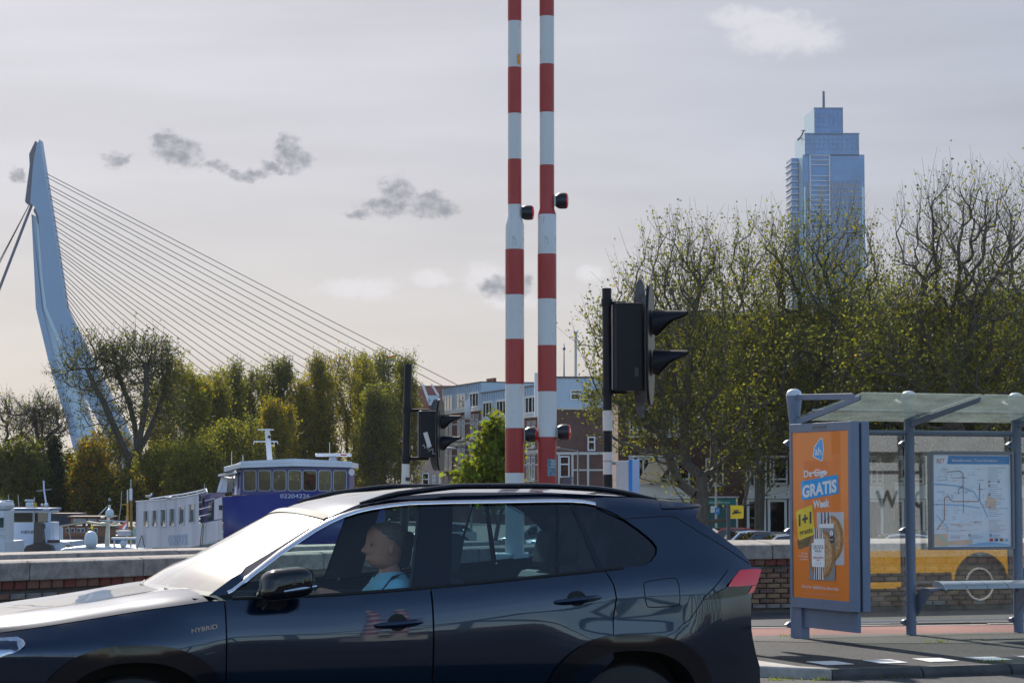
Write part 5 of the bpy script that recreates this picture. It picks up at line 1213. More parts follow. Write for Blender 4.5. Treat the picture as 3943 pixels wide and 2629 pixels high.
# --- the terrace running away to the left: white upper storey on red brick
DA = Vector((-.29, .957, 0)).normalized(); NA = Vector((-DA.y, DA.x, 0)) * -1
NA = Vector((-.957, -.29, 0)) if False else Vector((-DA.y, DA.x, 0))
NA = NA if NA.y < 0 else -NA
ON = Vector((.0106 * 240, 240, 0))
NA = Vector((-.957, -.29, 0)).normalized()
tr_lab = [('brick terrace house with white panelled top storey beside the young tree', 0, 20.5, 9.2, 12.2, 4), ('taller brick terrace house with white top storey next to the red tiled roof', 20.5, 36.5, 10.5, 13.4, 3)]
rng = random.Random(5)
for lab, s0, s1, zc, zt, nb in tr_lab:
    h = thing('terrace_house', lab, 'building', ON + DA * (s0 + s1) / 2 + Z3 * QZ, 'brick terrace houses'); fa = Fac(h, ON, DA, NA)
    fa.bx('wall', M_bk1, s0, s1, QZ, zc, -9, -.16); fa.bx('top_storey', M_wp, s0 + .02, s1 - .02, zc, zt, -8, -.10); fa.bx('roof', M_roof, s0, s1, zt, zt + .12, -8.2, .0)
    fa.bx('cornice', M_stone, s0 + .01, s1 - .01, zc - .12, zc + .12, -.1, .12)
    bw = (s1 - s0) / nb
    for i in range(nb):
        c = s0 + bw * (i + .5)
        fa.window(c - bw * .34, c + bw * .34, zc + .30, zt - .95, split=(.32, .68), fw=.16, y=-.06, curt=(.6, .95) if rng.random() < .4 else None)
        for k in range(6): fa.bx('batten', M_wps, c - bw * .5 + bw * k / 6 + .04, c - bw * .5 + bw * k / 6 + .14, zt - .85, zt - .04, -.11, -.04)
        fl = [(zc - 3.0, zc - .9), (zc - 6.3, zc - 4.0), (zc - 9.6, zc - 7.5)]
        for z0, z1 in fl:
            z0 = max(z0, QZ + .6)
            for dx in (-.27, .05):
                a, b_ = c + bw * dx, c + bw * (dx + .22)
                fa.bx('reveal', M_room, a, b_, z0, z1, -.155, -.13); fa.window(a + .02, b_ - .02, z0, z1, split=(.5,), rail=.7, fw=.12, y=-.10, dep=.02)
                fa.bx('sill', M_stone, a - .12, b_ + .12, z0 - .22, z0 - .05, -.16, .06)
                for q in range(5): fa.bx('lintel_stone', M_stone if q % 2 == 0 else M_bk1, a + (b_ - a) * q / 5, a + (b_ - a) * (q + 1) / 5 - .02, z1 + .05, z1 + .5, -.16, -.10)
        for z in (zc - 1.4, zc - 4.9, zc - 8.2): fa.bx('stone_course', M_stone, s0 + bw * i, s0 + bw * (i + 1), z, z + .16, -.158, -.125)
        fa.bx('stone_band', M_stone, s0 + bw * i, s0 + bw * (i + 1), zc - 3.75, zc - 3.35, -.16, -.05)
    if nb == 4:
        for k in range(3): fa.bx('chimney_pot', M_tile, 21.2 + k * 1.0, 21.7 + k * 1.0, zt + 1.1, zt + 1.75, -2, -1.6)
fa0 = MB(); 
# washing hung from a top window of the taller house
ws_ = at(1810, 1578, 262); mq_ = MB(); n = 8
mq_.add([ws_ + Vector((-.5 + .5 * u + .25 * v * (u - .5), -.1 * math.sin(3 * u), 1.9 * (1 - v) - 1.0 + .5 * u * (1 - v))) for v in (0, .5, 1) for u in [k / n for k in range(n + 1)]], [(j * (n + 1) + k, j * (n + 1) + k + 1, (j + 1) * (n + 1) + k + 1, (j + 1) * (n + 1) + k) for j in range(2) for k in range(n)])
sd = mq_.build('white_sheet', mat('white_cloth', (.70, .70, .75), .9), None, smooth='all', fix=False); s_ = sd.modifiers.new('t', 'SOLIDIFY'); s_.thickness = .04; tag(sd, 'white cloth hanging from an upper window of the brick terrace', 'cloth')
# --- house with a red tiled roof behind it
YD = 330.0; hD = thing('tiled_roof_house', 'beige house with a steep red tiled roof and dormer', 'building', at(1690, 1900, YD) - Z3 * 2)
def qd(px): return [at(x, y, YD) for x, y in px]
b = MB(); b.prism([Vector((at(1590, 1700, YD).x, YD, QZ)), Vector((at(1800, 1700, YD).x, YD, QZ)), Vector((at(1800, 1700, YD).x, YD, at(1600, 1625, YD).z)), Vector((at(1590, 1700, YD).x, YD, at(1600, 1625, YD).z))], (0, 12, 0)); b.build('wall', mat('beige_render', (.36, .27, .22), .85, var=.08, scale=.5), hD)
xa, xb = at(1570, 1500, YD).x, at(1815, 1500, YD).x; z0, z1 = at(1600, 1630, YD).z, at(1600, 1477, YD).z
b = MB(); b.prism([Vector((xa, YD - 1, z0)), Vector((xa, YD + 13, z0)), Vector((xa, YD + 6, z1))], (xb - xa, 0, 0)); b.build('roof', M_tile, hD)
b = MB(); b.prism(qd([(1622, 1478), (1631, 1478), (1656, 1545), (1647, 1548)]), (0, 1.5, 0)); b.build('dormer_edge', M_wf, hD); b = MB(); b.prism(qd([(1657, 1478), (1664, 1478), (1692, 1520), (1684, 1524)]), (0, 1.5, 0)); b.build('dormer_edge', M_wf, hD)
b = MB(); b.prism(qd([(1650, 1522), (1689, 1522), (1689, 1560), (1650, 1560)]), (0, 3, 0)); b.build('dormer', M_wp, hD)
fD = Fac(hD, Vector((at(1590, 1700, YD).x, YD, 0)), X3, -Y3); s_ = F / YD
for px0, px1, py0, py1 in ((1626, 1652, 1820, 1880), (1666, 1676, 1828, 1875), (1690, 1697, 1828, 1875)):
    fD.window((px0 - 1590) / s_, (px1 - 1590) / s_, at(px0, py1, YD).z, at(px0, py0, YD).z, fw=.12, rail=.6, split=(), y=.03, dep=.02)
# --- pale house facing the water right of the terrace
YE = 236.0; hE = thing('corner_house', 'brick corner house with a pale blue top storey behind the raised barriers', 'building', Vector((at(2230, 1900, YE).x, YE, QZ))); s_ = F / YE
fE = Fac(hE, Vector((at(2078, 1700, YE).x, YE, 0)), X3, -Y3); we = (2520 - 2078) / s_
zE = at(2200, 1573, YE).z; zE1 = at(2200, 1455, YE).z
fE.bx('wall', M_bk2, 0, we, QZ, zE, -8, -.01); fE.bx('top_storey', M_wp, .02, we - .02, zE, zE1, -7.5, .0); fE.bx('roof', M_roof, -.1, we + .1, zE1, zE1 + .15, -7.6, .15); fE.bx('cornice', M_stone, 0, we, zE - .1, zE + .12, -.1, .12); fE.bx('white_tower', M_wf, -.5, .45, zE - .8, zE1 + .5, -3, .12)
for px0, px1, py0, py1 in ((2196, 2236, 1500, 1540), (2252, 2300, 1500, 1540), (2154, 2193, 1755, 1838), (2262, 2292, 1680, 1735), (2330, 2365, 1680, 1735), (2330, 2370, 1760, 1838)):
    fE.window((px0 - 2078) / s_, (px1 - 2078) / s_, at(px0, py1, YE).z, at(px0, py0, YE).z, fw=.13, rail=.62, split=(), y=.03, dep=.02)
for x in (2148, 2200, 2260): fE.bx('stone_post', M_stone, (x - 2078) / s_, (x + 8 - 2078) / s_, QZ, at(2148, 1748, YE).z, -.01, .12)
fE.bx('stone_band', M_stone, 1.5, we, at(2150, 1750, YE).z, at(2150, 1740, YE).z, -.01, .14); fE.bx('stone_band', M_stone, 3.2, we, at(2150, 1812, YE).z, at(2150, 1806, YE).z, -.01, .1)
for k in range(14): fE.bx('railing_bar', M_pyld, (2166 + k * 3.0 - 2078) / s_, (2167.2 + k * 3.0 - 2078) / s_, at(2166, 1862, YE).z, at(2166, 1838, YE).z, .8, .84)
fE.bx('railing_top', M_pyld, (2164 - 2078) / s_, (2208 - 2078) / s_, at(2166, 1838, YE).z, at(2166, 1836, YE).z, .78, .86)
# chimney flue and mast behind
fl = thing('flue_mast', 'slim grey steel flue standing above the roofs', 'chimney', Vector((at(2217, 1900, 250).x, 250, QZ)))
MB().tube([Vector((at(2217, 1900, 250).x, 250, QZ)), at(2217, 1280, 250)], .14, 10).build('flue', M_galv, fl, smooth=True); MB().tube([at(2217, 1284, 250), at(2217, 1276, 250)], .24, 10).build('flue_cap', M_galv, fl)
ma = thing('roof_mast', 'thin dark radio mast on the pale corner house', 'antenna', at(2172, 1455, 240)); MB().tube([at(2172, 1470, 240), at(2172, 1322, 240)], [.09, .04], 6).build('pole', M_pyld, ma); MB().lathe(at(2172, 1350, 240), [(.02, 0), (.14, .1), (.14, .3), (.02, .4)], 8).build('sensor', M_pyld, ma)
# --- the long shop row on the right
YR = 150.0; sR = F / YR; xR0 = at(2380, 1800, YR).x
def rx(px): return (px - 2380) / sR
def rz_(py): return at(2700, py, YR).z
row = [(2381, 2860, 'dark brick shop house with a cream awning and a teal shop sign'), (2862, 3309, 'dark brick shop house with a white glazed bay behind the yellow boat sign'), (3311, 3758, 'dark brick shop house seen through the left glass pane of the shelter'), (3760, 4230, 'dark brick shop house at the far end of the row behind the map')]
M_teal = mat('teal_sign', (.0, .22, .23), .5, var=.05); M_teald = mat('teal_shutter', (.02, .12, .13), .5, var=.1, scale=3, stretch=(14, 1, 1))
ztop = rz_(1215)
for i, (p0, p1, lab) in enumerate(row):
    h = thing('shop_house', lab, 'building', Vector((xR0 + rx((p0 + p1) / 2), YR, QZ)), 'shop row'); fa = Fac(h, Vector((xR0, YR, 0)), X3, -Y3)
    dzt = (0, .0, .5, 1.4)[i]
    fa.bx('wall', M_bk2, rx(p0), rx(p1), QZ, ztop + dzt, -10, -.2); fa.bx('roof_edge', M_stone, rx(p0), rx(p1), ztop + dzt, ztop + dzt + .25, -10, .1)
    b0 = p0 + (38 if i == 0 else 6); b1 = b0 + (238 if i == 0 else 240)      # white bay
    fa.bx('fascia', M_wf, rx(b0), rx(b1), rz_(1919), rz_(1869), -.2, .75); fa.bx('fascia_trim', M_stone, rx(b0) - .05, rx(b1) + .05, rz_(1871), rz_(1866), -.2, .85)
    # shopfront below
    n = 3
    for k in range(n):
        fa.window(rx(b0 + (b1 - b0) * k / n) + .05, rx(b0 + (b1 - b0) * (k + 1) / n) - .05, QZ + .35, rz_(1921), split=(), fw=.16, y=.45, curt=(.0, .3) if k == 1 else None, dep=.4)
    fa.bx('shopfront_base', M_wf, rx(b0), rx(b1), QZ, QZ + .34, -.2, .5)
    # upper storeys: loggia windows
    for st in range(4):
        zz0 = rz_(1864) + st * 3.05; zz1 = zz0 + 1.62
        if zz1 > ztop + dzt - .3: break
        xs = (b0 + 2, b0 + 20, b0 + 100, b0 + 115, b0 + 235) 
        fa.window(rx(b0 + 2), rx(b0 + 22), zz0, zz1, split=(), fw=.10, y=.2, rail=.2, curt=(0, 1)); fa.window(rx(b0 + 32), rx(b0 + 82), zz0, zz1, split=(.5,), fw=.10, y=.2, rail=.2, curt=(.1, .45)); fa.window(rx(b0 + 93), rx(b0 + 162), zz0, zz1, split=(.22,), fw=.10, y=.2, rail=.2, curt=(.3, .95)); fa.window(rx(b0 + 172), rx(b0 + 236), zz0, zz1, split=(.3,), fw=.10, y=.2, rail=.2)
        fa.bx('sill', M_stone, rx(b0), rx(b1), zz0 - .16, zz0 - .03, -.2, .32); fa.bx('bay_wall', M_bk2, rx(b0), rx(b1), zz0 - .03, zz1 + .06, -.25, .06) ; fa.bx('lintel', M_wf, rx(b0), rx(b1), zz1 + .03, zz1 + .16, -.2, .27)
        fa.window(rx(b1 + 60), rx(b1 + 130), zz0, zz1, split=(.5,), fw=.10, y=-.15, dep=.03, curt=(.55, .9)); fa.bx('sill', M_stone, rx(b1 + 55), rx(b1 + 135), zz0 - .14, zz0 - .02, -.2, -.05)
    # door front with shutter
    d0, d1 = b1 + 60, b1 + 180
    fa.bx('shutter', M_teald if i != 2 else M_room, rx(d0), rx(d1 - 4), QZ, rz_(1948), -.19, -.12); fa.bx('shop_sign', M_teal, rx(d0), rx(d1 - 4), rz_(1944), rz_(1920), -.19, -.05); fa.bx('door_frame', M_wf, rx(d1 - 4), rx(d1 + 3), QZ, rz_(1912), -.19, .0); fa.bx('door_lintel', M_wf, rx(d0 - 4), rx(d1 + 8), rz_(1916), rz_(1910), -.19, .0)
    if i == 0:
        text('sign_lettering', 'edeemtherapie', Vector((xR0 + rx(d0 + 50), YR + .045, rz_(1938))), X3, Z3, .20, mat('sign_letter', (.55, .75, .75), .5, var=0), h, width=rx(85) - rx(0), ext=.006)
        aw = [Vector((xR0 + rx(2502), YR - .75, rz_(1777))), Vector((xR0 + rx(2586), YR - .75, rz_(1773))), Vector((xR0 + rx(2534), YR - 2.0, rz_(1848))), Vector((xR0 + rx(2450), YR - 2.0, rz_(1853)))]
        b = MB(); b.prism(aw, (0, 0, .05)); b.prism([aw[3], aw[2], aw[2] - Z3 * .16, aw[3] - Z3 * .16], (0, .03, 0)); m_aw = mat('awning_cream', (.86, .72, .52), .8, var=.05)
        t_ = m_aw.node_tree; pb = t_.nodes['Principled BSDF']; tl = t_.nodes.new('ShaderNodeBsdfTranslucent'); tl.inputs[0].default_value = (.9, .74, .5, 1); mxs = t_.nodes.new('ShaderNodeMixShader'); mxs.inputs[0].default_value = .5; o_ = t_.nodes['Material Output']; t_.links.new(pb.outputs[0], mxs.inputs[1]); t_.links.new(tl.outputs[0], mxs.inputs[2]); t_.links.new(mxs.outputs[0], o_.inputs[0])
        b.build('awning', m_aw, h)
        b = MB(); b.tube([aw[1], Vector((aw[1].x - .2, YR - .3, rz_(1840))), aw[2]], .03, 6); b.build('awning_arm', M_wf, h)
# row going on to the left behind the corner house is hidden by trees
# ================================================================== TREES
M_bark = mat('bark_dark', (.095, .080, .066), .95, var=.35, scale=3, bump=.6, bscale=12, stretch=(3, 3, .6)); M_twig = mat('twig_bark', (.060, .052, .042), .9, var=.2)
LM = {k: leafmat('leaf_' + k, tuple(v * g for v in c), t) for k, (c, t, g) in dict(dark=((.036, .043, .013), .46, 1.9), mid=((.064, .070, .018), .5, 1.9), yel=((.13, .125, .018), .52, 1.75), lite=((.098, .105, .022), .52, 1.75), gold=((.20, .135, .016), .5, 1.6), oran=((.30, .11, .015), .45, 1.2), deep=((.020, .032, .014), .35, 1.8), bright=((.12, .17, .022), .5, 1.25)).items()}
def build_fast(name, verts, faces_n, mats, midx, parent, k):
    """quads or triangles given as a flat vertex array, k corners each"""
    me = bpy.data.meshes.new(name); nv = len(verts); nf = nv // k
    me.vertices.add(nv); me.vertices.foreach_set('co', (np.asarray(verts) - np.array(ORG[parent])).astype(np.float32).ravel())
    me.loops.add(nv); me.loops.foreach_set('vertex_index', np.arange(nv, dtype=np.int32)); me.polygons.add(nf); me.polygons.foreach_set('loop_start', np.arange(0, nv, k, dtype=np.int32))
    for m in mats: me.materials.append(m)
    me.polygons.foreach_set('material_index', np.asarray(midx, dtype=np.int32)); me.update(calc_edges=True)
    o = bpy.data.objects.new(name, me); COL.objects.link(o); o.parent = parent; ORG[o] = ORG[parent]; return o
def leaves(parent, P, rs, size, mats, wts, flat=.0, elong=1.6):
    n = len(P); a = rs.normal(size=(n, 3)); a[:, 2] *= (1 - flat); a /= np.linalg.norm(a, axis=1)[:, None]
    b = rs.normal(size=(n, 3)); b -= a * (a * b).sum(1)[:, None]; b /= np.linalg.norm(b, axis=1)[:, None]
    s = size * rs.uniform(.6, 1.3, size=(n, 1)); u = a * s * elong * .5; v = b * s * .5
    q = np.stack([P - u, P - u * .1 + v, P + u, P - u * .1 - v], 1).reshape(-1, 3)
    mi = rs.choice(len(mats), size=n, p=np.array(wts) / sum(wts)); return build_fast('crown', q, 4, [LM[m] for m in mats], mi, parent, 4)
def grow(root_pts, targets, rs, up=.25, pf=.35, limbs=()):
    """connect target points to the nearest suitable place of a growing skeleton"""
    N = [np.array(p, float) for p in root_pts]; par = [-1] + list(range(len(N) - 1)); dist = [0.0]; nr_ = len(N)
    for i in range(1, len(N)): dist.append(dist[-1] + np.linalg.norm(N[i] - N[i - 1]))
    for at_, pts in limbs:
        prev = at_ if at_ < nr_ else nr_ - 1
        for p in pts: N.append(np.array(p, float)); par.append(prev); dist.append(dist[prev] * .5 + .3 * np.linalg.norm(N[-1] - N[prev])); prev = len(N) - 1
    o = N[nr_ - 1]; order = np.argsort(np.linalg.norm(targets - o, axis=1) + rs.normal(scale=.6, size=len(targets)))
    A = np.zeros((len(N) + len(targets) * 4, 3)); A[:len(N)] = N; D = np.zeros(len(A)); D[:len(N)] = dist; n = len(N); lo = max(0, nr_ - 3 if not limbs else nr_ - 1)
    ends = []
    for t in order:
        p = targets[t]; d = np.linalg.norm(A[lo:n] - p, axis=1); pen = np.maximum(0, A[lo:n, 2] - p[2]) * .8
        c = d + pf * D[lo:n] + pen; j = lo + int(np.argmin(c)); L = np.linalg.norm(p - A[j])
        k = 3 if L > 1.2 else (2 if L > .5 else 1); prev = j
        for i in range(1, k + 1):
            f = i / k; q = A[j] + (p - A[j]) * f; q = q + rs.normal(scale=.025 * L, size=3) * (f < 1); q[2] += -up * L * f * (1 - f) * .0 + (-.18 * L * f * (1 - f) if p[2] > A[j][2] else .1 * L * f * (1 - f))
            A[n] = q; D[n] = D[prev] + np.linalg.norm(q - A[prev]); par.append(prev); prev = n; n += 1
        ends.append(prev)
    return A[:n], par, ends
def tree(name, label, cat, base, root_pts, targets, seed, leaf, mats, wts, lpn, spread, trunk_r, group=None, twigs=3, twl=.8, twup=.8, bare=None, bark=None, tip=.012, expo=2.4, elong=1.6, limbs=()):
    rs = np.random.RandomState(seed); t = thing(name, label, cat, base, group)
    A, par, ends = grow(root_pts, targets, rs, limbs=limbs); n = len(A); w = np.zeros(n)
    for e in ends: w[e] += 1
    for i in range(n - 1, 0, -1): w[par[i]] += w[i]
    r = trunk_r * (np.maximum(w, 1) / w[0]) ** (1 / expo); r = np.maximum(r, tip)
    V_ = []; MI = []
    def seg(p, q, r0, r1, ns):
        d = q - p; L = np.linalg.norm(d)
        if L < 1e-4: return
        d = d / L; u = np.cross(d, [0, 0, 1.0] if abs(d[2]) < .9 else [1.0, 0, 0]); u /= np.linalg.norm(u); v = np.cross(d, u); an = np.arange(ns + 1) * 2 * math.pi / ns
        R0 = p + (np.cos(an)[:, None] * u + np.sin(an)[:, None] * v) * r0; R1 = q + (np.cos(an)[:, None] * u + np.sin(an)[:, None] * v) * r1
        for k in range(ns): V_.extend((R0[k], R0[k + 1], R1[k + 1], R1[k]))
    for i in range(1, n): seg(A[par[i]], A[i], r[par[i]] if w[par[i]] < 1.6 * w[i] else r[i] * 1.15, r[i], 8 if r[i] > .12 else (5 if r[i] > .04 else 3))
    LP = []
    zmin, zmax = targets[:, 2].min(), targets[:, 2].max()
    for e in ends:
        p = A[e]; out = p - A[par[e]]; out = out / (np.linalg.norm(out) + 1e-6); hfrac = (p[2] - zmin) / (zmax - zmin)
        dens = 1.0 if bare is None else bare(p, hfrac)
        for k in range(twigs):
            d = out * .7 + rs.normal(scale=.55, size=3); d[2] += twup * (.4 + hfrac); d /= np.linalg.norm(d); L = twl * rs.uniform(.5, 1.6); q = p + d * L * .55 + rs.normal(scale=.05, size=3) * L; q2 = q + (d + np.array([0, 0, .25]) + rs.normal(scale=.2, size=3)) * L * .5
            seg(p, q, tip, tip * .8, 3); seg(q, q2, tip * .8, tip * .5, 3)
            m = rs.poisson(lpn * dens / twigs)
            if m: f = rs.uniform(.1, 1.05, size=(m, 1)); LP.append(np.where(f < .5, p + (q - p) * f * 2, q + (q2 - q) * (f * 2 - 1)) + rs.normal(scale=spread, size=(m, 3)))
    build_fast('trunk', V_, 4, [bark or M_bark], np.zeros(len(V_) // 4, int), t, 4)
    leaves(t, np.concatenate(LP), rs, leaf, mats, wts, elong=elong)
    return t
def lump(rs, D, k=9, amp=.38):
    """uneven outline: random swellings and dents by direction"""
    C = rs.normal(size=(k, 3)); C /= np.linalg.norm(C, axis=1)[:, None]; w = rs.uniform(-1, 1, k); return 1 + amp * (np.exp((D @ C.T - 1) * 7) * w).sum(1)
def ell(rs, c, r, n, hollow=.35, zb=None):
    P = rs.normal(size=(n * 3, 3)); P /= np.linalg.norm(P, axis=1)[:, None]; P = P * lump(rs, P)[:, None]; P *= (hollow + (1 - hollow) * rs.uniform(size=(len(P), 1)) ** .5); P = P * np.array(r) + np.array(c)
    if zb is not None: P = P[P[:, 2] > zb]
    return P[:n]
def col(rs, c, zb, zt, r, n, p=.75):
    z = zb + (zt - zb) * rs.uniform(size=n); f = (z - zb) / (zt - zb); a = rs.uniform(0, 2 * math.pi, n); k = rs.uniform(2, 5, 6); ph_ = rs.uniform(0, 6.28, 6); ww = sum(math.cos(0) * np.sin(a * (1 + j % 3) + f * k[j] * 5 + ph_[j]) for j in range(6)) / 6
    rr = r * np.minimum(1, (f + .08) * 4) * np.maximum(.10, (1 - f ** 2.2)) ** p * (1 + .55 * ww); q = np.sqrt(rs.uniform(.08, 1, n))
    return np.stack([c[0] + rr * q * np.cos(a), c[1] + rr * q * np.sin(a), z], 1)
def gp(px, Y, z=QZ): p = at(px, 1900, Y); return Vector((p.x, Y, z))
def pz(px, py, Y): return at(px, py, Y)
# --- the big half-bare street trees on the right
def upper_bare(k0, k1, lo=.12):
    return lambda p, h: max(lo, 1 - sm(h, k0, k1) * (1 - lo))
def elm(px, Y, lobes_, seed, label, trunk_r, n, lpn, bare, wts, fork=5.0, lean=0.0):
    rs = np.random.RandomState(seed); b = gp(px, Y); T = []
    for (cx, cy, rx_, ry, k) in lobes_:
        c = at(cx, cy, Y); s = F / Y; T.append(ell(rs, (c.x, Y + rs.uniform(-1, 1), c.z), (rx_ / s, rx_ / s * .8, ry / s), int(n * k * .74), .25, zb=QZ + 2.6))
    T = np.concatenate(T); root = [b, b + Vector((.05 + lean * .3, 0, fork * .4)), b + Vector((.1 + lean * .7, .1, fork * .75)), b + Vector((.1 + lean, .1, fork))]
    return tree('elm_tree', label, 'tree', b, root, T, seed, .115, ['dark', 'mid', 'lite', 'yel', 'gold'], wts, lpn * 1.4, .20, trunk_r, 'street trees in front of the shop row', twigs=4, twl=1.3, twup=1.0, bare=bare, tip=.010)
elm(2695, 132, [(2560, 1300, 330, 380, .34), (2700, 1560, 430, 300, .38), (2420, 1480, 200, 300, .14), (2640, 1060, 170, 200, .14)], 11, 'tall thinning tree with a forked trunk in front of the teal shop front', .40, 900, 26, upper_bare(.40, .95, .28), (5, 6, 3, .9, .15), fork=4.2)
elm(3180, 138, [(3060, 1250, 330, 400, .40), (3000, 1520, 380, 280, .34), (3200, 1080, 240, 280, .26)], 12, 'street tree growing behind the orange poster case, below the skyscraper', .36, 850, 28, upper_bare(.42, .95, .30), (5, 6, 3, .9, .18), fork=4.5)
elm(3690, 128, [(3690, 1060, 330, 420, .40), (3600, 1400, 420, 330, .36), (3850, 1200, 280, 420, .24)], 13, 'tallest street tree with many bare upright twigs above the shelter roof', .42, 980, 26, upper_bare(.25, .75, .16), (6, 5, 2.5, .8, .2), fork=5)
elm(4010, 136, [(3980, 1150, 260, 420, .5), (3960, 1500, 300, 250, .5)], 14, 'bare topped street tree at the end of the row', .35, 480, 24, upper_bare(.25, .7, .12), (5, 5, 3, 1, .2), fork=5)
elm(2920, 144, [(2900, 1200, 240, 330, .5), (2860, 1520, 300, 250, .5)], 15, 'leafy street tree between the forked tree and the poster case', .30, 560, 28, upper_bare(.5, .95, .3), (6, 5, 2.5, .8, .2), fork=4.5)
elm(3420, 146, [(3430, 1330, 300, 250, .5), (3400, 1560, 360, 200, .5)], 16, 'dense dark street tree over the left end of the shelter roof', .32, 620, 42, upper_bare(.7, 1.0, .4), (7, 5, 2, 1, .3), fork=4)
elm(3800, 147, [(3800, 1420, 300, 230, .5), (3860, 1580, 330, 180, .5)], 17, 'dense dark street tree over the right end of the shelter roof', .32, 560, 42, upper_bare(.7, 1.0, .4), (7, 5, 2, 1, .3), fork=4)
# --- young tree beside the barriers
rs = np.random.RandomState(21); Y = 75; b = gp(1885, Y); s_ = F / Y
T = np.concatenate([col(rs, (at(1905, 1700, Y).x, Y), at(0, 1850, Y).z - .9, at(0, 1655, Y).z, 92 / s_, 170), ell(rs, at(1850, 1850, Y), (95 / s_, 80 / s_, 40 / s_), 45)])
tree('young_tree', 'young bright green tree behind the raised barrier arms', 'tree', b, [b, b + Z3 * .8, b + Z3 * 1.4], T, 21, .115, ['bright', 'lite', 'mid', 'gold'], (5, 4, 3, .3), 26, .07, .07, twigs=4, twl=.42, twup=.9, tip=.006)
# --- poplars beyond the harbour
pop = [(800, 1450, 95, 'mid', 'broad olive poplar right of the big forked tree'), (890, 1412, 75, 'green', 'green poplar with a split top beside the olive one'), (985, 1432, 80, 'green', 'dark green poplar behind the wheelhouse mast'), (1085, 1400, 85, 'dark', 'deep green poplar with two rounded tops'), (1160, 1480, 80, 'gold', 'lower golden yellow poplar in front of the others'), (1215, 1382, 70, 'yel', 'slim yellowish poplar with a pointed top'),
       (1320, 1368, 110, 'yel', 'broad yellow green poplar above the ship radar'), (1405, 1382, 70, 'yel', 'thin yellowing poplar with bare stem'), (1478, 1362, 95, 'green', 'fresh green poplar with the flag showing at its top'), (1560, 1388, 60, 'green', 'narrow green poplar beside the small signal'), (1060, 1560, 70, 'gold', 'short amber poplar at the foot of the row'), (1440, 1500, 80, 'green', 'low green poplar in front of the flag poplar')]
pw = dict(mid=(['mid', 'yel', 'lite', 'gold'], (4, 5, 2, .8)), green=(['mid', 'lite', 'yel', 'dark'], (5, 4, 2.5, 1)), dark=(['mid', 'dark', 'lite'], (5, 2, 2)), gold=(['gold', 'yel', 'lite'], (4, 5, 2)), yel=(['yel', 'gold', 'lite', 'mid'], (6, 2, 2, 2)))
for i, (px, py, rx_, kind, lab) in enumerate(pop):
    rs = np.random.RandomState(40 + i); Y = 262 + (i * 7) % 17 - (12 if py > 1450 else 0); s_ = F / Y; b = gp(px, Y); zt = at(px, py, Y).z
    w_ = rx_ / s_; T = [col(rs, (b.x, Y), QZ + 1.5, zt - .6, w_ * 1.05, 240, .5)]
    for k in range(6): T.append(col(rs, (b.x + rs.uniform(-.8, .8) * w_, Y + rs.uniform(-.6, .6) * w_), QZ + rs.uniform(3, 8), zt - abs(rs.normal(0, 1.3)) + (.5 if k == 0 else 0), w_ * rs.uniform(.28, .5), 45, .6))
    T = np.concatenate(T)
    ms, ww = pw[kind]
    tree('poplar', lab, 'tree', b, [b, b + Z3 * 1.5, b + Z3 * 3.5, b + Z3 * 6], T, 40 + i, .16, ms, ww, 29, .22, .26, 'poplars across the harbour', twigs=3, twl=1.0, twup=1.6, tip=.018, bare=lambda p, h: 1 - .45 * sm(h, .75, 1))
# --- old trees on the left
def wide(px, Y, forks, lobes_, seed, label, trunk_r, n, lpn, bare, mats, wts, leaf=.26, name='old_tree', zb=None, twup=.5, limbs=()):
    rs = np.random.RandomState(seed); b = gp(px, Y); s = F / Y; T = []
    for (cx, cy, rx_, ry, k) in lobes_: c = at(cx, cy, Y); T.append(ell(rs, (c.x, Y, c.z), (rx_ / s, rx_ / s * .7, ry / s), int(n * k), .2, zb=QZ + 1.0))
    root = [b] + [at(x, y, Y) for x, y in forks]
    return tree(name, label, 'tree', b, root, np.concatenate(T), seed, leaf * .58, mats, wts, lpn * 1.1, .20, trunk_r, twigs=4, twl=1.15, twup=twup, bare=bare, tip=.02, expo=2.25, limbs=[(i, [at(x, y, Y + d) for x, y, d in l]) for i, l in limbs])
wide(545, 236, [(546, 1880), (535, 1815), (528, 1740)], [(340, 1420, 120, 110, .20), (500, 1390, 160, 100, .26), (610, 1420, 90, 120, .18), (450, 1560, 180, 130, .22), (640, 1560, 90, 120, .14)], 71, 'big dark old tree with leaning forked trunks in front of the pylon', .55, 560, 15, None, ['dark', 'mid', 'deep', 'yel'], (6, 4, 3, 1), limbs=[(1, [(505, 1790, 0), (470, 1710, -.5), (430, 1620, -1), (400, 1550, -1), (362, 1480, -.5), (335, 1420, 0)]), (3, [(520, 1640, .5), (500, 1560, .5), (470, 1480, 1), (450, 1420, 1)]), (3, [(545, 1650, -.5), (560, 1560, -1), (565, 1470, -1), (560, 1400, -.5)]), (3, [(560, 1690, 0), (600, 1600, .5), (625, 1530, 1), (640, 1480, 1)]), (2, [(450, 1660, 1.5), (380, 1675, 2), (320, 1680, 2)])])
wide(150, 232, [(150, 1860), (148, 1800), (146, 1740)], [(60, 1610, 90, 80, .3), (160, 1600, 80, 70, .3), (215, 1640, 60, 80, .2), (110, 1690, 130, 60, .2)], 72, 'half bare tree with spreading limbs left of the pylon foot', .34, 300, 6, None, ['dark', 'mid', 'yel'], (5, 3, 1), limbs=[(3, [(120, 1700, 0), (90, 1670, .5), (50, 1690, 1), (20, 1700, 1)]), (3, [(145, 1680, 0), (135, 1620, 0), (130, 1570, 0)]), (3, [(165, 1700, 0), (200, 1665, -.5), (235, 1640, -1)]), (3, [(160, 1690, 1), (165, 1620, 1), (185, 1560, 1)])])
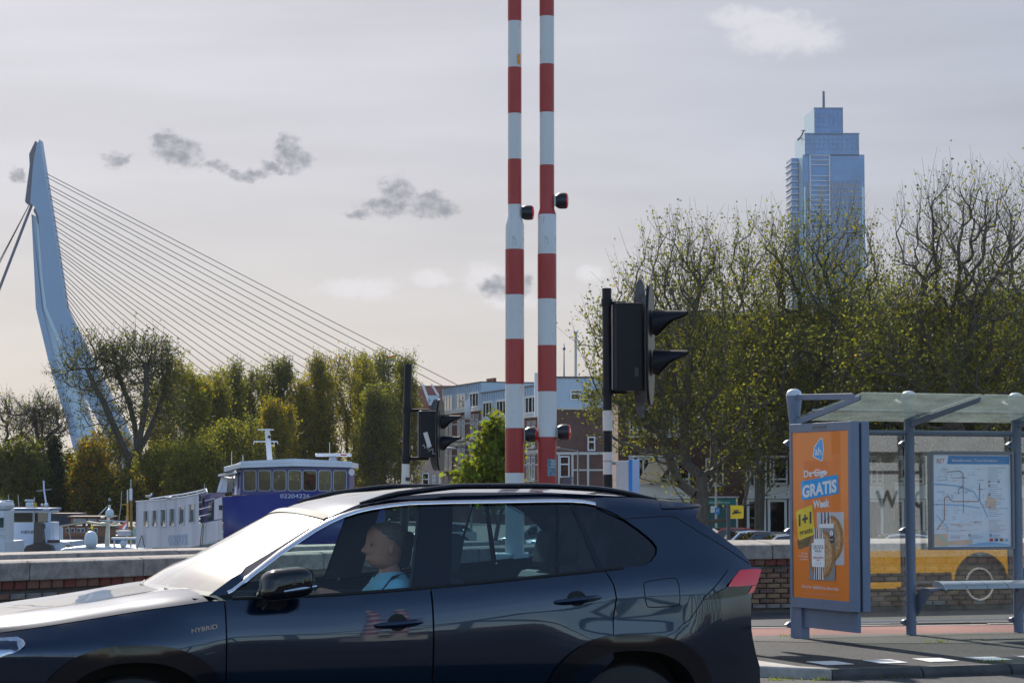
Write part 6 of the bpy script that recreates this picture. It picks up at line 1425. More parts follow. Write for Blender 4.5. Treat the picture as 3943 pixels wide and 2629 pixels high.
bush = [(60, 1830, 105, 110, 'dense round green tree below the half bare one', ['mid', 'dark', 'lite'], (5, 3, 1.5), 'round_tree'), (205, 1860, 50, 140, 'very dark narrow conifer among the bushes', ['deep', 'dark'], (5, 1), 'conifer'), (120, 1900, 110, 100, 'low dark bush left of the conifer', ['mid', 'dark', 'deep'], (4, 3, 1), 'bush'), (262, 1890, 42, 110, 'slim green cypress beside the conifer', ['mid', 'dark'], (4, 3), 'cypress'),
        (345, 1850, 75, 130, 'rusty orange brown autumn bush', ['oran', 'gold', 'mid', 'yel'], (2, 3, 4, 3), 'autumn_bush'), (325, 1910, 60, 90, 'green cypress hedge clump under the autumn bush', ['mid', 'dark'], (4, 4), 'hedge_bush'), (420, 1790, 110, 130, 'thin leafed green sapling group left of the old trunk', ['mid', 'yel', 'dark', 'oran'], (4, 2, 3, .6), 'sapling'), (470, 1930, 90, 80, 'brownish scrub at the foot of the old trunk', ['dark', 'yel', 'gold'], (4, 2, 2), 'scrub'),
        (690, 1640, 120, 190, 'olive yellow tree between the old tree and the poplars', ['yel', 'mid', 'lite', 'gold'], (4, 4, 2, 1), 'olive_tree'), (620, 1820, 110, 110, 'yellow green bush above the blue ship', ['yel', 'lite', 'mid'], (4, 3, 3), 'bush'), (760, 1830, 120, 120, 'olive bush behind the ship railing', ['yel', 'mid', 'lite'], (4, 4, 2), 'bush'), (900, 1800, 130, 150, 'green bush behind the wheelhouse', ['mid', 'yel', 'dark'], (4, 3, 2), 'bush'), (730, 1540, 90, 110, 'loose yellowing tree behind the old tree', ['yel', 'mid', 'gold'], (4, 3, 1), 'olive_tree')]
for i, (cx, cy, rx_, ry, lab, ms, ww, nm) in enumerate(bush):
    rs = np.random.RandomState(90 + i); Y = 226 + (i * 5) % 16 + (18 if nm in ('olive_tree',) else 0) - (4 if nm in ('cypress', 'hedge_bush', 'bush') else 0); s_ = F / Y; b = gp(cx, Y); c = at(cx, cy, Y)
    n = int(180 + rx_ * ry / 60)
    if nm in ('conifer', 'cypress'): T = col(rs, (b.x, Y), QZ + .6, c.z + ry / s_, rx_ / s_, n, .9)
    else: T = ell(rs, c, (rx_ / s_, rx_ / s_, ry / s_), n, .3, zb=QZ + .5)
    tree(nm, lab, 'tree' if 'tree' in nm or nm in ('conifer', 'cypress', 'sapling') else 'bush', b, [b, b + Z3 * .6, b + Z3 * 1.4], T, 90 + i,  .155, ms, ww, 36 if nm != 'sapling' else 16, .22, .16, twigs=3, twl=.8, twup=.9, tip=.015)
# more cover along the far bank, from scrub too tangled to count
rs = np.random.RandomState(5); h_ = thing('far_bank_scrub', 'x', 'x', gp(700, 285)); del h_['label']; del h_['category']
N_ = 40000; px = rs.uniform(-1500, 1640, N_); Yv = rs.uniform(280, 292, N_); hh = (rs.uniform(0, 1, N_) ** .8) * (4.8 + 1.6 * np.sin(px / 90.0) + 1.0 * np.sin(px / 37.0)); X_ = (px - W / 2) / F * Yv
o = leaves(h_, np.stack([X_, Yv, QZ + hh], 1), rs, .55, ['deep', 'dark', 'mid'], (4, 4, 1)); o.name = 'scrub'; o.parent = None; o.location = ORG[h_]; o['kind'] = 'stuff'; bpy.data.objects.remove(h_)

# ------------------------------------------------------------------ flag over the poplars
fy = 300.0; fp = thing('rainbow_flag', 'small rainbow flag flying above the poplar tops', 'flag', Vector((at(1524, 1500, fy).x, fy, QZ)))
MB().tube([Vector((at(1524, 1500, fy).x, fy, QZ)), at(1524, 1359, fy)], [.08, .04], 6).build('pole', M_galv, fp)
cols = [(.6, .03, .02), (.75, .25, .02), (.75, .6, .03), (.05, .35, .08), (.03, .15, .5), (.2, .05, .3)]
for k, c in enumerate(cols):
    n = 8; b = MB()
    for u in range(n + 1):
        f = u / n; pxu = 1523 - 36 * f; y0 = 1364 + 4.1 * k + f * (12 - 1.2 * k); y1 = 1364 + 4.1 * (k + 1) + f * (12 - 1.2 * (k + 1)); dy = .25 * math.sin(f * 5)
        b.v += [at(pxu, y0, fy) + Y3 * dy, at(pxu, y1, fy) + Y3 * dy, at(pxu, y0, fy) + Y3 * (dy + .03), at(pxu, y1, fy) + Y3 * (dy + .03)]
    b.f = [q for u in range(n) for q in ((4 * u, 4 * u + 1, 4 * u + 5, 4 * u + 4), (4 * u + 2, 4 * u + 6, 4 * u + 7, 4 * u + 3))]; b.m = [0] * len(b.f); b.build('stripe', mat('flag_%d' % k, c, .8, var=0), fp, smooth='all', fix=False)

# ================================================================== SHIPS
M_ship = mat('ship_blue', (.013, .018, .17), .30, var=.10, scale=.5, spec=.6); M_shipl = mat('ship_lavender', (.42, .42, .56), .35, var=.12, scale=.7, stretch=(3, 3, .25), spec=.6, col2=(.66, .64, .72)); M_shw = mat('ship_white', (.62, .64, .70), .4, var=.08, scale=.8, dirt=.3, stretch=(1, 1, .3))  # side plates in a paler lavender than the hull front
M_shp = mat('ship_grey_frame', (.34, .36, .42), .4, var=.05); M_swin = glass('ship_glass', (.20, .33, .32), boost=1.5); M_sroom = mat('ship_cabin_inside', (.05, .09, .09), .8, var=.6, scale=1.6)
YSH = 100.0; sS = F / YSH
ship = thing('blue_ship', 'blue inland ship with a curved white roofed wheelhouse and number', 'ship', Vector((at(950, 2100, YSH).x, YSH, WATER)))
def X_(px, Y=YSH): return at(px, 1900, Y).x
def Zs(py, Y=YSH): return at(900, py, Y).z
# wheelhouse: faceted front bulging towards us
wx = [930, 960, 1020, 1080, 1140, 1200, 1258, 1310, 1342]; bul = [0, -.25, -.55, -.78, -.88, -.85, -.68, -.40, -.10]
def wall_strip(name, m, y0, y1, par, out=0.0, x=wx, bu=bul, t=.08):
    b = MB(); vs = []
    for p, d in zip(x, bu):
        for y in (y0, y1): vs += [Vector((X_(p), YSH + d - out, Zs(y))), Vector((X_(p), YSH + d - out + t, Zs(y)))]
    n = len(x); f = []
    for i in range(n - 1):
        a, c = 4 * i, 4 * i + 4; f += [(a, c, c + 2, a + 2), (a + 1, a + 3, c + 3, c + 1), (a, a + 1, c + 1, c), (a + 2, c + 2, c + 3, a + 3)]
    f += [(0, 2, 3, 1), (4 * n - 4, 4 * n - 3, 4 * n - 1, 4 * n - 2)]; b.add(vs, f); return b.build(name, m, par, smooth=True)
wall_strip('wheelhouse_sill', M_ship, 1888, 1904, ship); wall_strip('wheelhouse_head', M_ship, 1800, 1812, ship)
wins = [(941, 992), (1000, 1051), (1058, 1110), (1117, 1168), (1173, 1224), (1231, 1278), (1285, 1333)]
def bulge(px): return interp(px, list(zip(wx, bul)))
edges_ = [930] + [v for w in wins for v in w] + [1342]
for i in range(0, len(edges_), 2):
    b = MB(); a, c = edges_[i], edges_[i + 1]; b.prism([Vector((X_(a), YSH + bulge(a), Zs(1889))), Vector((X_(c), YSH + bulge(c), Zs(1889))), Vector((X_(c), YSH + bulge(c) + .08, Zs(1889))), Vector((X_(a), YSH + bulge(a) + .08, Zs(1889)))], (0, 0, Zs(1811) - Zs(1889))); b.build('window_pillar', M_ship, ship)
for a, c in wins:
    A = Vector((X_(a), YSH + bulge(a), 0)); C = Vector((X_(c), YSH + bulge(c), 0)); ex = (C - A); L = ex.length; ex.normalize(); ny = Vector((ex.y, -ex.x, 0)); z0, z1 = Zs(1889), Zs(1811)
    def rr(x0, x1, zz0, zz1, r, n=4):
        o = []
        for cx, cz, a0 in ((x1 - r, zz0 + r, -90), (x1 - r, zz1 - r, 0), (x0 + r, zz1 - r, 90), (x0 + r, zz0 + r, 180)):
            o += [(cx + r * math.cos(R(a0 + 90 * k / n)), cz + r * math.sin(R(a0 + 90 * k / n))) for k in range(n + 1)]
        return o
    outr = rr(-.02, L + .02, z0 - .02, z1 + .02, .12); inn = rr(.018, L - .018, z0 + .018, z1 - .018, .10); n = len(outr); b = MB()
    b.add([A + ex * x + Z3 * z + ny * .035 for x, z in outr] + [A + ex * x + Z3 * z + ny * .045 for x, z in inn] + [A + ex * x + Z3 * z - ny * .05 for x, z in inn], [(k, (k + 1) % n, n + (k + 1) % n, n + k) for k in range(n)] + [(n + k, n + (k + 1) % n, 2 * n + (k + 1) % n, 2 * n + k) for k in range(n)]); w = b.build('window', M_shp, ship, fix=False)
    b = MB(); b.add([A + ex * x + Z3 * z + ny * .01 for x, z in inn], [tuple(range(n))]); b.build('pane', M_swin, w, fix=False)
MB().prism([Vector((X_(935), YSH + .15, Zs(1895))), Vector((X_(1338), YSH + .1, Zs(1895))), Vector((X_(1338), YSH + 3.4, Zs(1895))), Vector((X_(860), YSH + 3.6, Zs(1895)))], (0, 0, .04)).build('cabin_floor', M_sroom, ship)
MB().prism([Vector((X_(1338), YSH + .2, Zs(1890))), Vector((X_(1338), YSH + 3.4, Zs(1890)))] + [Vector((X_(1338) + .06, YSH + 3.4, Zs(1890))), Vector((X_(1338) + .06, YSH + .2, Zs(1890)))], (0, 0, 1.0)).build('cabin_side', M_ship, ship)
MB().frame(Vector((X_(880), YSH + 3.4, 0)), X3, Y3, Z3, 0, X_(1338) - X_(880), 0, .05, Zs(1895), Zs(1860)).build('cabin_back', M_sroom, ship)
for px in (1010, 1085, 1120, 1190): MB().box((X_(px), YSH + 1.4, Zs(1880)), (.5, .4, .7)).build('console', M_black, ship)
for px in (968, 1248, 1322): MB().box((X_(px), YSH + .6, Zs(1852)), (.10, .04, .75)).build('curtain', mat('ship_curtain', (.45, .60, .58), .8), ship)
# roof
MB().prism([Vector((X_(p), YSH + d, Zs(y))) for p, d, y in ((848, 1.2, 1815), (930, -.5, 1801), (1140, -1.15, 1796), (1356, -.55, 1799), (1358, 3.6, 1799), (870, 3.8, 1812))], (0, 0, .20)).build('roof', M_shw, ship, bevel=.02)
MB().prism([Vector((X_(930), YSH - .52, Zs(1801))), Vector((X_(1140), YSH - 1.17, Zs(1794))), Vector((X_(1357), YSH - .57, Zs(1799))), Vector((X_(1357), YSH - .50, Zs(1777))), Vector((X_(1140), YSH - 1.10, Zs(1766))), Vector((X_(930), YSH - .45, Zs(1776)))], (0, .3, 0)).build('roof_edge', M_shw, ship)
MB().prism([Vector((X_(848), YSH + 1.2, Zs(1815))), Vector((X_(930), YSH - .5, Zs(1800))), Vector((X_(930), YSH - .43, Zs(1776))), Vector((X_(848), YSH + 1.3, Zs(1810)))], (.1, .3, 0)).build('roof_edge', M_shw, ship)
# left side of the wheelhouse, door and wing
side_ = Vector((X_(870) - X_(930), 2.6, 0)); sl_ = side_.length; sdn = side_.normalized(); O_ = Vector((X_(930), YSH, 0))
def sidebox(name, m, u0, u1, y0, y1, th=.05, par=None, o=0.0):
    nrm = Vector((-sdn.y, sdn.x, 0)); return MB().frame(O_, sdn, nrm, Z3, u0 * sl_, u1 * sl_, o, o + th, Zs(y1), Zs(y0)).build(name, m, par or ship)
sidebox('side_wall', M_ship, 0, 1.0, 1880, 1906); sidebox('side_head', M_ship, 0, 1.0, 1800, 1818)
for u in (0, .28, .62, .98): sidebox('side_pillar', M_ship if u < .5 else M_shw, u, u + .05, 1818, 1880)
sidebox('side_pane', M_swin, .05, .28, 1818, 1880, .02); sidebox('door', M_shw, .33, .60, 1815, 1905, .05, None, .03); sidebox('door_pane', M_swin, .39, .54, 1822, 1870, .02, None, .09); sidebox('side_pane', M_swin, .67, .98, 1818, 1880, .02)
MB().prism([Vector((X_(803), YSH + 2.7, Zs(1895))), Vector((X_(846), YSH + 2.4, Zs(1895))), Vector((X_(851), YSH + 2.4, Zs(1838))), Vector((X_(822), YSH + 2.7, Zs(1832)))], (.15, 1.5, 0)).build('wing_panel', M_shw, ship)
MB().prism([Vector((X_(812), YSH + 2.3, Zs(1833))), Vector((X_(815), YSH + 2.3, Zs(1822))), Vector((X_(905), YSH + .1, Zs(1816))), Vector((X_(905), YSH + .1, Zs(1823)))], (.1, .8, 0)).build('wing_canopy', M_shp, ship)
# hull front and lavender side
hf = [(858, 1911), (930, 1908), (1060, 1899), (1200, 1892), (1345, 1897), (1480, 1910)]
b = MB(); vs = []; 
for px, py in hf: d = bulge(px) * 1.05 - .12 + (0 if px > 930 else -.1); vs += [Vector((X_(px), YSH + d, Zs(py))), Vector((X_(px) * .99, YSH + d + .25, Zs(2200)))]
b.add(vs, [(2 * i, 2 * i + 1, 2 * i + 3, 2 * i + 2) for i in range(len(hf) - 1)]); o = b.build('hull_front', M_ship, ship, smooth=True); md = o.modifiers.new('t', 'SOLIDIFY'); md.thickness = .06
b = MB(); wy0, wy1 = Zs(1895), Zs(1905); b.frame(Vector((X_(935), YSH, 0)), X3, Y3, Z3, 0, X_(1480) - X_(935), -.2, 3.6, Zs(1915), Zs(1906)); b.build('foredeck', M_shw, ship)
text('number_lettering', '02204226', Vector((X_(1147), YSH + bulge(1154) * 1.05 - .42, Zs(1916))), X3, Z3, .165, M_shw, ship, width=112 / sS, ext=.02)
def sidept(px, py, k):       # k: 0 near corner .. 1 far end of the lavender side
    return at(px, py, YSH + .2 + 7.0 * k)
def kof(px): return (858 - px) / (858 - 524.0)
tp = [(858, 1911), (822, 1922), (800, 1910), (790, 1895), (765, 1901), (715, 1912), (650, 1921), (600, 1927), (524, 1931)]
def top_at(px): return interp(px, [(524, 1931), (600, 1927), (650, 1921), (715, 1912), (765, 1901), (793, 1893), (795, 1893)])
def low_at(px): return interp(px, [(524, 2108), (715, 2106), (858, 2075)])
hw = [(552, 570, 1965, 2028), (585, 603, 1963, 2026), (618, 638, 1960, 2027), (652, 672, 1957, 2025), (688, 709, 1950, 2018), (727, 748, 1940, 2011)]
def quad_panel(name, m, pts, par, off=0.0):
    b = MB(); b.add([sidept(x, y, kof(x)) - Y3 * off for x, y in pts], [tuple(range(len(pts)))]); return b.build(name, m, par, fix=False)
es = [524] + [v for w in hw for v in w[:2]] + [766]
for i in range(0, len(es), 2): a, c = es[i], es[i + 1]; quad_panel('side_plate', M_shipl, [(a, low_at(a)), (c, low_at(c)), (c, top_at(c)), (a, top_at(a))], ship)
for x0, x1, y0, y1 in hw:
    quad_panel('side_plate', M_shipl, [(x0, low_at(x0)), (x1, low_at(x1)), (x1, y1), (x0, y1)], ship); quad_panel('side_plate', M_shipl, [(x0, y0), (x1, y0), (x1, top_at(x1)), (x0, top_at(x0))], ship)
    w = MB(); P4 = [(x0, y1), (x1, y1), (x1, y0), (x0, y0)]
    for (ax, ay), (bx_, by_) in zip(P4, P4[1:] + P4[:1]): w.tube([sidept(ax, ay, kof(ax)) - Y3 * .03, sidept(bx_, by_, kof(bx_)) - Y3 * .03], .022, 5)
    wo = w.build('window', M_shw, ship); quad_panel('pane', glass('ship_mirror_glass', (.10, .12, .11), boost=5.0), P4, wo, -.05)
    b = MB(); b.add([sidept(x, y, kof(x)) + Y3 * .4 for x, y in P4], [(0, 1, 2, 3)]); b.build('cabin_dark', M_sroom, wo, fix=False)
quad_panel('side_plate', M_shipl, [(766, low_at(766)), (858, low_at(858)), (855, 2000), (766, 2015)], ship); quad_panel('side_plate', M_shipl, [(824, 2000), (856, 1996), (859, 1911), (826, 1922)], ship, .002); quad_panel('recess_plate', M_ship, [(766, 2016), (862, 2000), (862, 1896), (766, 1897)], ship, -.5)
b = MB(); 
for px in (524,): pass
quad_panel('porthole', M_swin, [(795, 2004), (812, 2004), (812, 1932), (795, 1934)], ship, -.4)
MB().tube([sidept(x, top_at(x) - 1, kof(x)) for x in (524, 600, 650, 715, 765, 793)], .035, 6).build('gunwale', M_shw, ship, smooth=True)
MB().tube([sidept(x, top_at(x) - 12 + (4 if x < 600 else 0), kof(x)) + Y3 * .3 for x in (573, 640, 700, 765, 790)] + [sidept(798, 1896, kof(795))], .035, 6).build('handrail', M_shw, ship, smooth=True)
for x in (600, 640, 680, 720, 755): MB().tube([sidept(x, top_at(x), kof(x)) + Y3 * .3, sidept(x, top_at(x) - 12, kof(x)) + Y3 * .3], .02, 5).build('rail_post', M_shw, ship)
for y0, y1 in ((1934, 1910), (1961, 1949), (1988, 1977)): MB().tube([sidept(766, y0, kof(766)), sidept(812 if y0 > 1940 else 858, y1, kof(812))], .022, 5).build('gate_bar', M_shw, ship)
MB().tube([sidept(724, 2106, kof(724)), sidept(840, 2084, kof(840))], .03, 6).build('rubbing_strake', M_shw, ship)
text('name_lettering', 'OOSTPOOL', sidept(685, 2098, kof(685)) - Y3 * .04, (sidept(730, 2094, kof(730)) - sidept(640, 2099, kof(640))).normalized(), Z3, .48, mat('ship_letter', (.52, .58, .70), .5, var=0), ship, width=1.9, ext=.006)
MB().box(sidept(852, 1953, kof(852)) - Y3 * .12, (.14, .3, .2)).build('side_lamp', M_black, ship); MB().tube([sidept(783, 1945, kof(783)) - Y3 * .1, sidept(784, 1913, kof(784)) - Y3 * .1], .06, 8).build('fender', M_black, ship)
# mast, radar, horn
mx0 = X_(1018)
MB().prism([Vector((X_(1008), YSH + 1, Zs(1648))), Vector((X_(1026), YSH + 1, Zs(1648))), Vector((X_(1038), YSH + 1, Zs(1772))), Vector((X_(1018), YSH + 1, Zs(1772)))], (0, .2, 0)).build('mast', M_shw, ship)
MB().box((X_(1011), YSH + 1.1, Zs(1651)), (.62, .5, .04)).build('mast_top', M_shw, ship); MB().tube([Vector((X_(964), YSH + 1.1, Zs(1708))), Vector((X_(966), YSH + 1.1, Zs(1697))), Vector((X_(1058), YSH + 1.1, Zs(1697))), Vector((X_(1058), YSH + 1.1, Zs(1706)))], .03, 6).build('yard', M_shw, ship); MB().tube([Vector((X_(1024), YSH + .9, Zs(1684))), Vector((X_(1030), YSH + .9, Zs(1675)))], .06, 8).build('mast_lamp', M_black, ship); MB().tube([Vector((X_(1032), YSH + 1.1, Zs(1712))), Vector((X_(1044), YSH + 1.1, Zs(1712))), Vector((X_(1044), YSH + 1.1, Zs(1698)))], .02, 5).build('mast_bracket', M_shw, ship)
MB().box((X_(1278), YSH + .8, Zs(1750)), (1.50, .14, .13)).build('radar_scanner', M_shw, ship, bevel=.03); MB().lathe((X_(1275), YSH + .8, Zs(1772)), [(.17, 0), (.15, .12), (.10, .16)], 14).build('radar_base', M_shp, ship, smooth=True); MB().box((X_(1318), YSH + .725, Zs(1750)), (.25, .006, .06)).build('radar_mark', M_bred, ship)
MB().lathe((X_(1342), YSH + .2, Zs(1817)), [(.04, 0), (.05, .06), (.13, .22), (.14, .24)], 14, axis=Vector((.5, -.86, 0))).build('horn', M_shw, ship, smooth=True)
for px, y0, y1 in ((878, 1796, 1735), (922, 1776, 1748), (1260, 1742, 1700), (773, 1890, 1860)): MB().tube([Vector((X_(px), YSH + 1.2, Zs(y0))), Vector((X_(px), YSH + 1.2, Zs(y1)))], .012, 5).build('aerial', M_shw, ship)
MB().ball((X_(910), YSH - .2, Zs(1819)), .09, 10, 7).build('searchlight', M_chrome, ship, smooth=True)

for pts in ([(783, 2010), (776, 2060), (772, 2108)], [(560, 2108), (548, 2060), (530, 2110)], [(800, 1990), (786, 2020), (779, 2106)]): MB().tube([sidept(x, y, kof(x)) - Y3 * .15 for x, y in pts], .02, 5).build('mooring_rope', mat('rope', (.16, .14, .11), .9), ship)
# ---- white tug
YW = 160.0
def wxp(px, py, Y=YW): return at(px, py, Y)
tug = thing('white_tug', 'white tug with a blue trimmed wheelhouse and black push knee', 'boat', Vector((at(110, 2100, YW).x, YW, WATER)))
M_tw = mat('tug_white', (.55, .62, .74), .4, var=.08, scale=.5, dirt=.3, stretch=(1, 1, .3)); M_tb = mat('tug_blue', (.06, .14, .30), .4, var=.05)
def pbox(name, m, x0, x1, y0, y1, Y, d, par, bevel=0.0):
    a = at(x0, y1, Y); c = at(x1, y0, Y); return MB().frame(Vector((a.x, Y, 0)), X3, Y3, Z3, 0, c.x - a.x, 0, d, a.z, c.z).build(name, m, par, bevel=bevel)
def ptube(name, m, pts, r, par, Y, n=6): return MB().tube([at(x, y, Y) for x, y in pts], r, n).build(name, m, par, smooth=True)
pbox('wheelhouse_front', M_tw, 30, 195, 2010, 2088, YW, 3, tug); pbox('wheelhouse_head', M_tw, 30, 195, 1963, 1973, YW, 3, tug)
for x0, x1 in ((30, 41), (185, 195), (126, 129)): pbox('window_post', M_tw, x0, x1, 1973, 2010, YW, .1, tug)
pbox('window_pane', M_swin, 41, 185, 1973, 2010, YW + .05, .02, tug); pbox('cabin_back', M_sroom, 30, 195, 1985, 2010, YW + 2.6, .05, tug); pbox('cabin_side', M_tw, 30, 32, 1990, 2010, YW, 3, tug)
pbox('roof', M_tb, 24, 198, 1955, 1964, YW - .3, 3.6, tug, .03); pbox('roof_light', M_tw, 32, 56, 1957, 1963, YW - .36, .05, tug); pbox('roof_light', M_tw, 165, 190, 1957, 1963, YW - .36, .05, tug)
pbox('hull', M_tw, -40, 240, 2087, 2300, YW - 1.0, 8, tug); pbox('deck_house', M_tw, 30, 195, 2080, 2090, YW - .2, 3, tug)
text('name_lettering', 'HENRI', at(111, 2053, YW - .03), X3, Z3, .20, mat('tug_letter', (.02, .03, .06), .5, var=0), tug, width=1.02, ext=.01)
MB().prism([at(x, y, YW - 1.6) for x, y in ((128, 2095), (170, 2095), (166, 2050), (161, 2010), (130, 2010))], (0, .6, 0)).build('push_knee', M_black, tug, bevel=.04)
MB().prism([at(x, y, YW - 1.9) for x, y in ((86, 2125), (206, 2125), (196, 2100), (168, 2092), (130, 2092), (100, 2101))], (0, .9, 0)).build('push_base', M_black, tug, bevel=.04)
pbox('knee_box', M_black, 163, 172, 2015, 2035, YW - 1.6, .3, tug)
pbox('radar', M_tw, 98, 126, 1933, 1953, YW, .5, tug, .08); pbox('radar_bar', M_tw, 95, 132, 1922, 1929, YW, .2, tug)
ptube('mast', M_tw, [(179, 1946), (170, 1888), (168, 1850)], .06, tug, YW + .5); ptube('yard', M_galv, [(142, 1890), (197, 1883)], .04, tug, YW + .5)
for px, py in ((162, 1943), (178, 1943), (44, 1943), (78, 2082)): MB().ball(at(px, py, YW), .09 if px != 178 else .15, 10, 7).build('lamp', M_shw, tug, smooth=True)
for pts in ([(73, 1950), (69, 1903)], [(33, 1955), (33, 1905)], [(133, 2020), (132, 1913)], [(28, 1952), (190, 1951)]): ptube('aerial', M_galv, pts, .03, tug, YW - .1)
for pts in ([(48, 2086), (47, 2045), (40, 2042), (-20, 2045)], [(48, 2068), (-20, 2072)], [(186, 2088), (185, 2045), (176, 2042)], [(205, 2086), (204, 2020)], [(18, 2086), (18, 2046)]): ptube('railing', M_shw, pts, .035, tug, YW - .6)
pbox('pilot_post', M_shw, 18, 30, 1975, 2082, YW - .8, .3, tug); pbox('flower_box', mat('planter', (.08, .05, .06), .9), 182, 226, 2078, 2087, YW - 1.2, .5, tug)
ptube('mast_flag', mat('flag_gold', (.55, .35, .04), .8), [(134, 1935), (137, 1950)], .12, tug, YW - .2)
# ---- stern of another white boat at the left edge
y2 = 150.0; bt = thing('white_cruiser', 'white boat with a rounded cabin at the edge of the basin', 'boat', Vector((at(-20, 2100, y2).x, y2, WATER)))
pbox('cabin', M_shw, -60, 22, 1925, 1965, y2, 3, bt, .3); pbox('hull', M_shw, -80, 18, 2085, 2300, y2, 6, bt); pbox('side_window', M_sroom, -60, 14, 1990, 2030, y2 - .05, .04, bt); pbox('cabin_lower', M_shw, -60, 16, 1965, 2085, y2 + .1, 3, bt)
for y in (1993, 2037, 2060): ptube('railing', M_shw, [(-30, y), (20, y - 4)], .05, bt, y2 - .4)
ptube('awning_bar', M_shw, [(-10, 1925), (52, 1929)], .05, bt, y2 - .2)
# ---- brown houseboat
y3 = 172.0; hb_ = thing('brown_houseboat', 'brown wooden houseboat with a canvas roof and white name', 'boat', Vector((at(300, 2100, y3).x, y3, WATER)))
M_wood = mat('houseboat_wood', (.19, .075, .035), .5, var=.25, scale=1.0, stretch=(1, 1, 4)); M_canvas = mat('canvas_roof', (.40, .35, .26), .9, var=.15, scale=1)
pbox('cabin', M_wood, 240, 420, 2025, 2068, y3, 3, hb_); pbox('hull', mat('houseboat_hull', (.06, .03, .025), .5, var=.2), 236, 440, 2064, 2300, y3 - .4, 7, hb_); MB().prism([at(x, y, y3 - .4) for x, y in ((228, 2022), (330, 2006), (440, 2022), (440, 2028), (330, 2014), (228, 2028))], (0, 4, 0)).build('roof', M_canvas, hb_)
for x0 in (253, 273, 296, 312, 338, 362): pbox('window', M_shw, x0, x0 + 14, 2032, 2050, y3 - .06, .05, hb_); pbox('pane', M_sroom, x0 + 1, x0 + 12, 2034, 2049, y3 - .08, .01, hb_)
pbox('upper_cabin', M_wood, 272, 420, 1991, 2012, y3 + 2, 2, hb_); pbox('upper_roof', mat('houseboat_brown_roof', (.10, .045, .035), .6), 258, 430, 1986, 1992, y3 + 1.6, 3, hb_); pbox('upper_pane', M_shp, 281, 332, 1995, 2010, y3 + 1.95, .02, hb_); pbox('upper_pane', M_shp, 338, 372, 1995, 2010, y3 + 1.95, .02, hb_)
text('name_lettering', 'TICORA', at(302, 2086, y3 - .45), X3, Z3, .14, M_shw, hb_, width=.62, ext=.01)
for pts in ([(217, 2090), (218, 2036), (238, 2028)], [(224, 2085), (224, 2040)], [(232, 2085), (232, 2035)], [(240, 2090), (239, 2030)]): ptube('frame_bar', M_shw, pts, .06, hb_, y3 - .8)
pbox('dark_shed', mat('boat_shed', (.03, .04, .06), .7), 196, 262, 1985, 2060, y3 + 8, 3, hb_); pbox('shed_roof', mat('shed_brown', (.07, .05, .045), .7), 192, 300, 1975, 1986, y3 + 8, 4, hb_)
# ---- boat with satellite domes
y4 = 118.0; db = thing('dome_boat', 'low white boat roof carrying satellite domes and a cream mast', 'boat', Vector((at(360, 2110, y4).x, y4, WATER)))
MB().prism([at(x, y, y4) for x, y in ((228, 2116), (250, 2108), (330, 2101), (470, 2104), (530, 2112), (530, 2250), (228, 2250))], (0, 5, 0)).build('hull', M_shw, db, bevel=.1)
def dome(px, y0, y1, r, Y):
    a = at(px, y1, Y); c = at(px, y0, Y); h = c.z - a.z; k = r / (F / Y); m = MB(); m.lathe(a, [(k * .55, 0), (k * .62, h * .03), (k * .93, h * .18), (k, h * .3), (k, h * .55), (k * .93, h * .72), (k * .72, h * .88), (k * .4, h * .97), (.001, h)], 24); return m.build('satellite_dome', mat('dome_white', (.62, .66, .72), .35, var=.04), db, smooth=True)
dome(350, 2043, 2108, 25.5, y4); dome(422, 1958, 1993, 16, y4)
M_cream = mat('mast_cream', (.62, .58, .47), .5, var=.06)
MB().prism([at(x, y, y4 + .2) for x, y in ((401, 2105), (420, 2105), (421, 1992), (411, 1992))], (0, .25, 0)).build('mast', M_cream, db, bevel=.02); pbox('mast_neck', M_cream, 416, 425, 1943, 1962, y4 + .2, .12, db); pbox('mast_lamp', M_shw, 417, 424, 1918, 1927, y4 + .2, .1, db); ptube('mast_rod', M_black, [(420, 1943), (420, 1920)], .02, db, y4 + .2)
pbox('radar_pod', M_cream, 384, 406, 2010, 2024, y4, .4, db, .06); pbox('radar_pod', M_cream, 386, 400, 1988, 1995, y4, .3, db, .05); ptube('cross_tree', M_shw, [(380, 2002), (486, 2008)], .035, db, y4); ptube('boom', M_shw, [(412, 1950), (378, 1984)], .02, db, y4 + .1)
pbox('deck_rail_box', M_shw, 428, 530, 2068, 2077, y4, .3, db, .03)
for x in (436, 470, 500, 522): pbox('rail_foot', M_shw, x, x + 5, 2077, 2106, y4 + .1, .2, db)
pbox('winch', M_shw, 462, 484, 2080, 2104, y4 - .2, .4, db, .06); ptube('cable_drum', M_tb, [(446, 2080), (458, 2090)], .09, db, y4 - .1, 10); pbox('grey_locker', M_shp, 452, 500, 2042, 2062, y4 + .6, .5, db, .02); pbox('green_crate', mat('crate_green', (.25, .42, .36), .7), 512, 533, 2030, 2068, y4 + 1, .5, db)
ptube('rigging', M_galv, [(278, 2108), (262, 2022)], .02, db, y4); pbox('spool', mat('spool_tan', (.30, .27, .22), .8), 252, 268, 2092, 2108, y4 - .2, .2, db, .04)
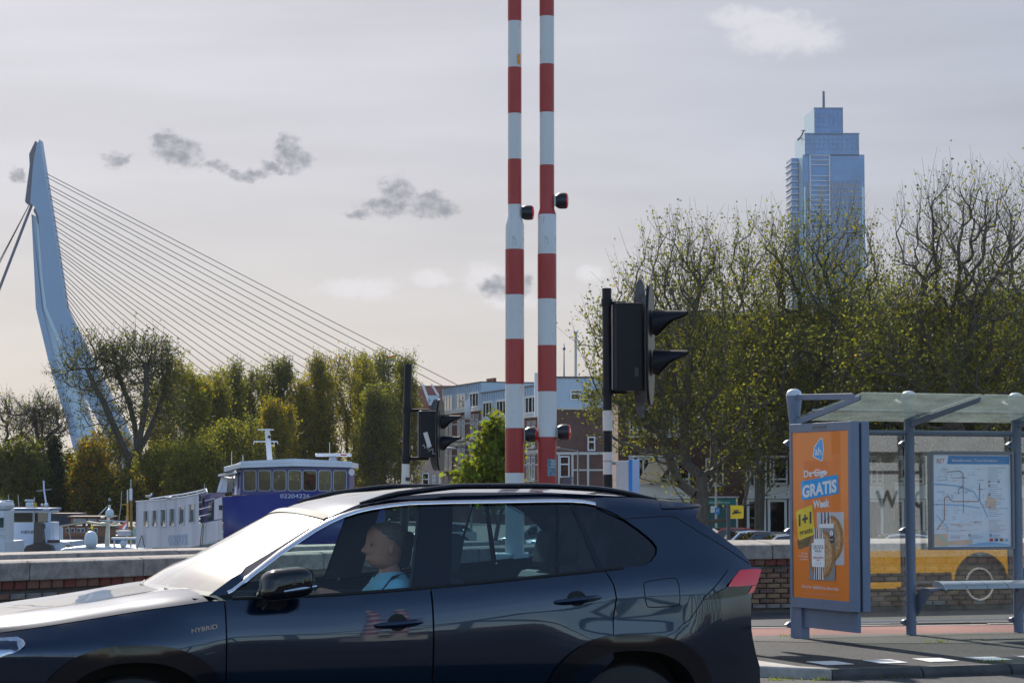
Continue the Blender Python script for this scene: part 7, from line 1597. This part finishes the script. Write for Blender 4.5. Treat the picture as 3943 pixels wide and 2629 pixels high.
# flags on staffs
fl1 = thing('striped_flag', 'red and white flag drooping from a staff beside the yellow mast', 'flag', Vector((at(485, 2040, 124).x, 124, WATER))); ptube('staff', M_galv, [(489, 2105), (486, 1985)], .02, fl1, 124)
for (pts, c) in (([(485, 1995), (487, 2012), (470, 2034), (456, 2035), (474, 2018)], (.62, .07, .05)), ([(487, 2012), (488, 2022), (478, 2040), (470, 2034)], (.65, .65, .68)), ([(488, 2022), (490, 2032), (484, 2034), (478, 2040)], (.05, .08, .3))):
    MB().prism([at(x, y, 123.9) for x, y in pts], (0, .03, 0)).build('flag_cloth', mat('cloth_%d' % int(c[0] * 100), c, .8, var=.05), fl1)
fl2 = thing('yellow_pennant', 'small yellow and black pennant above the large satellite dome', 'flag', at(350, 2050, 123)); ptube('staff', M_black, [(344, 2045), (358, 2015)], .02, fl2, 123); MB().prism([at(x, y, 122.9) for x, y in ((354, 2018), (359, 2028), (358, 2040), (350, 2033), (345, 2036))], (0, .02, 0)).build('cloth', mat('pennant_yellow', (.65, .48, .03), .8), fl2); MB().prism([at(x, y, 123.05) for x, y in ((340, 2044), (350, 2034), (358, 2042), (362, 2046))], (0, .02, 0)).build('cloth_edge', M_black, fl2)
# mooring posts
mp1 = thing('yellow_mast', 'slim yellow steel mast with a bracket between the boats', 'mast', Vector((at(491, 2100, 130).x, 130, WATER))); ptube('pole', mat('mast_yellow', (.55, .33, .03), .5, var=.1), [(491, 2110), (491, 1935)], .055, mp1, 130); ptube('tip', M_shw, [(491, 1935), (491, 1885)], .04, mp1, 130); ptube('bracket', MATS['mast_yellow'], [(468, 1942), (491, 1942)], .03, mp1, 130); ptube('stay', M_galv, [(468, 1890), (466, 1945), (458, 2000)], .02, mp1, 130)
mp2 = thing('mooring_pole', 'brown wooden mooring pole with a white collar', 'post', Vector((at(505, 2100, 128).x, 128, WATER))); ptube('pole', mat('pole_wood', (.26, .14, .05), .8, var=.25), [(505, 2110), (505, 1925)], .075, mp2, 128, 10); ptube('collar', M_shw, [(504, 1925), (504, 1880)], .085, mp2, 128, 10); ptube('top_rod', M_galv, [(504, 1880), (504, 1845)], .03, mp2, 128)

# gulls resting on the ship rail
for px, py, lab in ((578, 1906, 'white gull standing upright on the blue ship roof'), (655, 1912, 'gull resting low on the blue ship roof')):
    g_ = thing('gull', lab, 'bird', at(px, py + 10, 104), 'gulls on the ship'); s_ = F / 104; c = at(px, py + 3, 104); up = 1 if px < 600 else .3
    me = skinned([c - Z3 * .03, c + Vector((.05, 0, .06 * up)), c + Vector((.08, 0, .10 * up + .03)), c + Vector((-.12, 0, -.03)), c + Vector((-.2, 0, -.05))], [(0, 1), (1, 2), (0, 3), (3, 4)], [.06, .045, .035, .04, .012]); b = MB(); b.add(*meshdata(me)); b.build('body', M_shw, g_, smooth='all', fix=False); MB().box(c + Vector((-.10, 0, .0)), (.18, .13, .05)).build('wing', M_shp, g_, bevel=.02); MB().tube([c + Vector((.10, 0, .12 * up + .03)), c + Vector((.155, 0, .11 * up + .02))], [.012, .003], 5).build('beak', mat('beak_yellow', (.6, .4, .05), .5), g_); MB().tube([c - Z3 * .05, c - Z3 * .10], .008, 5).build('leg', MATS['beak_yellow'], g_)
# ================================================================== PARKED CARS AND STREET THINGS BEYOND THE WALL
M_cw = glass('parked_glass', (.12, .16, .17), boost=2.0)
def parked(name, lab, cat, loc, rz, paint, L=4.4, Wd=1.78, Hh=1.47, hatch=True, grp='cars parked on the quay'):
    t = thing(name, lab, cat, loc, grp); ca, sa = math.cos(rz), math.sin(rz); ex = Vector((ca, sa, 0)); ey = Vector((-sa, ca, 0)); o = Vector(loc)
    k = L / 4.4
    low = [(-2.2, .30), (-2.2, .62), (-2.05, .74), (-1.15, .90), (1.75 if hatch else 1.35, .95), (2.1, .92), (2.2, .70), (2.2, .30), (1.75, .22), (-1.75, .22)]
    up = [(-1.15, .90), (-.45, Hh - .05), (.1, Hh), (.9, Hh - .02), (1.5, Hh - .12), (2.05, .98)] if hatch else [(-1.15, .90), (-.40, Hh - .05), (.2, Hh), (.75, Hh - .04), (1.55, .96)]
    def P(x, y, z): return o + ex * x * k + ey * y + Z3 * z
    secs = [(-1, .92, 0), (-.97, 1, .0), (0, 1.0, .0), (.97, 1, 0), (1, .92, 0)]
    b = MB(); n = len(low); vs = []
    for s in (-Wd / 2, -Wd / 2 + .05, Wd / 2 - .05, Wd / 2):
        e = abs(s) > Wd / 2 - .01; vs += [P(x * (.985 if e else 1), s, z + (-.03 if e and z > .6 else (.04 if e and z < .4 else 0))) for x, z in low]
    b.add(vs, [(j * n + i, j * n + (i + 1) % n, (j + 1) * n + (i + 1) % n, (j + 1) * n + i) for j in range(3) for i in range(n)] + [tuple(range(n)), tuple(range(3 * n, 4 * n))]); b.build('body', paint, t, smooth=True)
    def W_(z): return Wd / 2 - .06 - (z - .9) * .30
    m = len(up); b = MB(); b.add([P(x, sg * (W_(z) - .10), z + .012) for sg in (-1, 1) for x, z in up[1:-1]] , [(i, i + 1, m - 2 + i + 1, m - 2 + i) for i in range(m - 3)]); b.build('roof', paint, t, smooth=True)
    for sg in (-1, 1):
        b = MB()
        for i in range(m - 1):
            (x0, z0), (x1, z1) = up[i], up[i + 1]; b.add([P(x0, sg * (W_(z0) - .10), z0 + .012), P(x1, sg * (W_(z1) - .10), z1 + .012), P(x1, sg * W_(z1 - .06), z1 - .06), P(x0, sg * W_(z0 - .06), z0 - .06)], [(0, 1, 2, 3)])
        b.build('roof_rail', paint, t, smooth=True)
        xs = [up[0][0] + .12, .22, .32, 1.15, 1.22, up[-1][0] - .14]
        def zt(x): return interp(x, up) - .065
        for a, c in ((0, 1), (2, 3), (4, 5)):
            q = [xs[a], (xs[a] + xs[c]) / 2, xs[c]]; zz = .93
            if zt(xs[c]) < zz + .05 and a == 4: q = [xs[a], xs[a] + (xs[c] - xs[a]) * .5, xs[a] + (xs[c] - xs[a]) * .8]
            b = MB(); b.add([P(x, sg * W_(max(zt(x), zz)), max(zt(x), zz)) for x in q] + [P(x, sg * W_(zz), zz) for x in reversed(q)], [(0, 1, 2, 3, 4, 5)]); b.build('side_window', M_cw, t, fix=False)
        b = MB(); b.prism([P(-1.02, sg * (Wd / 2 + .02), .92), P(-.88, sg * (Wd / 2 + .02), .92), P(-.88, sg * (Wd / 2 + .02), 1.05), P(-1.02, sg * (Wd / 2 + .02), 1.03)], ey * sg * .12); b.build('mirror', paint, t)
        for x in (.27, 1.18): MB().prism([P(x - .04, sg * W_(.92), .92), P(x + .04, sg * W_(.92), .92), P(x + .04, sg * W_(zt(x)), zt(x)), P(x - .04, sg * W_(zt(x)), zt(x))], ey * sg * -.02).build('pillar', paint if x < 1 else M_black, t)
        for x in (-1.35, 1.35): b = MB(); b.lathe(P(x, sg * (Wd / 2 - .20), .31), [(.16, 0), (.31, 0), (.31, .20), (.20, .21), (.001, .17)], 18, axis=ey * sg); b.build('wheel', MATS['tyre'], t, smooth=True)
    for i, nm in ((0, 'windscreen'), (m - 2, 'rear_screen')):
        (x0, z0), (x1, z1) = up[i], up[i + 1]; b = MB(); b.add([P(x0, -W_(z0) + .08, z0 + .01), P(x0, W_(z0) - .08, z0 + .01), P(x1, W_(z1) - .10, z1 + .008), P(x1, -W_(z1) + .10, z1 + .008)], [(0, 1, 2, 3)]); b.build(nm, M_cw, t, fix=False)
    b = MB(); b.add([P(x, sg * (W_(.9) - .14), z) for x, z in ((-.9, .93), (1.3, .93)) for sg in (-1, 1)], [(0, 1, 3, 2)]); b.build('cabin', M_int, t, fix=False)
    for sg in (-1, 1):
        MB().box(P(2.19, sg * .62, .78), (.06, .30, .14), rz=rz).build('tail_light', M_tail, t); MB().box(P(-2.15, sg * .62, .66), (.10, .32, .12), rz=rz).build('headlight', M_hl, t)
        MB().box(P(.25, sg * .28, 1.12), (.10, .24, .22), rz=rz).build('head_rest', M_int, t)
    return t
PC = {k: mat('parked_' + k, c, .25, metal=mt, var=0, coat=.8) for k, c, mt in (('silver', (.50, .53, .57), .5), ('navy', (.015, .02, .04), .3), ('white', (.72, .73, .75), 0), ('red', (.30, .02, .02), .1), ('black', (.008, .008, .010), .2), ('grey', (.14, .15, .17), .4))}
# roofs just below eye level: the quay lies lower than the bridge road
def pc(px, Y, rz, paint, lab, **k): p = gp(px, Y); return parked('parked_car', lab, 'car', (p.x, Y, QZ), R(rz), PC[paint], **k)
pc(2925, 116, 16, 'navy', 'dark navy hatchback parked behind the parapet wall', L=4.5)
pc(3010, 109, 14, 'silver', 'silver white hatchback parked nearest the orange poster case', L=4.5)
pc(2790, 124, 18, 'red', 'red car with a pale roof parked near the forked tree', L=4.3, Hh=1.55)
pc(2862, 119, 17, 'white', 'white car half hidden behind the navy hatchback', L=4.3)
pc(3440, 110, 14, 'silver', 'pale silver car seen through the shelter glass', L=4.6)
pc(3560, 118, 14, 'black', 'black car parked behind the silver one at the shelter', L=4.5)
pc(2290, 128, 20, 'navy', 'dark blue car parked beside the banded signal post', L=4.5, Hh=1.52)
pc(2180, 132, 20, 'white', 'white car parked behind the raised barrier arms', L=4.4)
pc(2060, 140, 22, 'grey', 'grey car parked between the barrier arms', L=4.4)
pc(1690, 150, 24, 'silver', 'silver car parked by the young tree', L=4.4)
pc(3800, 112, 14, 'grey', 'grey car parked behind the information case', L=4.6)
# water-taxi sign
YY = 92.0; s_ = F / YY; bp = gp(2803, YY); sg = thing('ferry_sign', 'yellow sign with a black boat on a dark square post', 'sign', bp)
a = at(2799, 1945, YY); MB().box((at(2805, 1945, YY).x, YY, (a.z + QZ) / 2), (.13, .13, a.z - QZ)).build('post', mat('sign_post_dark', (.035, .04, .055), .45), sg, bevel=.01)
z1, z0 = at(2838, 1945, YY).z, at(2838, 1996, YY).z; xa, xb = at(2813, 1945, YY).x, at(2863, 1945, YY).x; r_ = .07
pts = [(xa, z0), (xb - r_, z0)] + [(xb - r_ + r_ * math.sin(R(a)), z0 + r_ - r_ * math.cos(R(a))) for a in (20, 45, 70, 90)] + [(xb - r_ + r_ * math.cos(R(a)), z1 - r_ + r_ * math.sin(R(a))) for a in (0, 30, 60, 90)] + [(xa, z1)]
MB().prism([Vector((x, YY - .05, z)) for x, z in pts], (0, .1, 0)).build('sign_panel', mat('sign_yellow', (.78, .50, .004), .45, var=.02), sg)
for pl in ([(2819, 1979), (2855, 1974), (2853, 1969), (2820, 1972)], [(2822, 1966), (2846, 1966), (2844, 1962), (2824, 1963)], [(2826, 1972), (2842, 1971), (2842, 1967), (2826, 1967)]): MB().prism([at(x, y, YY - .055) for x, y in pl], (0, -.004, 0)).build('boat_symbol', M_black, sg)
# lamp posts
def lamppost(px, Y, ytop, lab, sign=False):
    b = gp(px, Y); t = thing('street_lamp', lab, 'lamp post', b, 'street lamps on the quay'); zt = at(px, ytop, Y).z
    MB().tube([b, b + Z3 * 1.2, Vector((b.x, Y, zt))], [.09, .075, .05], 10).build('pole', M_galv, t, smooth=True); MB().tube([Vector((b.x, Y, zt)), Vector((b.x - 1.1, Y, zt + .15))], .035, 6).build('arm', M_galv, t)
    m = MB(); m.ball((b.x - 1.5, Y, zt + .17), (.45, .18, .10), 12, 7); m.build('lamp_head', M_galv, t, smooth=True)
    if sign:
        p = at(2748, 1960, Y - .1); MB().box((p.x, Y - .12, p.z), (.36, .03, .38)).build('parking_plate', M_wf, t); p = at(2762, 1966, Y - .1); MB().box((p.x, Y - .14, p.z), (.28, .03, .36)).build('parking_sign', MATS['sign_blue'], t)
        text('sign_letter', 'P', Vector((p.x, Y - .16, p.z - .09)), X3, Z3, .18, M_wf, t)
lamppost(2757, 139, 1420, 'tall grey street lamp with a blue parking sign', True); lamppost(2226, 150, 1735, 'grey street lamp beside the corner house'); lamppost(1815, 170, 1735, 'grey street lamp in front of the terrace'); lamppost(2075, 160, 1850, 'low grey street lamp between the barrier arms')

# ================================================================== ACROSS THE ROAD (seen only as reflections in the car and the shelter glass)
def mirror(p):                                # mirror image in the shelter glass
    n = E2; d = (p - S(0, .06)).dot(n); return p - n * 2 * d
lor = None
vd = 42.0                                     # apparent distance of the lorry in the glass
Q = [mirror(at(px, 2250, vd)) for px in (3200, 3943)]; dx = (Q[1] - Q[0]); dx.z = 0; dx.normalize(); nx = E2
# the lorry's visible side is parallel to the shelter
wheel = mirror(at(3772, 2250, vd)); wheel.z = 0; dx = E1 if dx.dot(E1) > 0 else -E1
tr_ = thing('lorry', 'white lorry with a yellow lower side and black lettering across the road', 'lorry', wheel)
def LO(u, d, z): return wheel + dx * u - E2 * d + Z3 * z
sv = vd / F                                   # metres per photo pixel in the reflection
M_low = mat('lorry_white', (.50, .54, .60), .4, var=.04, scale=.5); M_loy = mat('lorry_yellow', (.80, .42, .005), .4, var=.03); M_lod = mat('lorry_dark', (.02, .02, .025), .5)
MB().frame(wheel, dx, -E2, Z3, -3.9, 4.2, 0, 2.4, .95, 3.15).build('box_body', M_low, tr_, bevel=.04)
MB().frame(wheel, dx, -E2, Z3, -3.9, 4.2, -.02, .0, 2.55, 2.72).build('dark_band', M_lod, tr_); MB().frame(wheel, dx, -E2, Z3, -3.9, 4.2, -.015, .0, 2.35, 2.40).build('dark_band', M_lod, tr_)
ar_ = [(-.55 + .55 * (1 - math.cos(R(a))), .45 + .55 * math.sin(R(a))) for a in range(0, 181, 15)]
MB().prism([LO(u, -.03, z) for u, z in [(-3.9, .40), (-.56, .40)] + ar_ + [(.56, .72), (4.2, .72), (4.2, 1.22), (1.2, 1.20), (-.9, 1.10), (-1.6, 1.04), (-3.9, 1.02)]], E2 * -.05).build('yellow_skirt', M_loy, tr_)
MB().frame(wheel, dx, -E2, Z3, -3.9, -.6, -.05, .0, .52, .66).build('skirt_band', M_lod, tr_); MB().frame(wheel, dx, -E2, Z3, -3.9, 4.2, .1, 2.3, .30, .95).build('chassis', M_lod, tr_)
for u in (0, -3.0 + .2, 3.2):
    if u: continue
for u, d in ((0, .05), (0, 2.1), (3.3, .05), (3.3, 2.1)):
    m = MB(); m.lathe(LO(u, d + .28, .45), [(.2, 0), (.45, .0), (.45, .26), (.30, .28), (.28, .24), (.10, .20), (.001, .22)], 26, axis=E2 if d < 1 else -E2); w = m.build('wheel', MATS['tyre'], tr_, smooth=True)
    if d < 1: m = MB(); m.tube([LO(u, d - .015, .45) + (dx * math.cos(R(15 * k)) + Z3 * math.sin(R(15 * k))) * .27 for k in range(25)], .02, 6, cap=False); m.build('rim', M_shw, w, smooth=True)
text('side_lettering', 'BOUW', LO(-1.38, -.03, 1.78), -dx, Z3, .29, M_lod, tr_, width=1.25, ext=.01)
# opposite pavement, lattice girder bridge, barrier arms and a dark row of houses
tb = thing('lattice_bridge', 'dark steel lattice girder bridge across the road', 'bridge', Vector((24, -22, 0)))
g0 = Vector((-2, -34, 0)); gd = Vector((.93, .36, 0)).normalized(); Lg = 64
M_gird = mat('girder_green', (.035, .05, .045), .6, var=.2)
for z in (1.2, 7.2): MB().tube([g0 + gd * 0 + Z3 * z, g0 + gd * Lg + Z3 * z], .28, 6).build('chord', M_gird, tb)
for i in range(16):
    for s in (0, 1): MB().tube([g0 + gd * (i * 4) + Z3 * (1.2 if s else 7.2), g0 + gd * (i * 4 + 4) + Z3 * (7.2 if s else 1.2)], .16, 5).build('diagonal', M_gird, tb)
    MB().tube([g0 + gd * (i * 4) + Z3 * 1.2, g0 + gd * (i * 4) + Z3 * 7.2], .18, 5).build('vertical', M_gird, tb)
MB().frame(g0, gd, Vector((gd.y, -gd.x, 0)), Z3, 0, Lg, 0, 9, .6, 1.1).build('deck', M_gird, tb)
for x, y, lab in ((7.7, 1.15, 'red and white barrier arm on the near side of the road'), (8.8, .25, 'second red and white barrier arm on the near side of the road')):
    c = place_copy(br if x < 9 else bl); c['label'] = lab; c.location = (x, y, 0)
mhs = [mat('far_side_wall_%d' % i, c, .9, var=.2) for i, c in enumerate([(.10, .06, .05), (.14, .12, .10), (.08, .07, .07)])]
rr_ = random.Random(8)
for i in range(9):
    u = -20 + i * 11.5; h_ = rr_.uniform(2.2, 4.2); o_ = Vector((0, -62, 0)) + gd * u; n_ = Vector((gd.y, -gd.x, 0))
    t = thing('far_side_house', ('brown brick', 'grey rendered', 'dark brick')[i % 3] + ' house number %s along the street behind the lattice bridge' % ('one', 'two', 'three', 'four', 'five', 'six', 'seven', 'eight', 'nine')[i], 'building', o_ + gd * 5.5, 'houses behind the lattice bridge')
    MB().frame(o_, gd, n_, Z3, 0, 11.3, 0, 10, QZ, h_).build('wall', mhs[i % 3], t); MB().prism([o_ + gd * 0 + Z3 * h_, o_ + n_ * 10 + Z3 * h_, o_ + n_ * 5 + Z3 * (h_ + 1.2)], gd * 11.3).build('roof', M_tile, t)
    for zz in (-1.0,):
        for k in range(3): MB().frame(o_, gd, n_, Z3, 1 + k * 3.6, 2.6 + k * 3.6, -.03, .0, zz + .4, zz + 2.2).build('window', M_room, t)
# ================================================================== HAZE
hz = MB(); hz.frame(Vector((0, 0, 0)), X3, Y3, Z3, -1720, 1720, -420, 1680, -6, 232)
hm = bpy.data.materials.new('haze_air'); hm.use_nodes = True; t = hm.node_tree; t.nodes.clear(); o = t.nodes.new('ShaderNodeOutputMaterial'); v = t.nodes.new('ShaderNodeVolumePrincipled')
v.inputs['Color'].default_value = (.92, .95, 1.0, 1); v.inputs['Density'].default_value = .00004; v.inputs['Anisotropy'].default_value = .2; t.links.new(v.outputs[0], o.inputs['Volume'])
ho = hz.build('haze', hm, None); ho['kind'] = 'stuff'
